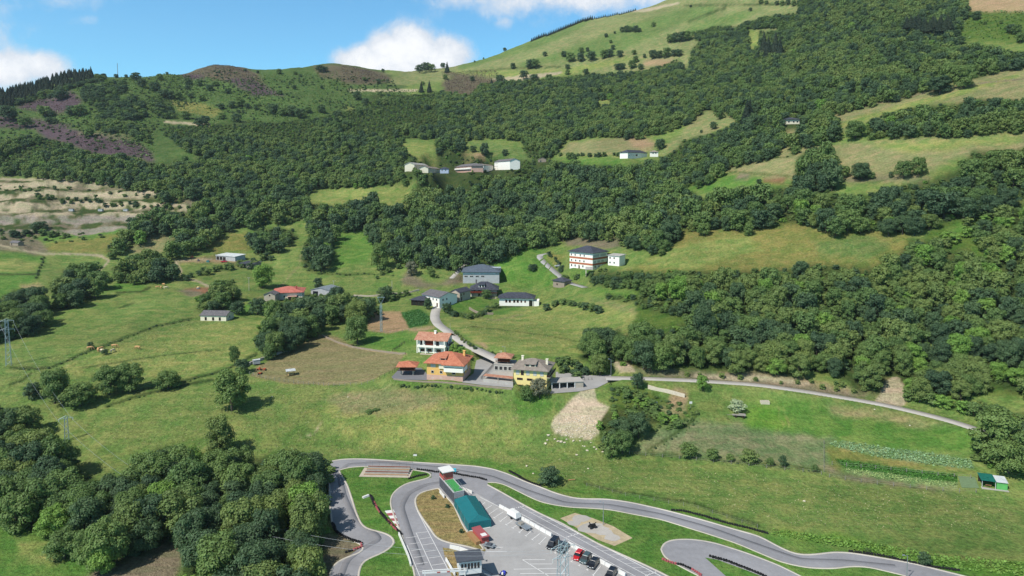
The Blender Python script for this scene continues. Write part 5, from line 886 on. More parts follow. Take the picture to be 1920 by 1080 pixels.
def roof_mb(kind, W, D, h, rh, ov, m, fascia=None, y0=0.0, x0=0.0, off=0.5):
    mb = MB(); X0, X1, Y0, Y1 = x0 - ov, x0 + W + ov, y0 - ov, y0 + D + ov; t = .22; dz = .0
    sl = rh / (D / 2 if kind in ('gx', 'hip') else W / 2); zl = h - sl * ov * .0 + .02
    if kind == 'gx':   # ridge along x
        ym = Y0 + (Y1 - Y0) * off; zr = h + rh
        mb.slab([(X0, Y0, zl), (X1, Y0, zl), (X1, ym, zr), (X0, ym, zr)], t, m); mb.slab([(X0, ym, zr), (X1, ym, zr), (X1, Y1, zl), (X0, Y1, zl)], t, m)
    elif kind == 'gy':
        xm = (X0 + X1) / 2; zr = h + rh
        mb.slab([(X0, Y0, zl), (xm, Y0, zr), (xm, Y1, zr), (X0, Y1, zl)], t, m); mb.slab([(xm, Y0, zr), (X1, Y0, zl), (X1, Y1, zl), (xm, Y1, zr)], t, m)
    elif kind == 'hip':
        hy = (Y1 - Y0) / 2; ym = Y0 + hy; zr = h + rh
        if X1 - X0 >= Y1 - Y0: r0, r1 = (X0 + hy, ym), (X1 - hy, ym)
        else: hx = (X1 - X0) / 2; r0 = r1 = None
        if r0:
            a, b_ = (*r0, zr), (*r1, zr)
            mb.slab([(X0, Y0, zl), (X1, Y0, zl), b_, a], t, m); mb.slab([(X1, Y1, zl), (X0, Y1, zl), a, b_], t, m); mb.slab([(X1, Y0, zl), (X1, Y1, zl), b_], t, m); mb.slab([(X0, Y1, zl), (X0, Y0, zl), a], t, m)
        else:
            xm = (X0 + X1) / 2; a, b_ = (xm, Y0 + hx, zr), (xm, Y1 - hx, zr)
            mb.slab([(X0, Y0, zl), (X1, Y0, zl), a], t, m); mb.slab([(X1, Y1, zl), (X0, Y1, zl), b_], t, m); mb.slab([(X1, Y0, zl), (X1, Y1, zl), b_, a], t, m); mb.slab([(X0, Y1, zl), (X0, Y0, zl), a, b_], t, m)
    elif kind == 'pyr':
        c = ((X0 + X1) / 2, (Y0 + Y1) / 2, h + rh); P = [(X0, Y0, zl), (X1, Y0, zl), (X1, Y1, zl), (X0, Y1, zl)]
        for i in range(4): mb.slab([P[i], P[(i + 1) % 4], c], t, m)
    elif kind == 'mono': mb.slab([(X0, Y0, h), (X1, Y0, h), (X1, Y1, h + rh), (X0, Y1, h + rh)], t, m)
    elif kind == 'flat': mb.box(X0, X1, Y0, Y1, h, h + .3, m)
    return mb
def house(key, name, label, cat, h, kind, rh, ov, wm, rm, wins=(), extra=None, group=None, chim=(), dorm=(), base=None, bands=()):
    s = SITE[key]; W, D = s['W'], s['D']; root = empty(name, (s['o'][0], s['o'][1], s['z']), s['rot'], label, cat, group)
    wb = MB(); sl = h
    if kind == 'gx':
        wb.add([(0, 0, -3), (W, 0, -3), (W, D, -3), (0, D, -3), (0, 0, h), (W, 0, h), (W, D, h), (0, D, h), (0, D / 2, h + rh - .25), (W, D / 2, h + rh - .25)], [(0, 1, 5, 4), (2, 3, 7, 6), (1, 2, 6, 9, 5), (3, 0, 4, 8, 7)], wm)
    elif kind == 'gy':
        wb.add([(0, 0, -3), (W, 0, -3), (W, D, -3), (0, D, -3), (0, 0, h), (W, 0, h), (W, D, h), (0, D, h), (W / 2, 0, h + rh - .25), (W / 2, D, h + rh - .25)], [(0, 1, 5, 8, 4), (1, 2, 6, 5), (2, 3, 7, 9, 6), (3, 0, 4, 7)], wm)
    else: wb.box(0, W, 0, D, -3, h, wm)
    wl = wb.build('wall', root)
    rf = roof_mb(kind, W, D, h, rh, ov, rm).build('roof', root)
    if base: MB().box(-.06, W + .06, -.06, D + .06, -3, base[0], base[1]).build('plinth', root)
    for (z0, z1, bm) in bands: MB().box(-.05, W + .05, -.05, D + .05, z0, z1, bm).build('brick_band', root)
    for (x, y, z0, z1, cm) in chim:
        c = MB().box(x, x + .8, y, y + .8, z0, z1, cm).box(x - .12, x + .92, y - .12, y + .92, z1, z1 + .18, cm).build('chimney', rf)
    for (x, y, z, w, d, hh, dm, nwin) in dorm:
        dmb = MB().box(x, x + w, y, y + d, z, z + hh, dm); dmb.add([(x - .3, y - .45, z + hh), (x + w + .3, y - .45, z + hh), (x + w + .3, y + d + 1.2, z + hh + .9), (x - .3, y + d + 1.2, z + hh + .9), (x - .3, y - .45, z + hh - .15), (x + w + .3, y - .45, z + hh - .15), (x + w + .3, y + d + 1.2, z + hh + .7), (x - .3, y + d + 1.2, z + hh + .7)], [(0, 1, 2, 3), (7, 6, 5, 4), (0, 4, 5, 1), (1, 5, 6, 2), (2, 6, 7, 3), (3, 7, 4, 0)], rm)
        dd = dmb.build('dormer', rf)
        for i in range(nwin):
            ww = w / nwin; MB().box(x + ww * i + ww * .18, x + ww * (i + 1) - ww * .18, y - .05, y + .02, z + hh * .2, z + hh * .82, M['glass']).build('dormer_window', dd)
    win_parts(root, W, D, wins)
    if extra: extra(root, W, D, rf)
    return root
def row(side, us, z, w, h, kind='frame'): return [(side, u, z, w, h, kind) for u in us]
# --- yellow house
def ex_yellow(r, W, D, rf):
    b = MB().box(W, W + 1.3, -.1, D, 4.9, 5.05, M['cream']).box(W + 1.2, W + 1.3, -.1, D, 5.05, 5.9, M['darkwood']).box(W, W + 1.2, -.1, 0, 5.05, 5.9, M['darkwood']); b.build('balcony', r)
    MB().box(-.3, W + .3, -.3, -.02, 7.2, 7.4, M['yellow']).build('cornice', r)
house('yellow', 'yellow_house', 'yellow three storey house with grey hipped roof and wide dormer', 'house', 7.6, 'hip', 2.9, 1.0, M['yellow'], M['grey_tile'],
      row('f', [1.4, 5.2, 9.0], 3.5, 2.0, .6, 'brownframe') + row('f', [1.4, 5.2], .9, 2.0, .6, 'brownframe') + row('f', [2.9], 5.4, .9, 1.7, 'brownframe') + row('f', [1.0, 4.9, 7.6, 10.2], 5.5, 1.1, 1.4, 'blind') + row('r', [2, 6], 5.4, 1.2, 1.5, 'brownframe') + row('r', [1.5, 5, 8], 2.6, 1.2, .9, 'brownframe'), ex_yellow,
      chim=[(1.2, 7.5, 8.0, 10.4, M['cream']), (11.2, 5.0, 8.4, 10.4, M['cream'])], dorm=[(4.0, .9, 8.3, 4.2, 2.0, 1.15, M['cream'], 2)])
def ex_orange(r, W, D, rf):
    g = MB().box(7.1, W + .5, -1.4, 5.0, 3.4, 6.3, M['white']).build('glazed_gallery', r)
    MB().box(7.5, W, -1.46, -1.4, 5.0, 5.2, M['glass']).build('window_band', g); MB().box(W + .5, W + .56, -.8, 4.4, 5.0, 5.2, M['glass']).build('window_band', g)
    roof_mb('hip', W - 7.1 + .5, 7.5, 6.3, 2.5, .8, M['orange_tile'], y0=-1.4, x0=7.1).build('wing_roof', r)
    MB().box(4.9, 6.9, -.5, 0, 4.3, 6.2, M['cream']).build('entrance_bay', r)
house('orange', 'orange_house', 'amber walled house with orange hipped tile roof and white gallery', 'house', 6.4, 'hip', 3.1, 1.1, M['amber'], M['orange_tile'],
      row('f', [1.8, 5.2], 2.4, .9, .9) + row('f', [10.0], 2.3, 1.2, .9) + row('f', [1.6], 4.7, 1.8, 1.0, 'blind') + row('f', [2.0, 5.4, 9.9], .35, .5, .35) + row('r', [2, 6, 9], 2.0, 1.1, 1.1) + row('l', [3, 7], 4.4, 1.0, 1.2), ex_orange,
      chim=[(12.2, 7.6, 7.2, 9.4, M['amber'])], dorm=[(4.9, 1.0, 6.9, 2.3, 2.2, 1.25, M['cream'], 1)], base=(1.7, M['pinkwall']))
def ex_tile(r, W, D, rf):
    b = MB().box(-.1, W + .1, -1.5, 0, 2.6, 2.85, M['white']); [b.box(x, x + .35, -1.5, -1.2, 0, 2.6, M['white']) for x in (-.1, 3.6, 7.4, W - .25)]; b.box(-.1, W + .1, -1.5, -1.42, 2.85, 3.5, M['white']); [b.box(x, x + .4, -1.5, -1.15, 3.5, 5.5, M['white']) for x in (-.1, 2.6, 7.4, W - .3)]
    b.build('front_gallery', r); MB().box(3.2, 7.2, -.2, -.02, 2.9, 5.2, M['woodr']).build('shutter_wall', r)
    b = MB().box(W, W + 1.1, 1, D - 1, 2.6, 2.8, M['white']).box(W + 1.05, W + 1.1, 1, D - 1, 2.8, 3.7, M['rail']); b.build('side_balcony', r)
    MB().box(W * .15, W * .9, -3.2, -1.6, -2.0, .0, M['stonel']).build('front_wall', r)
house('white_tile', 'tiled_white_house', 'white two storey house with faded pink tile roof and front gallery', 'house', 5.6, 'gx', 2.3, 1.3, M['white'], M['old_tile'],
      row('f', [1.2, 8.2], 3.0, 1.1, 1.9, 'brownframe') + row('f', [1.2, 4.2, 8.3], .5, 1.8, 1.1, 'brownframe') + row('r', [2, 5.5], 3.4, 1.0, 1.4, 'brownframe') + row('r', [3.8], 5.9, .9, 1.0, 'brownframe') + row('r', [2, 5.5], .6, 1.0, 1.1, 'brownframe'), ex_tile, chim=[(6.2, 3.2, 6.6, 8.6, M['white'])])
def granary(key, label, rm, leg, body):
    s = SITE[key]; W, D = s['W'], s['D']; r = empty('granary', (s['o'][0], s['o'][1], s['z']), s['rot'], label, 'granary')
    for x in (.4, W - .8):
        for y in (.4, D - .8): MB().box(x, x + .4, y, y + .4, -2, leg, M['stonel'], ).box(x - .2, x + .6, y - .2, y + .6, leg, leg + .12, M['stonel']).build('leg', r)
    MB().box(.1, W - .1, .1, D - .1, leg + .12, leg + body, M['woodr']).build('wooden_body', r)
    b = MB().box(-.6, W + .6, -.7, .1, leg + .3, leg + .4, M['wood']); [b.box(x, x + .08, -.7, -.62, leg + .4, leg + 1.2, M['wood']) for x in np.arange(-.6, W + .6, .5)]; b.box(-.6, W + .6, -.7, -.62, leg + 1.2, leg + 1.3, M['wood']); b.build('balcony', r)
    roof_mb('pyr', W, D, leg + body, 1.5, 1.2, rm).build('roof', r); return r
granary('granary_red', 'wooden granary on stone legs with bright orange roof by the paddock', M['orange_tile'], 1.8, 1.9)
house('granary_low', 'garage_building', 'low white garage with four dark openings beside the yellow house', 'garage', 2.9, 'flat', .3, .1, M['concrete'], M['concrete'], row('f', [.4, 2.2, 4.0, 5.8], .9, 1.2, 1.4))
s_ = SITE['granary_low']; gp = s_['o'] + np.array([*(s_['u'] * 1.2 + s_['v'] * 1.2), 0]); SITE['gran2'] = dict(s_, o=gp, z=s_['z'] + 3.2, W=4.6, D=4.4)
granary('gran2', 'dark wooden granary with weathered pyramid roof on the garage top', M['old_tile'], .5, 1.9)
# --- village
house('striped', 'striped_apartment_house', 'white three storey block with brick red bands and dark slate roof', 'apartment house', 10.2, 'hip', 3.4, 1.1, M['white'], M['slate'],
      row('f', [1.2, 4, 7, 10], .9, .8, 1.2) + row('f', [1.2, 4.4, 7.6, 10.8], 4.2, .8, 1.0) + row('f', [1.0, 4, 8, 11], 7.6, .7, 1.1) + row('f', [7], -.2, 1.0, 1.8, 'door') + row('r', [1, 8], 7.7, 5.5, 1.2, 'blind') + row('r', [1, 5, 9], 4.1, 2.2, 1.0, 'blind') + row('r', [2, 6, 10], .9, 1.0, 1.2),
      bands=[(2.5, 3.7, M['brickred']), (5.9, 7.1, M['brickred'])])
house('annex', 'flat_roofed_annex', 'small white two storey house with flat light roof beside the striped block', 'house', 6.0, 'mono', .5, .5, M['white'], M['fibre'], row('f', [1.0, 3.8], 1.3, .8, .9) + row('f', [1.0, 3.8], 4.0, .8, 1.0))
house('stone_small', 'stone_house', 'small brown stone house with dark pyramid roof by the upper lane', 'house', 4.2, 'pyr', 2.0, .7, M['stone'], M['slate'], row('f', [2.8], 1.5, .7, .9, 'brownframe') + row('r', [2.5], .3, 1.1, 2.2, 'door'))
def ex_hall(r, W, D, rf):
    MB().box(.3, W * .9, -.1, 0, 5.6, 6.6, M['metal_roof']).box(W * .3, W + .9, 8, 8.3, 8.6, 9.4, M['metal_roof']).build('roof_light', r)
    MB().box(-.05, 0, 0, D, -.5, 3.5, M['stonel']).build('stone_side', r)
house('hall', 'sports_hall', 'large village hall with broad slate blue roof and pale side walls', 'hall', 7.2, 'hip', 3.6, 1.0, M['greywall'], M['slate_blue'], row('f', [1, 4.5, 8, 11.5], 4.0, 2.0, .8) + row('l', [3, 8, 13], 4.4, 2.4, .8), ex_hall)
def ex_chalet(r, W, D, rf):
    MB().box(-.8, W + .8, -1.6, 0, 2.3, 2.5, M['wood']).box(-.8, W * .55, -1.6, -1.5, 2.5, 3.5, M['woodr']).build('wooden_gallery', r); MB().box(-.4, .0, -.6, D, -.5, 3.8, M['white']).build('white_pier', r)
    MB().box(.5, W, -4.0, -1.8, -2.2, -.2, M['stonel']).build('terrace_wall', r)
house('chalet', 'slate_chalet', 'chalet with steep dark slate roof, white dormer and red wooden gallery', 'house', 4.3, 'hip', 4.0, 1.4, M['stonel'], M['slate'], row('f', [1.2, 4, 7.4, 10.4], 2.7, 1.1, 1.3, 'brownframe') + row('f', [4, 9], .3, 1.2, 1.4, 'brownframe'), ex_chalet, chim=[(2.2, 5.5, 6.5, 9.2, M['slate_old'])], dorm=[(4.4, .6, 5.2, 3.4, 2.6, 1.9, M['white'], 2)])
def ex_long(r, W, D, rf):
    MB().box(W + .3, W + 3.2, 0, D * .8, -3, 3.0, M['white']).build('end_wing', r); MB().box(-1.0, 6, -3.2, -2.8, -3, -.6, M['stonel']).build('garden_wall', r)
house('long_white', 'long_white_house', 'long white house with dark slate roof and reddish framed windows', 'house', 4.6, 'hip', 2.6, 1.0, M['white'], M['slate'], row('f', [3.6, 5.6, 8.2, 10.2], 2.0, 1.0, 1.4, 'redframe') + row('f', [12.4, 14.6], 2.1, .7, 1.1, 'redframe') + row('f', [17.2], 0, 2.0, 3.4, 'garage'), ex_long)
house('gable_white', 'gabled_white_house', 'bright white gabled house with slate roof at the head of the street', 'house', 5.6, 'gy', 2.2, .6, M['white'], M['slate_old'], row('f', [2.2, 5.0], 3.4, .8, 1.0) + row('f', [2.2, 5.0, 7.8], .8, .8, 1.0) + row('l', [2, 5, 8, 11], 3.4, .8, 1.1) + row('l', [1.4], 0, 1.1, 2.1, 'door'))
house('dark_barn', 'open_barn', 'low dark barn with slate roof and open wooden front', 'barn', 3.2, 'hip', 1.8, .9, M['darkwood'], M['slate'], row('f', [.8, 3.6, 6.6], .2, 2.2, 2.2, 'garage'))
house('low_shed', 'low_village_shed', 'low grey roofed shed between the barn and the gabled house', 'shed', 3.4, 'mono', .8, .4, M['stone'], M['slate_old'], row('f', [1.6], 1.0, .9, 1.0))
house('stone_annex', 'stone_annex_house', 'small stone and white house wedged between the gabled house and the chalet', 'house', 5.0, 'gx', 1.9, .5, M['stonel'], M['slate'], row('f', [1.0, 3.6], 3.2, .7, .9, 'brownframe') + row('f', [1.2], .2, 1.0, 2.0, 'door'))
# --- left farms
def ex_farm(r, W, D, rf):
    MB().box(W * .52, W * .8, -2.2, 0, -.5, 2.1, M['darkwood']).box(W * .5, W * .82, -2.4, 0, 2.1, 2.3, M['pinkwall']).build('porch', r)
house('farm_red', 'red_roofed_farmhouse', 'cream farmhouse with broad red hipped tile roof', 'farmhouse', 4.4, 'hip', 2.6, 1.0, M['cream'], M['red_tile'], row('f', [13.5], 1.5, .6, .9, 'brownframe') + row('f', [6.0], 1.5, .7, .9, 'brownframe') + row('r', [3, 8], 1.6, .9, 1.0), ex_farm, chim=[(12.6, 3, 5.2, 7.4, M['redp'])])
house('farm_gable', 'gabled_stone_house', 'small pale stone gable house in front of the red roofed farm', 'house', 4.2, 'gy', 1.5, .4, M['stonel'], M['slate_old'], row('f', [3.0], 3.4, .6, .6, 'brownframe') + row('l', [2, 4.5], 1.6, .7, .9))
house('farm_metal', 'metal_barn', 'grey sheet metal barn with pale roof right of the red farm', 'barn', 3.6, 'gy', 1.6, .3, M['greywall'], M['metal_grey'], row('f', [1.5], 0, 3.5, 2.8, 'garage'))
house('long_barn', 'long_white_barn', 'long white barn with grey fibre roof and three small doors', 'barn', 2.8, 'gx', 1.9, .4, M['cream'], M['slate_old'], row('f', [2.4, 6.4, 10.0], .3, .9, 1.5, 'brownframe') + row('r', [3], 1.0, 1.0, 1.0))
house('tin_farm', 'tin_roofed_shed', 'open shed with bright white tin roof beside farm machinery', 'shed', 3.4, 'mono', .9, .4, M['greywall'], M['metal_roof'], row('f', [.6, 4, 7.4], .2, 2.8, 2.3, 'garage'))
house('dark_shed', 'dark_roofed_shed', 'small shed with dark flat roof right of the tin roofed one', 'shed', 2.9, 'mono', .9, .6, M['greywood'], M['slate'], row('f', [.8, 4.2], .2, 2.4, 1.9, 'garage'))
house('tiny_barn', 'field_hut', 'tiny stone field hut with grey roof above the far left track', 'hut', 2.2, 'gx', 1.3, .3, M['stone'], M['slate_old'], row('f', [1.6], .2, .8, 1.4, 'garage'))
# --- hamlet and far houses
house('h_cream', 'cream_house', 'cream house with pale tile roof at the left end of the hamlet', 'house', 6.2, 'gx', 2.2, .5, M['cream'], M['fibre'], row('f', [2, 5, 8, 11], 3.6, .8, .8))
house('h_mid', 'low_hamlet_house', 'low pale house with brownish roof between cream and blue hamlet houses', 'house', 4.4, 'gx', 2.0, .5, M['cream'], M['grey_tile'], row('f', [2, 5.5, 9], 1.6, .8, .9))
house('h_blue', 'blue_trimmed_house', 'small hamlet house with pale blue front and dark roof', 'house', 4.6, 'hip', 1.4, .6, M['bluepaint'], M['slate'], row('f', [1.5, 5], 2.6, 1.0, 1.0))
def ex_gal(r, W, D, rf): MB().box(1, W - 2, -1.2, 0, 3.2, 4.4, M['white']).box(1, W - 2, -1.2, 0, 2.9, 3.1, M['white']).build('white_gallery', r)
house('h_gallery', 'gallery_house', 'hamlet house with slate roof and long white upper gallery', 'house', 6.0, 'hip', 2.6, .8, M['pinkwall'], M['slate_old'], row('f', [2, 5, 8, 11], .8, 1.0, 1.2) + row('f', [2, 5, 8, 11], 4.5, 1.0, 1.0), ex_gal)
house('h_white', 'small_white_house', 'small white hamlet house left of the tallest one', 'house', 5.8, 'gx', 1.4, .4, M['white'], M['grey_tile'], row('f', [1.2, 3.6, 6, 8.4], 3.6, .9, 1.1) + row('f', [1.2, 4.4, 7.6], .9, .9, 1.1))
house('h_big', 'tall_hamlet_house', 'tallest hamlet house, pale with grey roof and three window rows', 'house', 8.4, 'gx', 2.4, .5, M['white'], M['slate_old'], row('f', [1.5, 5, 8.5, 12], 6.0, .9, 1.2) + row('f', [1.5, 5, 8.5, 12], 3.3, .9, 1.2) + row('f', [1.5, 5, 12], .7, .9, 1.2))
house('h_stone', 'stone_barn', 'small stone barn with brown roof standing alone above the wood', 'barn', 3.0, 'gy', 1.8, .3, M['stone'], M['grey_tile'], row('f', [2], .2, 1.2, 1.6, 'garage'))
house('far_white', 'far_white_house', 'bright white house with slate hipped roof below a reddish field', 'house', 5.4, 'hip', 2.6, .6, M['white'], M['slate'], row('f', [2.5, 5.5, 8.5], 2.6, .6, .8) + row('f', [11.5], 2.4, 2.4, 1.4, 'brownframe'))
house('far_small', 'white_outbuilding', 'small white outbuilding with reddish roof right of the far white house', 'outbuilding', 4.4, 'hip', 1.6, .6, M['white'], M['grey_tile'], row('f', [1, 3.4], 3.0, 1.2, .8, 'brownframe'))
house('top_white', 'hilltop_white_house', 'small white house with slate roof high at the forest edge', 'house', 4.0, 'hip', 2.0, .9, M['cream'], M['slate'], row('f', [2, 6, 9], 1.5, 1.2, 1.2))
# ------------------------------------------------------------------ roads and yards
def asphalt(name, c, stain=.25):
    m, nt, b = newmat(name); geo = nd(nt, 'ShaderNodeNewGeometry'); P = geo.outputs['Position']
    n1 = noise(nt, P, .07, 4, .6, .6); n2 = noise(nt, P, .8, 4, .6); n3 = noise(nt, P, 7, 2, .5)
    f = mth(nt, 'ADD', mth(nt, 'ADD', mth(nt, 'MULTIPLY', n1, stain * 2.2), mth(nt, 'MULTIPLY', n2, stain * .9)), mth(nt, 'ADD', mth(nt, 'MULTIPLY', n3, .25), 1 - stain * 1.55 - .125))
    comb = nd(nt, 'ShaderNodeCombineColor'); [nt.links.new(f, comb.inputs[i]) for i in range(3)]
    nt.links.new(mixc(nt, 1.0, c, comb.outputs[0], 'MULTIPLY'), b.inputs['Base Color']); b.inputs['Roughness'].default_value = .85; b.inputs['Specular IOR Level'].default_value = .25; return m
M['asphalt'] = asphalt('asphalt_old', (.228, .228, .245), .42); M['asphalt_d'] = asphalt('asphalt_darker', (.155, .158, .175), .2); M['asphalt_l'] = asphalt('asphalt_pale', (.29, .285, .28), .3); M['conc'] = asphalt('road_concrete', (.36, .34, .315), .3)
M['kerb'] = asphalt('kerb_concrete', (.42, .39, .34), .35); M['line'] = simple('line_paint', (206, 206, 206), .7, nsc=.6, namp=.15)
def ribbon(name, P, w, m, label, lift=.0, kind='structure', cat=None):
    P = np.asarray(P); T = np.gradient(P[:, :2], axis=0); T /= np.linalg.norm(T, axis=1)[:, None] + 1e-9; N_ = np.stack([-T[:, 1], T[:, 0]], 1)
    V = []; 
    for s_ in (-.5, .5): V.append(np.hstack([P[:, :2] + N_ * w * s_, P[:, 2:3] + lift]))
    for s_ in (-.5, .5): V.append(np.hstack([P[:, :2] + N_ * (w + .3) * s_, P[:, 2:3] + lift - .35]))
    n = len(P); v = np.vstack(V); f = []
    for i in range(n - 1): f += [[i, i + 1, n + i + 1, n + i][::-1], [i, i + 1, 2 * n + i + 1, 2 * n + i], [n + i, n + i + 1, 3 * n + i + 1, 3 * n + i][::-1]]
    me = mesh_np(name, v, f, [m]); o = bpy.data.objects.new(name, me); COL.objects.link(o); return setp(o, label, cat, None, kind)
for k, (P, w) in RD.items(): ribbon(k, P, w, M['conc'] if k != 'upper_lane' else M['asphalt_l'], {'valley_lane': 'narrow pale lane running right along the foot of the wooded slope', 'village_street': 'grey village street curving up from the houses', 'upper_lane': 'pale lane climbing to the striped building', 'field_track': 'track behind the village hall'}[k])
def sheet(name, Q, m, label, up=0.0, kind='structure'):
    mb = MB(); Q = [tuple(q) for q in Q]; ar = sum(a[0] * b_[1] - b_[0] * a[1] for a, b_ in zip(Q, Q[1:] + Q[:1]))
    if ar < 0: Q = Q[::-1]
    mb.add([(x, y, z + up) for x, y, z in Q], [list(range(len(Q)))], m); return mb.build(name, None, label, None, None, kind)
for k, Q in YD.items(): sheet(k, Q, M['asphalt_l'] if k != 'granary_yard' else M['asphalt_d'], {'granary_yard': 'dark asphalt yard around the small granary', 'driveway': 'grey driveway between the orange and yellow houses', 'plaza': 'pale concrete yard right of the yellow house'}[k], .02)
# ------------------------------------------------------------------ kart circuit on the level valley floor
K1 = lambda *p: C(600, 840, 4.5, *p)
K2 = lambda *p: C(900, 860, 4.909, *p)
K3 = lambda *p: C(1280, 720, 3, *p)
def G(pts, z=0.0): return np.array([plane(x, y, z) for x, y in pts])
OUT_TOP = K1((100, 110), (160, 98), (230, 92), (350, 92), (470, 97), (800, 120), (1200, 145), (1340, 155)) + K2((0, 75), (120, 95), (270, 145), (400, 205), (540, 255), (700, 320), (870, 365), (1000, 372), (1100, 370), (1200, 375), (1400, 405), (1669, 465)) + K3((0, 735), (130, 770), (300, 820), (430, 855), (520, 905), (600, 945), (640, 958), (680, 963), (760, 958), (850, 945), (950, 950), (1100, 975), (1300, 1010), (1500, 1060), (1700, 1110), (1900, 1170))
LEFT = [(615, 1150), (617, 1110), (618, 1080), (622, 1064), (633, 1053), (649, 1045), (673, 1038), (684, 1031), (684, 1025), (671, 1017), (644, 1007), (629, 996), (622, 982), (620, 960), (618, 930), (617, 900), (616, 880)]
sheet('paddock_asphalt', G(OUT_TOP + [(1300, 1250), (700, 1250)] + LEFT, .0), M['asphalt'], 'grey asphalt of the kart circuit and its parking area')
sheet('parking_area', G([(893, 925), (936, 950), (966, 966), (1034, 1006), (1065, 1021), (1180, 1085), (1260, 1130), (1180, 1200), (880, 1200), (900, 1090), (905, 1050), (911, 1031), (880, 1000), (852, 946), (868, 938)]), asphalt('asphalt_pale_bays', (.31, .305, .305), .32), 'pale weathered asphalt of the parking area', .015)
STRIP_LOW = K3((0, 800), (130, 840), (300, 895), (430, 950), (560, 1005), (700, 1035), (850, 1040), (950, 1025), (1050, 1030), (1150, 1055), (1260, 1080), (1500, 1160), (1700, 1240))
STRIP_LOW2 = K2((1669, 560), (1400, 510), (1200, 470), (1000, 455), (850, 450), (700, 430), (560, 400), (450, 350), (330, 290), (220, 235), (130, 215), (70, 220))
PAD_EDGE = K2((70, 240), (200, 310), (410, 430), (580, 520), (750, 590), (900, 680), (1100, 790), (1300, 880), (1500, 970), (1669, 1050), (1800, 1120), (2000, 1220))
mgk, nt, b = newmat('mown_grass'); rgb = nd(nt, 'ShaderNodeRGB'); rgb.outputs[0].default_value = (*[v * KG for v in s2l((104, 142, 70))], 1); grass_nodes(nt, b, rgb.outputs[0], 1.0)
mgd, nt, b = newmat('dry_grass'); rgb = nd(nt, 'ShaderNodeRGB'); rgb.outputs[0].default_value = (*[v * KG for v in s2l((164, 146, 100))], 1); grass_nodes(nt, b, rgb.outputs[0], 1.3)
ISL = [('infield_grass', mgk, 'bright mown grass inside the left loop of the circuit', K1((160, 190), (230, 165), (370, 155), (620, 165), (820, 190), (940, 210), (940, 250), (850, 270), (740, 295), (690, 320), (650, 350), (615, 385), (598, 420), (596, 480), (620, 560), (650, 640), (690, 730), (720, 830), (750, 920), (790, 1010), (800, 1080), (815, 1150), (815, 1300), (330, 1300), (325, 1120), (325, 1080), (330, 1040), (350, 970), (400, 935), (500, 900), (590, 850), (635, 800), (620, 760), (580, 730), (500, 705), (400, 685), (370, 665), (340, 630), (300, 530), (270, 430), (230, 310), (180, 230))),
 ('dry_mound', mgd, 'dry yellow grass bank left of the green tent', K1((1000, 340), (900, 360), (840, 380), (810, 410), (800, 450), (820, 520), (870, 600), (930, 680), (980, 760), (1080, 800), (1250, 830), (1390, 875), (1400, 860), (1250, 720), (1200, 640), (1130, 480))),
 ('hut_verge', mgd, 'dry grass island behind the timing hut', K1((1035, 840), (1100, 850), (1200, 880), (1290, 925), (1240, 950), (1180, 1000), (1160, 1120), (1110, 1080), (1060, 950))),
 ('circuit_grass', mgk, 'green grass between the outer track and the starting straight', STRIP_LOW2[::-1] + STRIP_LOW + [(1700, 1300), (1400, 1250)] + PAD_EDGE[::-1])]
for i, (nm, m_, lab, pts) in enumerate(ISL): sheet(nm, G(pts), m_, lab, .03)
LOOP = [(1240, 1030), (1243, 1020), (1255, 1013), (1280, 1011), (1305, 1012), (1340, 1018), (1400, 1037), (1460, 1060), (1500, 1080), (1560, 1110), (1640, 1150), (1560, 1200), (1400, 1110), (1310, 1080), (1275, 1062), (1245, 1045)]
sheet('inner_loop', G(LOOP), M['asphalt'], 'asphalt of the inner hairpin loop at lower right', .06)
sheet('loop_grass', G([(1322, 1046), (1345, 1050), (1400, 1070), (1440, 1086), (1470, 1110), (1400, 1105), (1360, 1080)]), mgk, 'narrow grass strip inside the hairpin', .09)
def closed(P): return np.vstack([P, P[:1]])
def flatline(name, pts, w, m, z, label, cl=False, step=1.2, kind='structure'):
    P = G(pts); P = closed(P) if cl else P; P = smooth3(resample3(P, step), 3) if step else P; P[:, 2] = 0
    return ribbon(name, P, w, m, label, z, kind)
KE = [('kerb_outer', OUT_TOP, 0), ('kerb_left', LEFT[1:], 0), ('kerb_infield', ISL[0][3], 1), ('kerb_mound', ISL[1][3], 1), ('kerb_strip', STRIP_LOW2[::-1] + STRIP_LOW, 0), ('kerb_straight', PAD_EDGE, 0), ('kerb_loop', LOOP[:-4] , 0), ('kerb_hairpin', [(1310, 1080), (1275, 1062), (1245, 1045), (1240, 1030)], 0)]
for nm, pts, cl in KE: flatline('kerb', pts, .42, M['kerb'], .11, {'kerb_outer': 'pale concrete kerb along the outer edge of the circuit', 'kerb_left': 'pale kerb along the far left bend', 'kerb_infield': 'pale kerb around the mown infield', 'kerb_mound': 'pale kerb around the dry bank', 'kerb_strip': 'pale kerb between the outer track and the grass', 'kerb_straight': 'pale kerb along the starting straight', 'kerb_loop': 'pale kerb around the inner loop', 'kerb_hairpin': 'pale kerb at the left end of the inner loop'}[nm], cl)
M['rubber'] = asphalt('rubbered_asphalt', (.175, .175, .19), .3)
for i, pts in enumerate([[(640, 1078), (650, 1050), (690, 1022), (715, 1012), (700, 998), (665, 975), (645, 930), (636, 890), (650, 870), (720, 868), (820, 876), (920, 893), (990, 921), (1060, 944), (1140, 947), (1240, 965), (1330, 990), (1420, 1022), (1500, 1050), (1580, 1052), (1680, 1062)], [(790, 1060), (768, 1000), (752, 950), (765, 925), (800, 908), (850, 902)]]): flatline('tyre_marks', pts, 1.6, M['rubber'], .024, 'darker rubbered racing line on the outer track' if i == 0 else 'darker rubbered line into the bay lane')
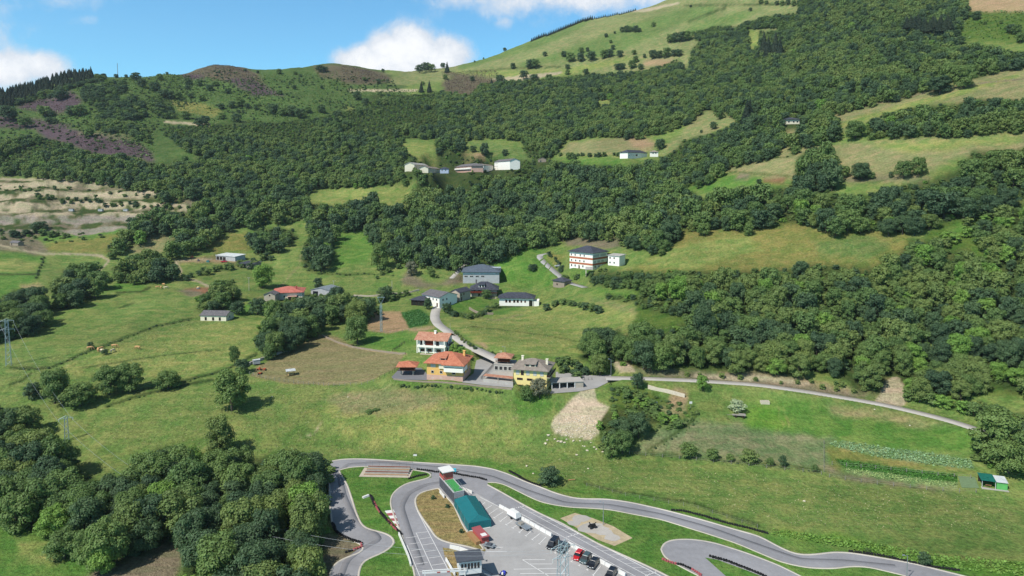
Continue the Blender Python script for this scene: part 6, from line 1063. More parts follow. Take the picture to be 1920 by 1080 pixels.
# painted lines
LB = MB()
def ln(a, b_, w=.12, z=.034):
    A, B = plane(*a), plane(*b_); d = (B - A)[:2]; L = np.hypot(*d); 
    if L < .01: return
    n_ = np.array([-d[1], d[0]]) / L * w / 2
    LB.add([(A[0] - n_[0], A[1] - n_[1], z), (B[0] - n_[0], B[1] - n_[1], z), (B[0] + n_[0], B[1] + n_[1], z), (A[0] + n_[0], A[1] + n_[1], z)], [(0, 1, 2, 3)], M['line'])
def k2(a, b_, w=.13, z=.034): ln(*K2(a, b_), w, z)
def k1(a, b_, w=.13, z=.034): ln(*K1(a, b_), w, z)
slots = [((160, 460), (80, 515)), ((215, 490), (130, 545)), ((250, 530), (185, 578)), ((297, 572), (240, 610)), ((345, 610), (300, 640)), ((395, 650), (360, 680)), ((470, 670), (420, 712)), ((550, 690), (480, 745)), ((610, 720), (545, 785)), ((680, 762), (610, 830)), ((760, 800), (690, 870)), ((830, 840), (770, 910)), ((905, 880), (840, 950)), ((980, 915), (910, 985)), ((1050, 955), (985, 1025)), ((1110, 990), (1040, 1075)), ((50, 400), (0, 440)), ((110, 430), (40, 475))]
for a, b_ in slots:
    k2(a, b_, .16); k2((b_[0] - 9, b_[1] - 6), (b_[0] + 12, b_[1] + 6), .16, .038)
for a, b_ in [((390, 930), (600, 930)), ((390, 930), (630, 1080)), ((455, 970), (660, 970)), ((310, 1018), (720, 1012)), ((370, 1058), (800, 1058)), ((140, 820), (215, 815)), ((60, 855), (250, 855)), ((0, 355), (180, 445))]: k2(a, b_, .16, .03)
def lerp(a, b_, t): return (a[0] + (b_[0] - a[0]) * t, a[1] + (b_[1] - a[1]) * t)
aL = ((190, 440), (1400, 1110)); bL = ((310, 470), (1480, 1110)); cL_ = ((370, 445), (1600, 1110)); dL = ((408, 432), (1700, 1100))
k2(*bL); k2(*cL_); k2(*dL, .2)
for i in range(17):
    t = i / 17 + .02; k2(lerp(*[(250, 470), (1430, 1100)], t), lerp(*bL, t + .012), .1, .038); k2(lerp(*cL_, t), lerp(*dL, t + .01), .1, .038)
for a, b_ in [((250, 475), (410, 435)), ((795, 725), (910, 690)), ((1520, 1080), (1625, 1042))]:
    for i in range(8):
        t = i / 8; k2(lerp(a, b_, t), lerp(a, b_, t + .075), .4 if i % 2 else .22, .042)
for a, b_ in [((810, 715), (965, 1055)), ((735, 820), (845, 1090)), ((725, 760), (815, 748)), ((752, 812), (838, 800)), ((770, 865), (860, 855)), ((790, 925), (888, 912)), ((810, 980), (912, 965)), ((835, 1045), (945, 1030)), ((820, 718), (905, 708)), ((845, 768), (935, 755)), ((860, 820), (960, 805)), ((890, 875), (985, 862)), ((915, 930), (1020, 915)), ((945, 990), (1050, 975)), ((820, 530), (1090, 1045))]: k1(a, b_, .14)
LB.build('painted_lines', None, 'white parking bays and starting grid lines painted on the asphalt', None, None, 'structure')
# rumble strip
rb = MB()
for i in range(8):
    t0, t1 = i / 8, (i + 1) / 8; Lf = ((545, 530), (672, 700)); Rt = ((622, 520), (690, 712))
    q = G(K1(lerp(*Lf, t0), lerp(*Lf, t1), lerp(*Rt, t1), lerp(*Rt, t0)), 0.045)
    rb.add([(x, y, .05) for x, y, z in q], [(0, 1, 2, 3)], M['pinkr'] if i % 2 else M['whitep'])
rb.build('rumble_strip', None, 'red and white rumble strip on the inside of the left bend', None, None, 'structure')
# ------------------------------------------------------------------ tyre barriers and white walls
def tyre_barrier(pts, label, kset=K1, rows=1, cols=('black',), group=None):
    P = G(kset(*pts) if kset else pts); P = resample3(P, .62); mb = MB(); r = random.Random(3)
    for i, p in enumerate(P):
        for w in range(rows):
            for h in range(2):
                x = p[0] + r.uniform(-.08, .08) + w * .5; y = p[1] + r.uniform(-.08, .08) - w * .5; z = h * .24; m_ = M[cols[(i // 6 + w) % len(cols)]]
                mb.tube((x, y, z + .0), (x, y, z + .12), .24, .31, m_, 8); mb.tube((x, y, z + .12), (x, y, z + .23), .31, .24, m_, 8)
    return mb.build('tyre_barrier', None, label, 'tyre barrier', group or 'tyre barriers along the circuit')
tyre_barrier([(822, 184), (900, 192), (975, 205), (1000, 205)], 'black tyre barrier between the stepped stand and the control tower')
tyre_barrier([(1120, 215), (1200, 232), (1260, 242), (1340, 255), (1400, 272)], 'black tyre barrier right of the control tower')
tyre_barrier([(270, 118), (330, 150), (400, 195), (470, 225), (545, 250)], 'black tyre barrier along the outer curve beside the dark bush', K2, 2)
tyre_barrier([(425, 405), (450, 470), (500, 540), (560, 610), (620, 670), (675, 722)], 'thick red and black tyre barrier across the mown infield', K1, 2, ('black', 'black', 'pinkr'))
tyre_barrier([(105, 640), (125, 700), (190, 745), (260, 775), (340, 800)], 'curved black tyre barrier on the outside of the left bend', K1, 2)
tyre_barrier([(350, 812), (350, 838), (290, 860), (220, 885)], 'short tyre barrier with a red end at the left bend', K1, 1, ('pinkr', 'black', 'black'))
tyre_barrier([(-60, 712), (0, 715), (120, 745), (250, 785), (380, 815), (475, 842)], 'long black tyre barrier behind the right straight', K3)
tyre_barrier([(155, 972), (240, 995), (330, 1030), (420, 1065), (450, 1080)], 'black tyre barrier inside the lower right hairpin', K3, 2)
tyre_barrier([(-110, 990), (-60, 1010), (0, 1022), (50, 1045), (100, 1078)], 'reddish tyre barrier at the left end of the inner loop', K3, 1, ('pinkr', 'black'))
tyre_barrier([(940, 945), (1100, 965), (1260, 1000), (1400, 1030), (1550, 1050)], 'low tyre row beyond the right straight', K3)
tyre_barrier([(752, 262), (830, 238), (895, 228)], 'short dark tyre row below the stepped stand', K1)
def lowwall(pts, kset, h, w, m, label, nm='barrier_wall', group='white barrier walls of the circuit', gap=None):
    P = G(kset(*pts)); P = resample3(P, 2.0); T = np.gradient(P[:, :2], axis=0); T /= np.linalg.norm(T, axis=1)[:, None]; mb = MB()
    root = empty(nm, tuple(P[0]), 0, label, 'barrier', group)
    for i in range(len(P) - 1):
        a, b_ = P[i, :2] - P[0, :2], P[i + 1, :2] - P[0, :2]; d = b_ - a; L = np.hypot(*d); n_ = np.array([-d[1], d[0]]) / L * w / 2; t_ = d / L * .04; a = a + t_; b_ = b_ - t_
        mb = MB(); mb.add([(*(a - n_), 0), (*(b_ - n_), 0), (*(b_ + n_), 0), (*(a + n_), 0), (*(a - n_ * .6), h), (*(b_ - n_ * .6), h), (*(b_ + n_ * .6), h), (*(a + n_ * .6), h)], [(0, 3, 2, 1), (4, 5, 6, 7), (0, 1, 5, 4), (1, 2, 6, 5), (2, 3, 7, 6), (3, 0, 4, 7)], m); mb.build('barrier_block', root)
lowwall([(180, 445), (300, 510), (420, 578), (540, 648), (660, 715)], K2, .8, .55, M['whitep'], 'long white barrier of blocks beside the starting straight')
lowwall([(810, 790), (940, 860), (1080, 940), (1200, 1005), (1340, 1085)], K2, .8, .55, M['whitep'], 'white block barrier behind the parked cars')
lowwall([(665, 730), (690, 790), (720, 860), (750, 930), (768, 1000)], K1, .7, .4, M['whitep'], 'thin white barrier along the left edge of the bay lane')
lowwall([(1095, 845), (1160, 855), (1240, 885), (1310, 925)], K1, .9, .4, M['whitep'], 'curved white barrier behind the timing hut')
lowwall([(1062, 945), (1100, 1010), (1140, 1080)], K1, .7, .35, M['whitep'], 'short white barrier left of the timing hut')
lowwall([(1200, 350), (1285, 385)], K1, .8, .35, M['whitep'], 'short white barrier right of the control tower')
lowwall([(1010, 375), (1050, 425)], K1, .9, .3, M['whitep'], 'white panel along the foot of the control tower')
lowwall([(360, 425), (412, 405)], K1, .5, .9, M['whitep'], 'white slab at the top of the infield tyre barrier')
# ------------------------------------------------------------------ circuit buildings
def frame2(A, B):
    a, b_ = plane(*A), plane(*B); u = (b_ - a)[:2]; L = np.hypot(*u); return a, math.atan2(u[1], u[0]), L
# control tower: long dark box, its axis pointing away to the left
a, rz, L = frame2((851, 943), (824, 911)); W_ = 3.2
t = empty('control_tower', tuple(a), rz, 'dark two level control building with green roof deck and glazed cabin', 'control building')
MB().box(0, L, -W_, 0, 0, 2.8, M['tarp']).build('lower_body', t); MB().box(0, L, -W_ - .04, .04, 2.8, 3.0, M['greywall']).build('roof_slab', t); MB().box(.3, L - 3.6, -W_ + .3, -.3, 3.0, 3.06, M['greenc']).build('green_deck', t)
rl = MB(); [rl.tube((x, y, 3.0), (x, y, 4.0), .03, .03, M['metal'], 5) for x in np.arange(.1, L - 3.4, 1.4) for y in (-W_ + .05, -.05)]; rl.box(.1, L - 3.4, -W_ + .02, -W_ + .07, 3.95, 4.0, M['metal']).box(.1, L - 3.4, -.07, -.02, 3.95, 4.0, M['metal']); rl.build('railing', t)
cb = MB().box(L - 3.3, L + .2, -W_ + .1, -.1, 3.0, 3.9, M['redp']).box(L - 3.3, L - 3.1, -W_ + .1, -.1, 3.9, 5.3, M['redp']).box(L, L + .2, -W_ + .1, -.1, 3.9, 5.3, M['greywall']).build('cabin', t)
MB().box(L - 3.1, L, -W_ + .2, -.2, 3.9, 5.3, M['glass']).build('cabin_window', cb); MB().box(L - 3.7, L + .5, -W_ - .2, .3, 5.3, 5.5, M['whitep']).build('cabin_roof', cb); MB().box(-.06, 0, -W_ + .1, -.1, 1.2, 2.7, M['greywall']).build('front_panel', t)
# tent
a, rz, L = frame2((878, 996), (851, 949)); W_ = float(np.hypot(*(plane(920, 986) - plane(878, 996))[:2]))
t = empty('marquee_tent', tuple(a), rz, 'large teal canvas tent with sloping ends beside the parking area', 'tent'); H_ = 3.3
prof = [(0, 0), (.10, 2.0), (W_ / 2, H_), (W_ - .1, 2.0), (W_, 0)]
mb = MB(); v = [(1.4 if k == 2 else .15 * (k in (1, 3)), -p[0], p[1]) for k, p in enumerate(prof)] + [(L - (1.4 if k == 2 else .15 * (k in (1, 3))), -p[0], p[1]) for k, p in enumerate(prof)]
mb.add(v, [(0, 1, 2, 3, 4)[::-1], (5, 6, 7, 8, 9)] + [(i, i + 1, i + 6, i + 5) for i in range(4)], M['teal']); mb.build('canvas', t)
mb = MB(); [mb.tube((x, -.02, 0), (x, -.1, 2.05), .05, .05, M['metal'], 5) for x in np.linspace(.2, L - .2, 5)]; [mb.tube((x, -W_ + .02, 0), (x, -W_ + .1, 2.05), .05, .05, M['metal'], 5) for x in np.linspace(.2, L - .2, 5)]; mb.build('poles', t)
MB().box(.1, .5, -W_ - .1, .1, 0, .12, M['whitep']).box(-.2, .1, -W_ + .3, -.3, 0, .1, M['whitep']).build('ballast', t)
# kiosk and stall beside the tent
a, rz, L = frame2((903, 1020), (886, 1001)); t = empty('kiosk', tuple(a), rz, 'low kiosk with faded red roof and white panel below the tent', 'kiosk')
MB().box(0, L, -2.0, 0, 0, 1.5, M['redp']).build('wall', t); rf = MB().box(-.2, L + .2, -2.2, .2, 1.5, 1.65, M['pinkr']).build('roof', t); MB().box(.4, 1.8, -1.8, -.4, 1.65, 1.69, M['whitep']).build('white_panel', rf); MB().box(0, L, -.0 + .3, 1.5, 0, .9, M['timber']).build('counter', t); MB().box(.8, L - .8, -2.04, -2.0, .6, 1.3, M['glass']).build('window', t)
# timing hut
a, rz, L = frame2((861, 1094), (903, 1089)); D_ = 4.2
t = empty('timing_hut', tuple(a), rz, 'white timing hut on a raised floor with a row of windows and dark roof', 'hut'); MB().box(.4, L - .4, .3, D_ - .3, 0, 1.9, M['tarp']).build('base', t); MB().box(0, L, 0, D_, 1.9, 5.0, M['whitep']).build('wall', t)
MB().slab([(-.6, -.7, 5.5), (L + .4, -.7, 5.5), (L + .4, D_ + .3, 5.05), (-.6, D_ + .3, 5.05)], .25, M['tarp']).build('roof', t)
for i in range(6): f_ = MB().box(.35 + i * (L - .7) / 6, .35 + (i + 1) * (L - .7) / 6, -.05, -.004, 3.1, 4.6, M['frame']).build('window', t); MB().box(.47 + i * (L - .7) / 6, .23 + (i + 1) * (L - .7) / 6, -.08, -.052, 3.2, 4.5, M['glass']).build('pane', f_)
st = MB(); [st.box(L + .2 + i * .3, L + .5 + i * .3, .4, 1.6, 1.9 - (i + 1) * .24, 2.0 - (i + 1) * .24, M['metal']) for i in range(8)]; st.tube((L + .3, .4, 2.8), (L + 2.7, .4, 1.0), .04, .04, M['rail']); st.build('stairs', t); sp = MB().tube((L + .2, .2, 5.0), (L + .9, -.3, 5.0), .05, .05, M['metal']).tube((L + .9, -.3, 4.9), (L + 1.2, -.5, 4.9), .12, .22, M['tarp'], 8); sp.build('loudspeaker', t)
# start gantry
A, B = plane(797, 1098), plane(872, 1093); t = empty('start_gantry', tuple(A), math.atan2(*(B - A)[:2][::-1]), 'white start gantry beam with small red marks across the bay lane', 'gantry'); L = float(np.hypot(*(B - A)[:2]))
for x in (0, L): MB().box(x - .1, x + .1, -.1, .1, 0, 3.4, M['whitep']).build('post', t)
MB().box(-.6, L + .4, -.12, .12, 2.8, 3.2, M['whitep']).box(-.6, L + .4, -.1, .1, 3.4, 3.55, M['whitep']).build('beam', t); MB().box(L * .3, L * .38, -.16, -.122, 2.85, 3.15, M['redp']).box(L * .55, L * .62, -.16, -.122, 2.85, 3.15, M['redp']).build('red_marks', t)
# stepped stand
a, rz, L = frame2((673, 894), (768, 896)); t = empty('spectator_stand', tuple(a), rz, 'low stepped stand of timber rows on pale ground beside the main straight', 'stand')
MB().box(0, L, 0, 6.5, 0, .10, M['stonel']).build('ground_slab', t)
for i in range(4): s_ = MB().box(1.2 + i * .15, L - .8, 1 + i * 1.25, 1.9 + i * 1.25, .10, .3 + i * .3, M['concrete']).build('step', t); MB().box(1.2 + i * .15, L - .8, 1.0 + i * 1.25, 1.5 + i * 1.25, .3 + i * .3, .38 + i * .3, M['woodr' if i % 2 else 'timber']).build('bench_board', s_)
rl = MB(); [rl.tube((x, 6.4, 0), (x, 6.4, 2.3), .04, .04, M['metal'], 5) for x in np.linspace(.5, L - .2, 8)]; rl.box(.5, L - .2, 6.37, 6.43, 2.2, 2.28, M['brownframe']); rl.build('rear_railing', t)
# cyan board, white drum, small items
def boxthing(name, px, py, sx, sy, sz, m, label, cat, z=0, rz=0, top=None, extra=None, hz=None):
    p = plane(px, py, 0) if hz is None else hit(px, py); r = empty(name, (p[0], p[1], p[2] + z), rz, label, cat); MB().box(-sx / 2, sx / 2, -sy / 2, sy / 2, 0, sz, m, top).build('body', r)
    if extra: extra(r)
    return r
boxthing('cyan_board', 852, 886, 1.1, .3, 1.0, M['cyan'], 'cyan board standing beside the tyre barrier', 'board', .3, .2, extra=lambda r: [MB().box(x, x + .06, -.05, .05, -.3, 0, M['metal']).build('leg', r) for x in (-.4, .35)])
boxthing('white_trough', 778.5, 855, 1.3, .6, .7, M['whitep'], 'small white trough on the meadow above the main straight', 'trough', .0, 0, (.12, .1), lambda r: MB().box(-.5, .5, -.2, .2, .7, .74, M['glass']).build('water', r))
# gravel pad with black ornament
sheet('gravel_pad', G([(1050, 972), (1078, 962), (1112, 972), (1150, 987), (1186, 1009), (1152, 1024), (1120, 1012), (1085, 992)]), simple('sandy_ground', (164, 150, 124), .9, .1, nsc=.35, namp=.4), 'worn sandy pad inside the circuit grass', .05)
for k, (x, y, rr, q) in enumerate([(1090, 972, 1.9, .55), (1077, 981, 1.5, .6), (1112, 991, 3.0, .5), (1133, 998, 1.8, .6), (1148, 1008, 1.7, .6)]):
    p = plane(x, y); r_ = random.Random(k); n = 14; sheet('concrete_patch', [(p[0] + rr * r_.uniform(.8, 1.15) * math.cos(i / n * 6.283) * 1.3, p[1] + rr * r_.uniform(.8, 1.15) * math.sin(i / n * 6.283), 0) for i in range(n)], M['conc'], 'pale concrete patch on the sandy pad', .056 + k * .004)
p = plane(1111, 990); t = empty('display_engine', tuple(p), .4, 'black iron machine displayed on the pale concrete patch', 'machine'); mb = MB().box(-.9, .9, -.5, .5, .3, 1.0, M['black'], (.15, .1)).tube((-.6, 0, 1.0), (-.9, .2, 1.7), .18, .12, M['black'], 8).tube((.5, 0, 1.0), (1.0, -.2, 1.5), .15, .1, M['black'], 8); mb.build('body', t)
for x in (-.7, .7):
    for y in (-.55, .55): MB().tube((x, y - .1, .35), (x, y + .1, .35), .35, .35, M['rail'], 12).build('wheel', t)
def lamp(px, py, pt, label, z=None, arms=1, name='street_lamp', cat='street lamp', m='metal', group=None, hz=False):
    p = hit(px, py) if hz else plane(px, py); mpp = ppm(p); H = (py - pt) * mpp; t = empty(name, tuple(p), 0, label, cat, group); MB().tube((0, 0, -.4), (0, 0, H), .11, .06, M[m], 8).build('pole', t)
    if arms: MB().tube((0, 0, H - .1), (-.7, 0, H + .1), .04, .04, M[m], 5).build('arm', t); MB().box(-1.2, -.6, -.16, .16, H + .05, H + .2, M[m], (.1, .03)).build('lamp_head', t)
    return t
lamp(1131, 984, 940, 'tall lamp pole standing on the circuit grass by the sandy pad'); lamp(1700, 1085, 1040, 'lamp pole beside the right straight near the dark bush'); lamp(868, 936, 915, 'white lamp post right of the control tower')
# ------------------------------------------------------------------ vehicles
def carpaint(name, c): 
    m, nt, b = newmat(name); b.inputs['Base Color'].default_value = (*s2l(c), 1); b.inputs['Roughness'].default_value = .28; b.inputs['Coat Weight'].default_value = .6; b.inputs['Metallic'].default_value = .2; return m
M['lampw'] = simple('headlight_glass', (220, 224, 228), .15, .8); M['tail'] = simple('tail_light', (150, 24, 22), .3)
def car(px, py, ang, paint, label, Lc=4.2, Wc=1.75, Hc=1.5, van=False, name='parked_car'):
    p = plane(px, py); t = empty(name, (p[0], p[1], .0), ang, label, 'car', 'cars parked along the white barrier'); h = Lc / 2; w = Wc / 2
    # body side profile (x, z) extruded with tumblehome
    pr = [(-h, .35), (-h, .78), (-h + .12, .86), (-h + .9 if not van else -h + .55, .95), (h - .1, 1.0), (h, .85), (h, .35)]
    mb = MB(); n = len(pr); v = [(x, -w + (.08 if z > .8 else 0), z) for x, z in pr] + [(x, w - (.08 if z > .8 else 0), z) for x, z in pr]
    mb.add(v, [tuple(range(n)), tuple(range(2 * n - 1, n - 1, -1))] + [(i, n + i, n + (i + 1) % n, (i + 1) % n) for i in range(n)], paint); body = mb.build('body', t)
    c0, c1, c2, c3_ = (-h + .9, -h + 1.55, h - .75, h - .15) if not van else (-h + .55, -h + 1.15, h - .35, h - .05)
    cab = MB().add([(c0, -w + .1, .94), (c3_, -w + .1, .98), (c3_, w - .1, .98), (c0, w - .1, .94), (c1, -w + .25, Hc - .06), (c2, -w + .25, Hc - .06), (c2, w - .25, Hc - .06), (c1, w - .25, Hc - .06)], [(0, 1, 5, 4), (1, 2, 6, 5), (2, 3, 7, 6), (3, 0, 4, 7), (4, 5, 6, 7)], M['glass']).build('cabin_glass', t)
    MB().box(c1 - .03, c2 + .03, -w + .23, w - .23, Hc - .06, Hc, paint, (.05, .05)).build('roof', t)
    for x in (-h + .8, h - .8):
        for y in (-w - .01, w - .17): ty = MB().tube((x, y, .32), (x, y + .18, .32), .32, .32, M['black'], 14).build('wheel', t); MB().tube((x, y - .01, .32), (x, y + .19, .32), .18, .18, M['metal'], 10).build('rim', ty)
    for y in (-w + .12, w - .42): MB().box(-h - .02, -h + .05, y, y + .3, .62, .76, M['lampw']).build('headlight', t); MB().box(h - .04, h + .02, y, y + .3, .7, .88, M['tail']).build('tail_light', t)
    MB().box(-h - .03, -h + .02, -.26, .26, .45, .57, M['whitep']).build('number_plate', t); return t
A, B = plane(1025, 1006), plane(1011, 1021); ca = math.atan2(*(A - B)[:2][::-1])
cp = dict(black=carpaint('black_car_paint', (24, 24, 30)), grey=carpaint('dark_grey_car_paint', (52, 58, 64)), red=carpaint('red_car_paint', (190, 26, 32)), green=carpaint('green_grey_car_paint', (70, 88, 90)))
car(1037, 1024, ca, cp['black'], 'black tall van, leftmost of the parked cars', 4.6, 1.85, 1.85, True, 'parked_van'); car(1055.5, 1031, ca, cp['grey'], 'dark grey car behind the foreground pylon'); car(1084.5, 1045, ca, cp['red'], 'bright red parked hatchback'); car(1098.5, 1051, ca, cp['green'], 'silver green parked car right of the red one', 4.3, 1.8, 1.6); car(1113, 1060, ca, cp['black'], 'black parked car right of the silver green one'); car(1146, 1079, ca, cp['black'], 'dark car cut off by the lower edge', 4.3, 1.8, 1.55)
def trailer(px, py, ang, label, load=None, Lc=3.6, Wc=1.7, m='metal'):
    p = plane(px, py); t = empty('trailer', tuple(p), ang, label, 'trailer'); MB().box(-Lc / 2, Lc / 2, -Wc / 2, Wc / 2, .5, .62, M[m]).build('deck', t); MB().tube((Lc / 2, 0, .55), (Lc / 2 + 1.4, 0, .45), .05, .05, M['metal']).build('drawbar', t)
    for y in (-Wc / 2 - .2, Wc / 2 + .02): MB().tube((0, y, .3), (0, y + .18, .3), .3, .3, M['black'], 12).build('wheel', t)
    rb_ = MB(); [rb_.box(-Lc / 2, Lc / 2, y, y + .05, .62, .8, M['metal']) for y in (-Wc / 2, Wc / 2 - .05)]; rb_.build('side_rail', t)
    if load: load(t)
    return t
la = math.atan2(*(plane(1000, 990) - plane(970, 972))[:2][::-1])
def tarp_load(t): MB().box(-2.0, 2.0, -1.0, 1.0, .8, 2.0, M['whitep'], (.5, .35)).build('white_cover', t)
trailer(964, 971, la, 'white covered caravan trailer at the end of the white barrier', tarp_load, 4.0, 1.9)
trailer(981, 989, la, 'empty grey kart trailer parked in a bay', lambda t: MB().box(-1.6, -.2, -.6, .6, .62, 1.0, M['greywood'], (.1, .1)).build('load', t), 4.6, 1.8)
trailer(917, 1026, la + .5, 'small grey trailer below the kiosk', lambda t: MB().box(-.8, .8, -.7, .7, .62, .95, M['tarp'], (.2, .1)).build('folded_cover', t), 2.8, 1.5)
# blue kart
p = plane(943, 1077); t = empty('racing_kart', tuple(p), 1.2, 'blue racing kart at the lower edge of the parking area', 'kart'); MB().box(-.9, .9, -.3, .3, .12, .22, M['rail']).build('frame', t); MB().box(.3, 1.0, -.45, .45, .2, .5, M['bluep'], (.15, .1)).box(-.5, .3, -.62, -.4, .15, .42, M['bluep'], (.05, .03)).box(-.5, .3, .4, .62, .15, .42, M['bluep'], (.05, .03)).build('fairing', t); MB().box(-.5, -.1, -.22, .22, .2, .7, M['whitep'], (.08, .04)).build('seat', t)
for x in (-.65, .7):
    for y in (-.72, .5): MB().tube((x, y, .16), (x, y + .22, .16), .16, .16, M['black'], 10).build('wheel', t)
# ------------------------------------------------------------------ lattice pylons, poles and cables
M['lattice'] = simple('pylon_steel', (150, 170, 178), .5, .4, .3)
PY = {}
def pylon(key, px, py, pt, wb, wt, label, arms, rz=0.0, base=None, bar=.06):
    p = hit(px, py) if base is None else np.array(base); H = (py - pt) * ppm(p) if base is None else arms[-1]
    if base is not None: arms = arms[:-1]
    t = empty('lattice_pylon', tuple(p), rz, label, 'pylon'); mb = MB(); n = max(5, int(H / 2.0)); c = [(-1, -1), (1, -1), (1, 1), (-1, 1)]
    wz = lambda k: (wb + (wt - wb) * k / n) / 2
    for k in range(n):
        z0, z1 = H * k / n, H * (k + 1) / n; a0, a1 = wz(k), wz(k + 1)
        for i in range(4):
            c0, c1 = c[i], c[(i + 1) % 4]; mb.tube((c0[0] * a0, c0[1] * a0, z0 - (.4 if k == 0 else 0)), (c0[0] * a1, c0[1] * a1, z1), bar, bar, M['lattice'], 4)
            mb.tube((c0[0] * a0, c0[1] * a0, z0), (c1[0] * a1, c1[1] * a1, z1), bar * .6, bar * .6, M['lattice'], 3); mb.tube((c1[0] * a0, c1[1] * a0, z0), (c0[0] * a1, c0[1] * a1, z1), bar * .6, bar * .6, M['lattice'], 3)
    mb.build('tower', t); tips = []
    for (f, half) in arms:
        z = H * f; ab = MB().tube((-half, 0, z), (half, 0, z), bar, bar, M['lattice'], 4).tube((-half, 0, z), (0, 0, z + .9), bar * .7, bar * .7, M['lattice'], 4).tube((half, 0, z), (0, 0, z + .9), bar * .7, bar * .7, M['lattice'], 4); ar = ab.build('crossarm', t)
        for x in (-half, half): MB().tube((x, 0, z), (x, 0, z - .9), .09, .06, M['whitep'], 6).build('insulator', ar); c_, s_ = math.cos(rz), math.sin(rz); tips.append(np.array([p[0] + x * c_, p[1] + x * s_, p[2] + z - .9]))
    PY[key] = tips; return t
pylon('left', 16.5, 685, 598, 1.9, 1.0, 'tall steel lattice pylon at the far left meadow edge', [(.97, 2.4), (.78, 2.6)], .5)
pylon('meadow', 125.5, 827, 780, 1.3, .8, 'shorter lattice pylon with forked crossarm above the lower left wood', [(.93, 2.0)], .5)
p = hit(388, 1010); pylon('wood', 388, 1010, 955, 1.2, .8, '', [(.98, 2.2), 0][:1], .6)
bpy.data.objects['lattice_pylon.002']['label'] = 'lattice pylon hidden in the lower left wood with its crossarm showing'
pylon('front', 1054, 1150, 1000, 2.6, 1.4, 'large lattice pylon rising from the lower edge over the parked cars', [(.93, 2.6), (.80, 2.2), (plane(1054, 1160)[1] * 0 + 17.5)], .3, tuple(plane(1055, 1168)))
def pole(px, py, pt, label, m='concrete', arm=True, r0=.16, name='utility_pole'):
    p = hit(px, py); H = (py - pt) * ppm(p); t = empty(name, tuple(p), .2, label, 'pole'); MB().tube((0, 0, -.5), (0, 0, H), r0, r0 * .7, M[m], 8).build('pole_shaft', t)
    if arm: MB().box(-.8, .8, -.06, .06, H - .35, H - .2, M['metal']).build('crossarm', t); [MB().tube((x, 0, H - .2), (x, 0, H + .1), .06, .05, M['whitep'], 6).build('insulator', t) for x in (-.7, .7)]
    return t
def yshape(px, py, pt, label):
    p = hit(px, py); H = (py - pt) * ppm(p); t = empty('lattice_mast', tuple(p), 0, label, 'mast'); mb = MB()
    for i in range(6):
        z0, z1 = H * .8 * i / 6, H * .8 * (i + 1) / 6
        for sx, sy in ((-1, -1), (1, -1), (1, 1), (-1, 1)): mb.tube((sx * .45, sy * .45, z0 - .3 * (i == 0)), (sx * .42, sy * .42, z1), .07, .07, M['lattice'], 4); mb.tube((sx * .45, sy * .45, z0), (-sx * .42, sy * .42, z1), .04, .04, M['lattice'], 3)
    mb.build('tower', t); hd = MB().tube((0, 0, H * .8), (-1.6, 0, H), .09, .07, M['lattice'], 5).tube((0, 0, H * .8), (1.6, 0, H), .09, .07, M['lattice'], 5).box(-1.9, 1.9, -.08, .08, H, H + .2, M['lattice']); hd.build('forked_head', t)
yshape(715, 622, 557, 'grey mast with forked head beside the ploughed plot')
pole(650, 592, 556, 'wooden pole in front of the grove left of the ploughed plot'); pole(467, 545, 520, 'pale concrete pole left of the bright green tree'); pole(626, 548, 526, 'pale concrete pole right of the metal barn'); pole(735, 541, 526, 'pale concrete pole on the slope left of the village', arm=False); pole(844, 622, 606, 'street pole above the tiled white house', arm=False, r0=.1)
lamp(1145.5, 709, 673, 'tall lamp post at the start of the valley lane', hz=True); lamp(947, 668, 650, 'grey lamp post rising behind the low garage', hz=True, arms=1)
for x in (938, 940.5): pole(x, 675, 657, 'thin white pole rising behind the garage granary, %s of the pair' % ('left' if x < 939 else 'right'), 'whitep', False, .09, 'flag_pole')
pole(1848, 560 + 60, 540 + 60, 'slim pole in the wood at right', 'metal', False); pole(221, 138, 111, 'radio mast on the skyline right of the pine plantation', 'metal', False, .5, 'radio_mast')
def cable(a, b_, sag, label, r_=.025):
    n = 16; mb = MB(); P = [a + (b_ - a) * i / n - np.array([0, 0, sag * 4 * (i / n) * (1 - i / n)]) for i in range(n + 1)]
    for i in range(n): mb.tube(P[i], P[i + 1], r_, r_, M['metal'], 3)
    mb.build('power_cable', None, label, 'cable', 'power cables between the pylons')
for i in (0, 1): cable(PY['left'][i], PY['meadow'][i], 2.5, 'power cable between the far left pylon and the meadow pylon'); cable(PY['meadow'][i], PY['wood'][i], 3, 'power cable between the meadow pylon and the hidden wood pylon'); cable(PY['wood'][i], PY['front'][i], 4, 'power cable between the hidden wood pylon and the large front pylon')
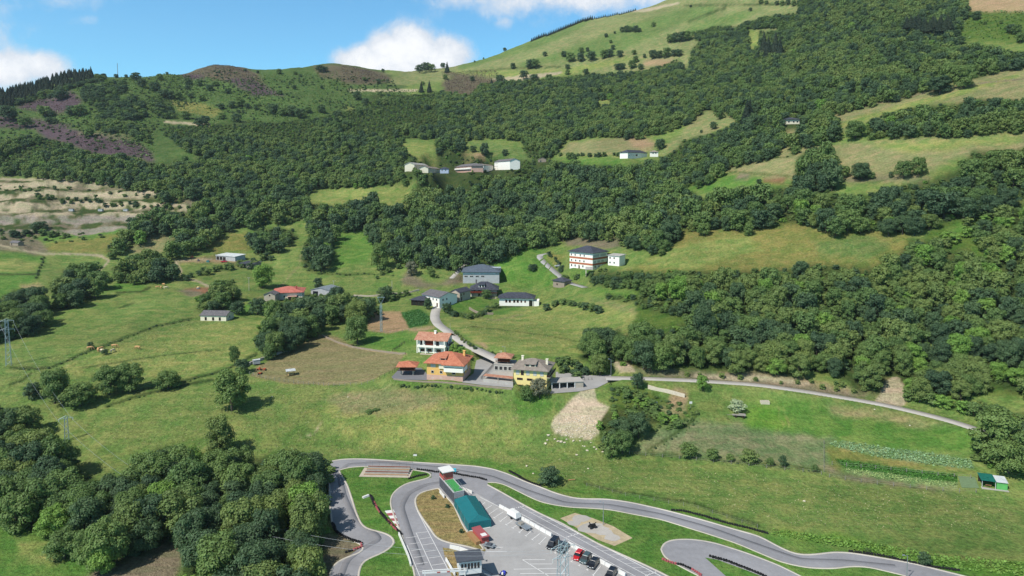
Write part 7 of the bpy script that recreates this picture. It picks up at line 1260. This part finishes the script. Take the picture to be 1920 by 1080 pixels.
# ------------------------------------------------------------------ fences, walls
def path3(pts, step): 
    P = np.array([hit(*p) for p in pts]); P = resample3(P, step); P[:, 2] = tz(P[:, 0], P[:, 1]); return P
def fence(pts, label, step=3.0, h=1.2, m='greywood', name='post_fence', rails=2, r0=.06):
    P = path3(pts, step)[:100]; t = empty(name, tuple(P[0]), 0, label, 'fence'); o = P[0]; rb_ = MB()
    for i, p in enumerate(P):
        q = p - o; MB().box(-r0, r0, -r0, r0, -.3, h, M[m]).build('post', t, loc=tuple(q))
        if i: 
            for k in range(rails): z = h * (.45 + .45 * k); a = P[i - 1] - o; rb_.tube((a[0], a[1], a[2] + z), (q[0], q[1], q[2] + z), r0 * .3, r0 * .3, M[m], 4)
    rb_.build('rails', t); return t
def swall(pts, label, h=1.1, w=.5, m='stonel', name='stone_wall', cat='wall', sink=.6, zc=None):
    P = path3(pts, 1.6); 
    if zc is not None: P[:, 2] = zc
    T = np.gradient(P[:, :2], axis=0); T /= np.linalg.norm(T, axis=1)[:, None]; N_ = np.stack([-T[:, 1], T[:, 0]], 1) * w / 2; mb = MB(); r = random.Random(2); v = []; f = []
    for i, p in enumerate(P):
        hh = h * r.uniform(.9, 1.08) if zc is None else h; v += [(p[0] - N_[i, 0], p[1] - N_[i, 1], p[2] - sink), (p[0] + N_[i, 0], p[1] + N_[i, 1], p[2] - sink), (p[0] + N_[i, 0], p[1] + N_[i, 1], p[2] + hh), (p[0] - N_[i, 0], p[1] - N_[i, 1], p[2] + hh)]
        if i: a = 4 * (i - 1); b_ = 4 * i; f += [(a + 3, b_ + 3, b_ + 2, a + 2), (a, b_, b_ + 3, a + 3), (a + 1, a + 2, b_ + 2, b_ + 1)]
    n = len(P) - 1; f += [(0, 3, 2, 1), (4 * n, 4 * n + 1, 4 * n + 2, 4 * n + 3)]; mb.add(v, f, M[m]); return mb.build(name, None, label, cat)
fence([(468, 702), (500, 711), (560, 720), (620, 724), (680, 722), (700, 716)], 'pale post fence along the near side of the bare paddock', 2.2, 1.3, 'greywood'); fence([(712, 711), (735, 700), (752, 686)], 'dark fence between the bare paddock and the granary yard', 1.8, 1.3, 'rail')
swall([(604, 630), (630, 642), (662, 652), (700, 658), (760, 664)], 'light stone wall along the far side of the bare paddock', .7, .4, 'stone'); swall([(458, 690), (470, 683), (520, 665), (548, 655)], 'long low concrete feeding wall at the left of the paddock', 1.2, .5, 'concrete', 'feeding_wall')
fence([(480, 676), (520, 660)], 'wire fence behind the feeding wall', 2.5); fence([(736, 660), (756, 646), (772, 640)], 'dark wooden fence left of the tiled white house', 2.2, 1.3, 'rail'); fence([(690, 622), (740, 625), (790, 615)], 'fence below the ploughed plot', 3)
fence([(1180, 852), (1290, 862), (1420, 876), (1540, 890)], 'thin post fence along the meadow tree row', 5, 1.2); fence([(1555, 895), (1640, 908), (1730, 918), (1830, 924)], 'thin fence in front of the crop beds', 4, 1.2); fence([(1545, 832), (1545, 885)], 'fence at the left end of the crop beds', 3)
fence([(1100, 912), (1180, 932), (1300, 952), (1420, 990)], 'thin fence between the circuit and the meadow', 4, 1.1, 'greywood', r0=.04); fence([(1560, 213), (1640, 196), (1720, 180), (1800, 163), (1900, 150)], 'long post fence across the upper right field', 5, 1.3)
fence([(1560, 872), (1650, 880), (1740, 890), (1820, 898)], 'post fence between the two crop beds', 4, 1.3); fence([(0, 452), (60, 466), (120, 476), (190, 480)], 'fence beside the far left track', 6, 1.1)
swall([(738, 712), (800, 717), (870, 721), (905, 725), (960, 730)], 'rough stone retaining wall below the house yards', .4, .6, 'stone', 'retaining_wall', 'retaining wall', 3.0)
swall([(786, 545), (770, 549), (700, 556), (640, 555)], 'old stone wall left of the village', .9, .5, 'stonel'); swall([(1215, 728), (1250, 736), (1284, 745)], 'pale broken concrete wall on the rough slope', 1.2, .6, 'rock', 'broken_wall'); swall([(880, 580), (900, 590), (925, 590)], 'stone garden wall below the white long house', 1.2, .5, 'stone', 'garden_wall')
fence([(902, 712), (915, 698), (927, 684)], 'dark iron railing along the driveway', 1.0, 1.2, 'rail', 'iron_railing'); fence([(890, 668), (910, 676), (922, 680)], 'dark railing at the street side of the driveway', 1.2, 1.1, 'rail', 'iron_railing'); fence([(1045, 712), (1080, 714), (1110, 713)], 'thin railing on the yard right of the yellow house', 1.5, 1.1, 'rail', 'iron_railing')
# terrace in front of the garage, carport right of the yellow house
z = SITE['orange']['z'] - .25; a, b_, c_, d_ = plane(906, 716, z), plane(962, 722, z), plane(962, 703, z), plane(928, 699, z)
mb = MB(); mb.slab([(*q[:2], z + 1.1) for q in (a, b_, c_, d_)], 1.6, M['conc']); tr = mb.build('terrace', None, 'pale paved terrace in front of the low garage', 'terrace')
MB().slab([(*a[:2], z + 2.4), (*b_[:2], z + 2.4), (*(b_ * .8 + c_ * .2)[:2], z + 2.5), (*(a * .8 + d_ * .2)[:2], z + 2.5)], .12, M['old_tile']).build('pergola_roof', tr); [MB().box(q[0] - .1, q[0] + .1, q[1] - .1, q[1] + .1, z - .5, z + 2.35, M['stonel']).build('pillar', tr) for q in (a * .98 + c_ * .02, b_ * .95 + d_ * .05, (a + b_) / 2)]
zz = YD['plaza'][0][2]; a, b_ = plane(1034, 729, zz), plane(1079, 727, zz); u = (b_ - a); L = float(np.hypot(*u[:2])); t = empty('carport', tuple(a), math.atan2(u[1], u[0]), 'open carport with pale flat roof right of the yellow house', 'carport')
MB().box(-.3, L + 3, -.3, 5.5, 2.2, 2.45, M['conc']).build('roof', t); MB().box(0, L, 5.2, 5.4, -.5, 2.2, M['stone']).build('rear_wall', t); MB().box(L, L + 3, -.1, 5.4, -1, 2.2, M['stonel']).build('stone_side_wall', t); [MB().box(x, x + .3, -.2, .1, -.3, 2.2, M['whitep']).build('pillar', t) for x in np.linspace(0, L - .4, 4)]
# ------------------------------------------------------------------ scree, rocks, small rural things
def rockmesh(k):
    r = np.random.default_rng(k); import bmesh; bm = bmesh.new(); bmesh.ops.create_icosphere(bm, subdivisions=1, radius=.5)
    for v in bm.verts: v.co *= float(r.uniform(.7, 1.25)); v.co.z *= .7
    me = bpy.data.meshes.new('boulder'); bm.to_mesh(me); bm.free(); me.materials.append(M['rock']); return me
RK = [rockmesh(k) for k in range(4)]
def rock(p, s, label, group, name='boulder'):
    o = bpy.data.objects.new(name, RK[rs.randrange(4)]); COL.objects.link(o); o.location = (p[0], p[1], p[2] + s * .1); o.scale = (s, s * rs.uniform(.7, 1.2), s * rs.uniform(.6, 1)); o.rotation_euler = (0, 0, rs.uniform(0, 6)); setp(o, label, 'rock', group)
scp = C(1020, 690, 6.353, (110, 600), (110, 700), (150, 790), (330, 830), (560, 850), (640, 780), (600, 560), (300, 500))
n = 0
while n < 220:
    x, y = rs.uniform(1035, 1125), rs.uniform(765, 826)
    if inpoly(scp, np.array([x]), np.array([y]))[0] and rs.random() < (y - 755) / 70: rock(hit(x, y), rs.uniform(.25, .7), 'pale limestone boulder at the foot of the scree', 'boulders at the foot of the scree'); n += 1
for (x, y) in C(1020, 690, 6.353, (20, 900), (50, 805), (130, 850), (170, 875), (205, 880), (245, 890), (270, 850), (460, 930), (485, 935), (560, 890), (600, 945), (390, 1040), (40, 860), (350, 870), (430, 870), (515, 985), (625, 970), (700, 1000)): rock(hit(x, y), rs.uniform(.5, 1.2), 'pale rock lying loose on the grass below the scree', 'loose rocks below the scree')
for (x, y) in [(1178, 806), (652, 745), (510, 744), (1000, 888), (1103, 879), (988, 874), (1508, 940), (1640, 768), (1706, 798)]: rock(hit(x, y), .8, 'single pale stone lying on the meadow', 'single stones on the meadow')
p = hit(1072, 901); mb = MB().tube((-1, 0, .2), (1, .3, .2), .2, .15, M['timber'], 8); mb.build('log', None, 'pale log lying on the grass right of the dark bush', 'log', loc=tuple(p))
# green garden shed
z0 = hit(1860, 917)[2]; a, b_ = plane(1842, 914, z0), plane(1889, 920, z0); u = (b_ - a); L = float(np.hypot(*u[:2])); t = empty('garden_shed', tuple(a), math.atan2(u[1], u[0]), 'garden shed with teal lean-to roof and bright green box at right', 'shed')
MB().box(-.3, L + .2, -.8, 3.4, -.8, .06, M['conc']).build('slab', t); MB().box(L - 2.7, L, 0, 3.0, .06, 2.3, M['greensheet']).build('green_box', t); MB().slab([(L - 2.9, -.3, 2.3), (L + .1, -.3, 2.3), (L + .1, 3.3, 2.9), (L - 2.9, 3.3, 2.9)], .08, M['metal_roof']).build('box_roof', t); MB().slab([(-.5, -.4, 2.35), (L - 2.92, -.4, 2.35), (L - 2.92, 3.6, 3.0), (-.5, 3.6, 3.0)], .08, M['green_roof']).build('lean_to_roof', t)
[MB().box(x, x + .1, -.2, -.1, .06, 2.3, M['whitep']).build('post', t) for x in (-.2, L - 3.1)]; MB().box(-.3, L - 2.8, 3.1, 3.2, .06, 2.8, M['darkwood']).build('rear_wall', t); tb = MB().box(.9, 2.4, .4, 1.0, .7, .78, M['timber']); [tb.box(x, x + .08, .6, .7, .06, .7, M['timber']) for x in (1.0, 2.2)]; tb.build('bench', t)
sheet('seedbed', [hit(*q) + np.array([0, 0, .12]) for q in [(1796, 893), (1828, 895), (1836, 916), (1803, 915)]], simple('seed_bed', (96, 116, 84), .9, nsc=1.5), 'netted seed bed left of the garden shed', .0)
# water trough, cart, boards
def hth(name, px, py, label, cat, rz=0): p = hit(px, py); return empty(name, tuple(p), rz, label, cat)
t = hth('water_basin', 1435, 758, 'small pale concrete water basin on the bright meadow', 'basin'); MB().box(-1.6, 1.6, -.1, .1, -.3, 1.0, M['rock']).box(-1.6, 1.6, .9, 1.1, -.3, 1.2, M['rock']).box(-1.6, -1.4, .1, .9, -.3, 1.0, M['rock']).box(1.4, 1.6, .1, .9, -.3, 1.0, M['rock']).build('basin_wall', t); MB().box(-1.4, 1.4, .1, .9, -.2, .7, M['glass']).build('water', t)
t = hth('wooden_cart', 1386, 782, 'grey wooden cart standing under the flowering bush', 'cart', -.2); MB().box(-2.4, 2.2, -.7, .7, .7, .85, M['greywood']).box(-.2, 2.2, -.7, .7, .85, 1.2, M['greywood'], (.1, .1)).build('platform', t); MB().tube((-2.4, 0, .75), (-4.4, .2, .4), .07, .07, M['greywood']).build('shaft', t); [MB().tube((x, y, .42), (x, y + .1, .42), .42, .42, M['darkwood'], 14).build('wheel', t) for x in (-1.3, 1.3) for y in (-.85, .75)]
t = hth('white_board', 1228, 761, 'pale stacked boards standing on the rough slope', 'board'); MB().box(-.9, .9, -.1, .1, -.3, 1.5, M['greywall']).box(-1.1, -.6, .12, .3, -.3, 2.1, M['whitep']).build('panel', t); MB().box(-.05, .05, -.4, -.1, -.3, .6, M['timber']).build('prop', t)
t = hth('white_sign', 1295, 766, 'small white sign board on a pole right of the broken wall', 'sign'); MB().tube((0, 0, -.3), (0, 0, 2.6), .05, .05, M['metal']).build('post', t); MB().box(-.5, .5, -.1, -.05, 1.8, 2.6, M['whitep']).build('board', t)
# paddock things
t = hth('hay_feeder', 545, 704, 'roofed hay feeder standing on bare straw covered ground', 'feeder', .4); [MB().box(x, x + .1, y, y + .1, -.2, 2.0, M['wood']).build('leg', t) for x in (-1.4, 1.3) for y in (-1, .9)]; MB().slab([(-1.9, -1.4, 2.2), (1.9, -1.4, 2.2), (1.9, 1.4, 2.45), (-1.9, 1.4, 2.45)], .1, M['metal_roof']).build('roof', t); MB().box(-1.1, 1.1, -.7, .7, .2, 1.0, M['straw'], (.2, .2)).build('hay', t); fr = MB(); [fr.box(x, x + .06, -1, -.94, 0, 1.2, M['brownframe']) for x in np.arange(-1.4, 1.4, .35)]; fr.build('rack', t)
for i, (x, y, k_) in enumerate([(487, 692, 1.0), (487, 700, .9), (496, 692, 1.1)]):
    t = hth('farm_implement', x, y + 2, ['upright rusty red farm implement at the left of the paddock', 'low rusty red farm implement nearest the fence', 'rusty hay tedder beside the upright implement'][i], 'farm implement', i * .9); mb = MB().box(-1.1 * k_, 1.1 * k_, -.12, .12, .5, .7, M['rust']).box(-.2, .2, -.6, .6, .4, 1.3 if i == 0 else .8, M['rust'], (.05, .1)); [mb.tube((x_, .5, .1), (x_, -.3, .6), .05, .05, M['rust'], 5) for x_ in (-1, -.5, 0, .5, 1)]; mb.build('frame', t); [MB().tube((s_ * .7, -.5, .35), (s_ * .7, -.35, .35), .35, .35, M['black'], 12).build('wheel', t) for s_ in (-1, 1)]
t = hth('livestock_trailer', 481, 684, 'small pale box trailer at the end of the feeding wall', 'trailer', .5); MB().box(-1.4, 1.4, -.8, .8, .5, 2.2, M['greywall']).build('body', t); MB().box(-1.5, 1.5, -.9, .9, 2.2, 2.3, M['metal_roof']).build('roof', t); [MB().tube((0, y, .3), (0, y + .15, .3), .3, .3, M['black'], 12).build('wheel', t) for y in (-.95, .8)]
t = hth('round_feeder', 372, 541, 'pale round feeder on the muddy patch', 'feeder'); mb = MB().tube((0, 0, 0), (0, 0, .8), 1.1, 1.1, M['metal'], 14).tube((0, 0, .8), (0, 0, 1.3), 1.0, .6, M['straw'], 12); mb.build('ring', t)
def simplecar(x, y, m, lab, rz=0):
    p = hit(x, y); t = car(1000, 1100, rz, m, lab); t.location = tuple(p + np.array([0, 0, .05])); t['group'] = 'cars near the houses'; return t
simplecar(205, 526, cp['grey'], 'light car half hidden behind the left clump', .2); simplecar(1046, 500, carpaint('white_car_paint', (200, 204, 208)), 'white car parked left of the striped block', .1); simplecar(1052, 508, cp['grey'], 'dark car on the lane below the striped block', -.6); simplecar(420, 492, cp['red'], 'dark red car in front of the tin roofed shed', .1)
for i, (x, y, m_, lab) in enumerate([(390, 491, M['teal'], 'teal tarpaulin covered heap beside the farm machinery'), (360, 483, M['rust'], 'rusty machine in the farm yard'), (372, 489, M['tarp'], 'grey covered machine in the farm yard')]):
    t = hth('covered_heap', x, y, lab, 'heap', i); MB().box(-1.2, 1.2, -.8, .8, -.2, 1.1, m_, (.5, .35)).build('cover', t); MB().box(-1.4, 1.4, -.1, .1, 0, .3, M['rust']).build('drawbar', t)
for x in (134, 189, 236): t = hth('site_cabin', x, 396, 'small pale cabin on the ledge of the sandy cutting', 'cabin'); t['group'] = 'cabins on the quarry ledge'; MB().box(-1.8, 1.8, -1, 1, 0, 1.8, M['greywall']).build('body', t); MB().box(-1.9, 1.9, -1.1, 1.1, 1.8, 2.0, M['metal_grey']).build('roof', t)
t = hth('green_porch', 1104, 514, 'pale green porch roof half hidden by trees below the striped block', 'porch'); MB().slab([(-2.2, -1.5, 3.0), (2.2, -1.5, 3.0), (2.6, 2.0, 4.2), (-1.8, 2.0, 4.2)], .15, M['fibre']).build('roof', t); MB().box(-2.0, -1.6, -1.2, -.8, -1, 2.9, M['cream']).build('pillar', t)
# ------------------------------------------------------------------ cattle
def cowmesh(graze, mat):
    V = [(0, 0, 1.15), (-.75, 0, 1.12), (-1.05, 0, 1.2), (.35, 0, 1.15), (.85, 0, 1.2)]; E = [(0, 1), (1, 2), (0, 3), (3, 4)]; Rr = [.36, .33, .2, .34, .25]
    def ad(p, j, r): V.append(p); E.append((j, len(V) - 1)); Rr.append(r); return len(V) - 1
    nk = ad((1.2, 0, .95 if graze else 1.45), 4, .15); hd_ = ad((1.42, 0, .4 if graze else 1.5), nk, .14); ad((1.6, 0, .12 if graze else 1.3), hd_, .09)
    for sy in (-.24, .24):
        k = ad((.62, sy, .8), 3, .12); k = ad((.64, sy, .4), k, .07); ad((.62, sy, .02), k, .06); k = ad((-.75, sy, .8), 1, .15); k = ad((-.9, sy, .45), k, .08); ad((-.82, sy, .02), k, .06)
    k = ad((-1.2, 0, .9), 2, .04); ad((-1.22, 0, .45), k, .035)
    me = bpy.data.meshes.new('cow_body'); me.from_pydata(V, E, []); me.materials.append(mat); o = bpy.data.objects.new('cow', me); COL.objects.link(o)
    md = o.modifiers.new('skin', 'SKIN'); 
    for i, v in enumerate(me.skin_vertices[0].data): v.radius = (Rr[i], Rr[i]); v.use_root = (i == 0)
    s2 = o.modifiers.new('sub', 'SUBSURF'); s2.levels = 1; s2.render_levels = 1; return o
cw = [cowmesh(True, M['cowskin']), cowmesh(False, M['cowskin']), cowmesh(True, M['cowpale'])]; first = [True] * 3
CW = [(169, 656, 0, .3, 'tan cow grazing next to the dark shrub'), (184, 660, 1, 2.2, 'tan cow standing in the middle of the close group'), (189, 657, 0, .9, 'tan cow partly behind the close group'), (192, 661, 2, 2.8, 'pale cow at the right of the close group'), (211, 661, 2, 1.4, 'pale cow standing alone right of the group'), (215, 652, 0, .2, 'tan cow above the lone pale one'), (258, 655, 0, 3.0, 'tan cow farthest right on the cattle meadow'), (296, 541, 0, .4, 'leftmost tan cow near the hedge top'), (302, 542, 1, 2.0, 'second tan cow from left near the hedge top'), (311, 542, 2, .7, 'pale cow at the right near the hedge top'), (307, 536, 0, 2.6, 'tan cow uppermost near the hedge top')]
for (x, y, k, rz, lab) in CW:
    o = cw[k] if first[k] else cw[k].copy()
    if not first[k]: COL.objects.link(o)
    first[k] = False; p = hit(x, y); o.location = tuple(p); o.rotation_euler = (0, 0, rz); o.scale = (1.15,) * 3; setp(o, lab, 'cow', 'cattle on the left meadows')
# ------------------------------------------------------------------ crops and rough ground cover (uncountable)
def cover(name, polys, dens, size, cols, label, cat, kset=None, hgt=.3, lim=60000):
    r = np.random.default_rng(9); cen = []; 
    for poly in polys:
        Q = np.array([hit(*q) for q in poly]); x0, x1, y0, y1 = Q[:, 0].min(), Q[:, 0].max(), Q[:, 1].min(), Q[:, 1].max(); n = min(int((x1 - x0) * (y1 - y0) * dens), lim)
        x = r.uniform(x0, x1, n); y = r.uniform(y0, y1, n); m_ = inpoly(Q[:, :2], x, y); x, y = x[m_], y[m_]
        if kset == 'rows': x = x; y = np.round(y / .8) * .8 + r.normal(0, .12, len(y))
        cen.append(np.stack([x, y, tz(x, y) + r.uniform(.05, hgt, len(x))], 1))
    c = np.vstack(cen); nn = r.normal(0, .6, (len(c), 3)); nn[:, 2] += 1; nn /= np.linalg.norm(nn, axis=1)[:, None]; v = cards(c, nn, size * r.uniform(.5, 1.4, len(c)), r)
    me = mesh_np(name, v, np.arange(len(v)).reshape(-1, 4), [cols]); o = bpy.data.objects.new(name, me); COL.objects.link(o); setp(o, label, cat, None, 'stuff')
cover('cabbage_rows', [c3(1280, 720, (820, 335), (900, 325), (1050, 345), (1400, 390), (1620, 430), (1640, 480), (1440, 460), (1040, 400), (860, 355))], 8, .5, leafmat('cabbage_leaf', (.16, .26, .13), (.22, .34, .18)), 'pale blue green vegetable rows in the upper crop bed', 'crop', 'rows', .5)
cover('potato_field', [c3(1280, 720, (850, 425), (920, 430), (1540, 515), (1545, 555), (1100, 495), (900, 465))], 10, .5, leafmat('potato_leaf', (.06, .16, .03), (.09, .2, .04)), 'deep green potato plants in the lower crop bed', 'crop', 'rows', .5)
cover('lettuce_rows', [c3(1280, 720, (910, 475), (1100, 500), (1545, 560), (1550, 580), (1300, 560), (1050, 520), (920, 490))], 6, .45, leafmat('lettuce_leaf', (.22, .30, .10), (.28, .36, .14)), 'light green plant row at the edge of the lower crop bed', 'crop', 'rows', .4)
cover('wild_growth', [c3(1280, 720, (500, 815), (900, 870), (1400, 955), (1700, 985), (1700, 1060), (1400, 1030), (900, 920), (500, 850))], 5, .55, LM['bright'], 'lush green weeds between the meadow and the right straight', 'weeds', None, .5)
cover('wild_growth', [c3(1280, 720, (1700, 985), (1920, 1005), (1920, 1085), (1700, 1060))], 5, .55, LM['bright'], 'lush green weeds at the lower right corner', 'weeds', None, .5)
cover('plot_crop', [c3(640, 360, (340, 682), (440, 662), (495, 702), (488, 742), (388, 762))], 3, .6, leafmat('plot_leaf', (.05, .13, .04), (.07, .17, .05)), 'dense green crop on the small plot by the street', 'crop', None, .4)
cover('heath_scrub', [c3(0, 0, (250, 690), (330, 730), (600, 780), (780, 800), (870, 900), (740, 870), (500, 850), (400, 800)), c3(0, 0, (100, 600), (180, 560), (400, 520), (460, 570), (430, 610), (300, 640), (150, 615)), c3(0, 0, (980, 400), (1200, 365), (1330, 365), (1440, 420), (1500, 500), (1380, 500), (1150, 440)), c3(640, 0, (560, 405), (870, 395), (900, 450), (740, 530), (600, 530)), [(930, 160), (0, 0), (1, 1)][:0] or c3(640, 0, (0, 370), (140, 395), (300, 450), (130, 470), (0, 460))], .22, 1.3, leafmat('heather', (.085, .055, .065), (.11, .10, .06)), 'low purple heather and scrub on the hillside', 'heather', None, 1.0)
cover('bracken_scrub', [c3(0, 0, (0, 650), (150, 600), (500, 640), (700, 700), (560, 760), (300, 720)), c3(0, 0, (650, 420), (1000, 400), (1300, 470), (1500, 420), (1900, 400), (1900, 600), (1300, 560), (900, 560)), c3(0, 0, (400, 480), (1000, 430), (1500, 560), (1900, 600), (1900, 700), (1200, 690), (900, 640), (860, 900), (500, 740)), c3(640, 0, (0, 480), (500, 500), (600, 540), (100, 640), (0, 600)), c3(1280, 0, (1520, 70), (1920, 60), (1920, 230), (1540, 220))], .11, 1.7, LM['mid'], 'bracken and low green scrub on the upper hillsides', 'scrub', None, 1.2)

LMt = leafmat('meadow_tuft_green', (.10, .15, .045), (.15, .20, .06)); LMs = leafmat('meadow_tuft_dry', (.26, .24, .13), (.34, .31, .18))
MEA = [[(130, 800), (480, 712), (900, 735), (1030, 745), (1040, 820), (1110, 850), (1500, 900), (1900, 930), (1900, 1000), (1500, 985), (1250, 935), (1100, 905), (1000, 880), (880, 862), (640, 856), (500, 850), (300, 850)], [(20, 690), (350, 600), (480, 610), (440, 680), (250, 735), (20, 720)], [(850, 610), (1000, 575), (1280, 620), (1100, 660), (930, 655)], [(1200, 500), (1300, 440), (1690, 440), (1660, 495), (1400, 505)]]
cover('meadow_grass', MEA, 1.1, .34, LMt, 'uneven green grass tufts on the meadows', 'grass', None, .1)
cover('dry_grass_tufts', MEA, .6, .3, LMs, 'pale dry grass stems on the meadows', 'grass', None, .1)
# ------------------------------------------------------------------ air
hz, nt, b = newmat('air_haze'); nt.nodes.remove(b); pv = nd(nt, 'ShaderNodeVolumePrincipled'); pv.inputs['Color'].default_value = (.78, .88, 1.0, 1); pv.inputs['Density'].default_value = .00005; pv.inputs['Anisotropy'].default_value = .2
nt.links.new(pv.outputs[0], nt.nodes['Material Output'].inputs['Volume'])
hb = MB().box(-3900, 3900, -60, 3200, float(GZ.min()) - 5, float(GZ.max()) + 40, hz).build('haze', None, 'thin bluish air between the camera and the far hills', None, None, 'stuff')
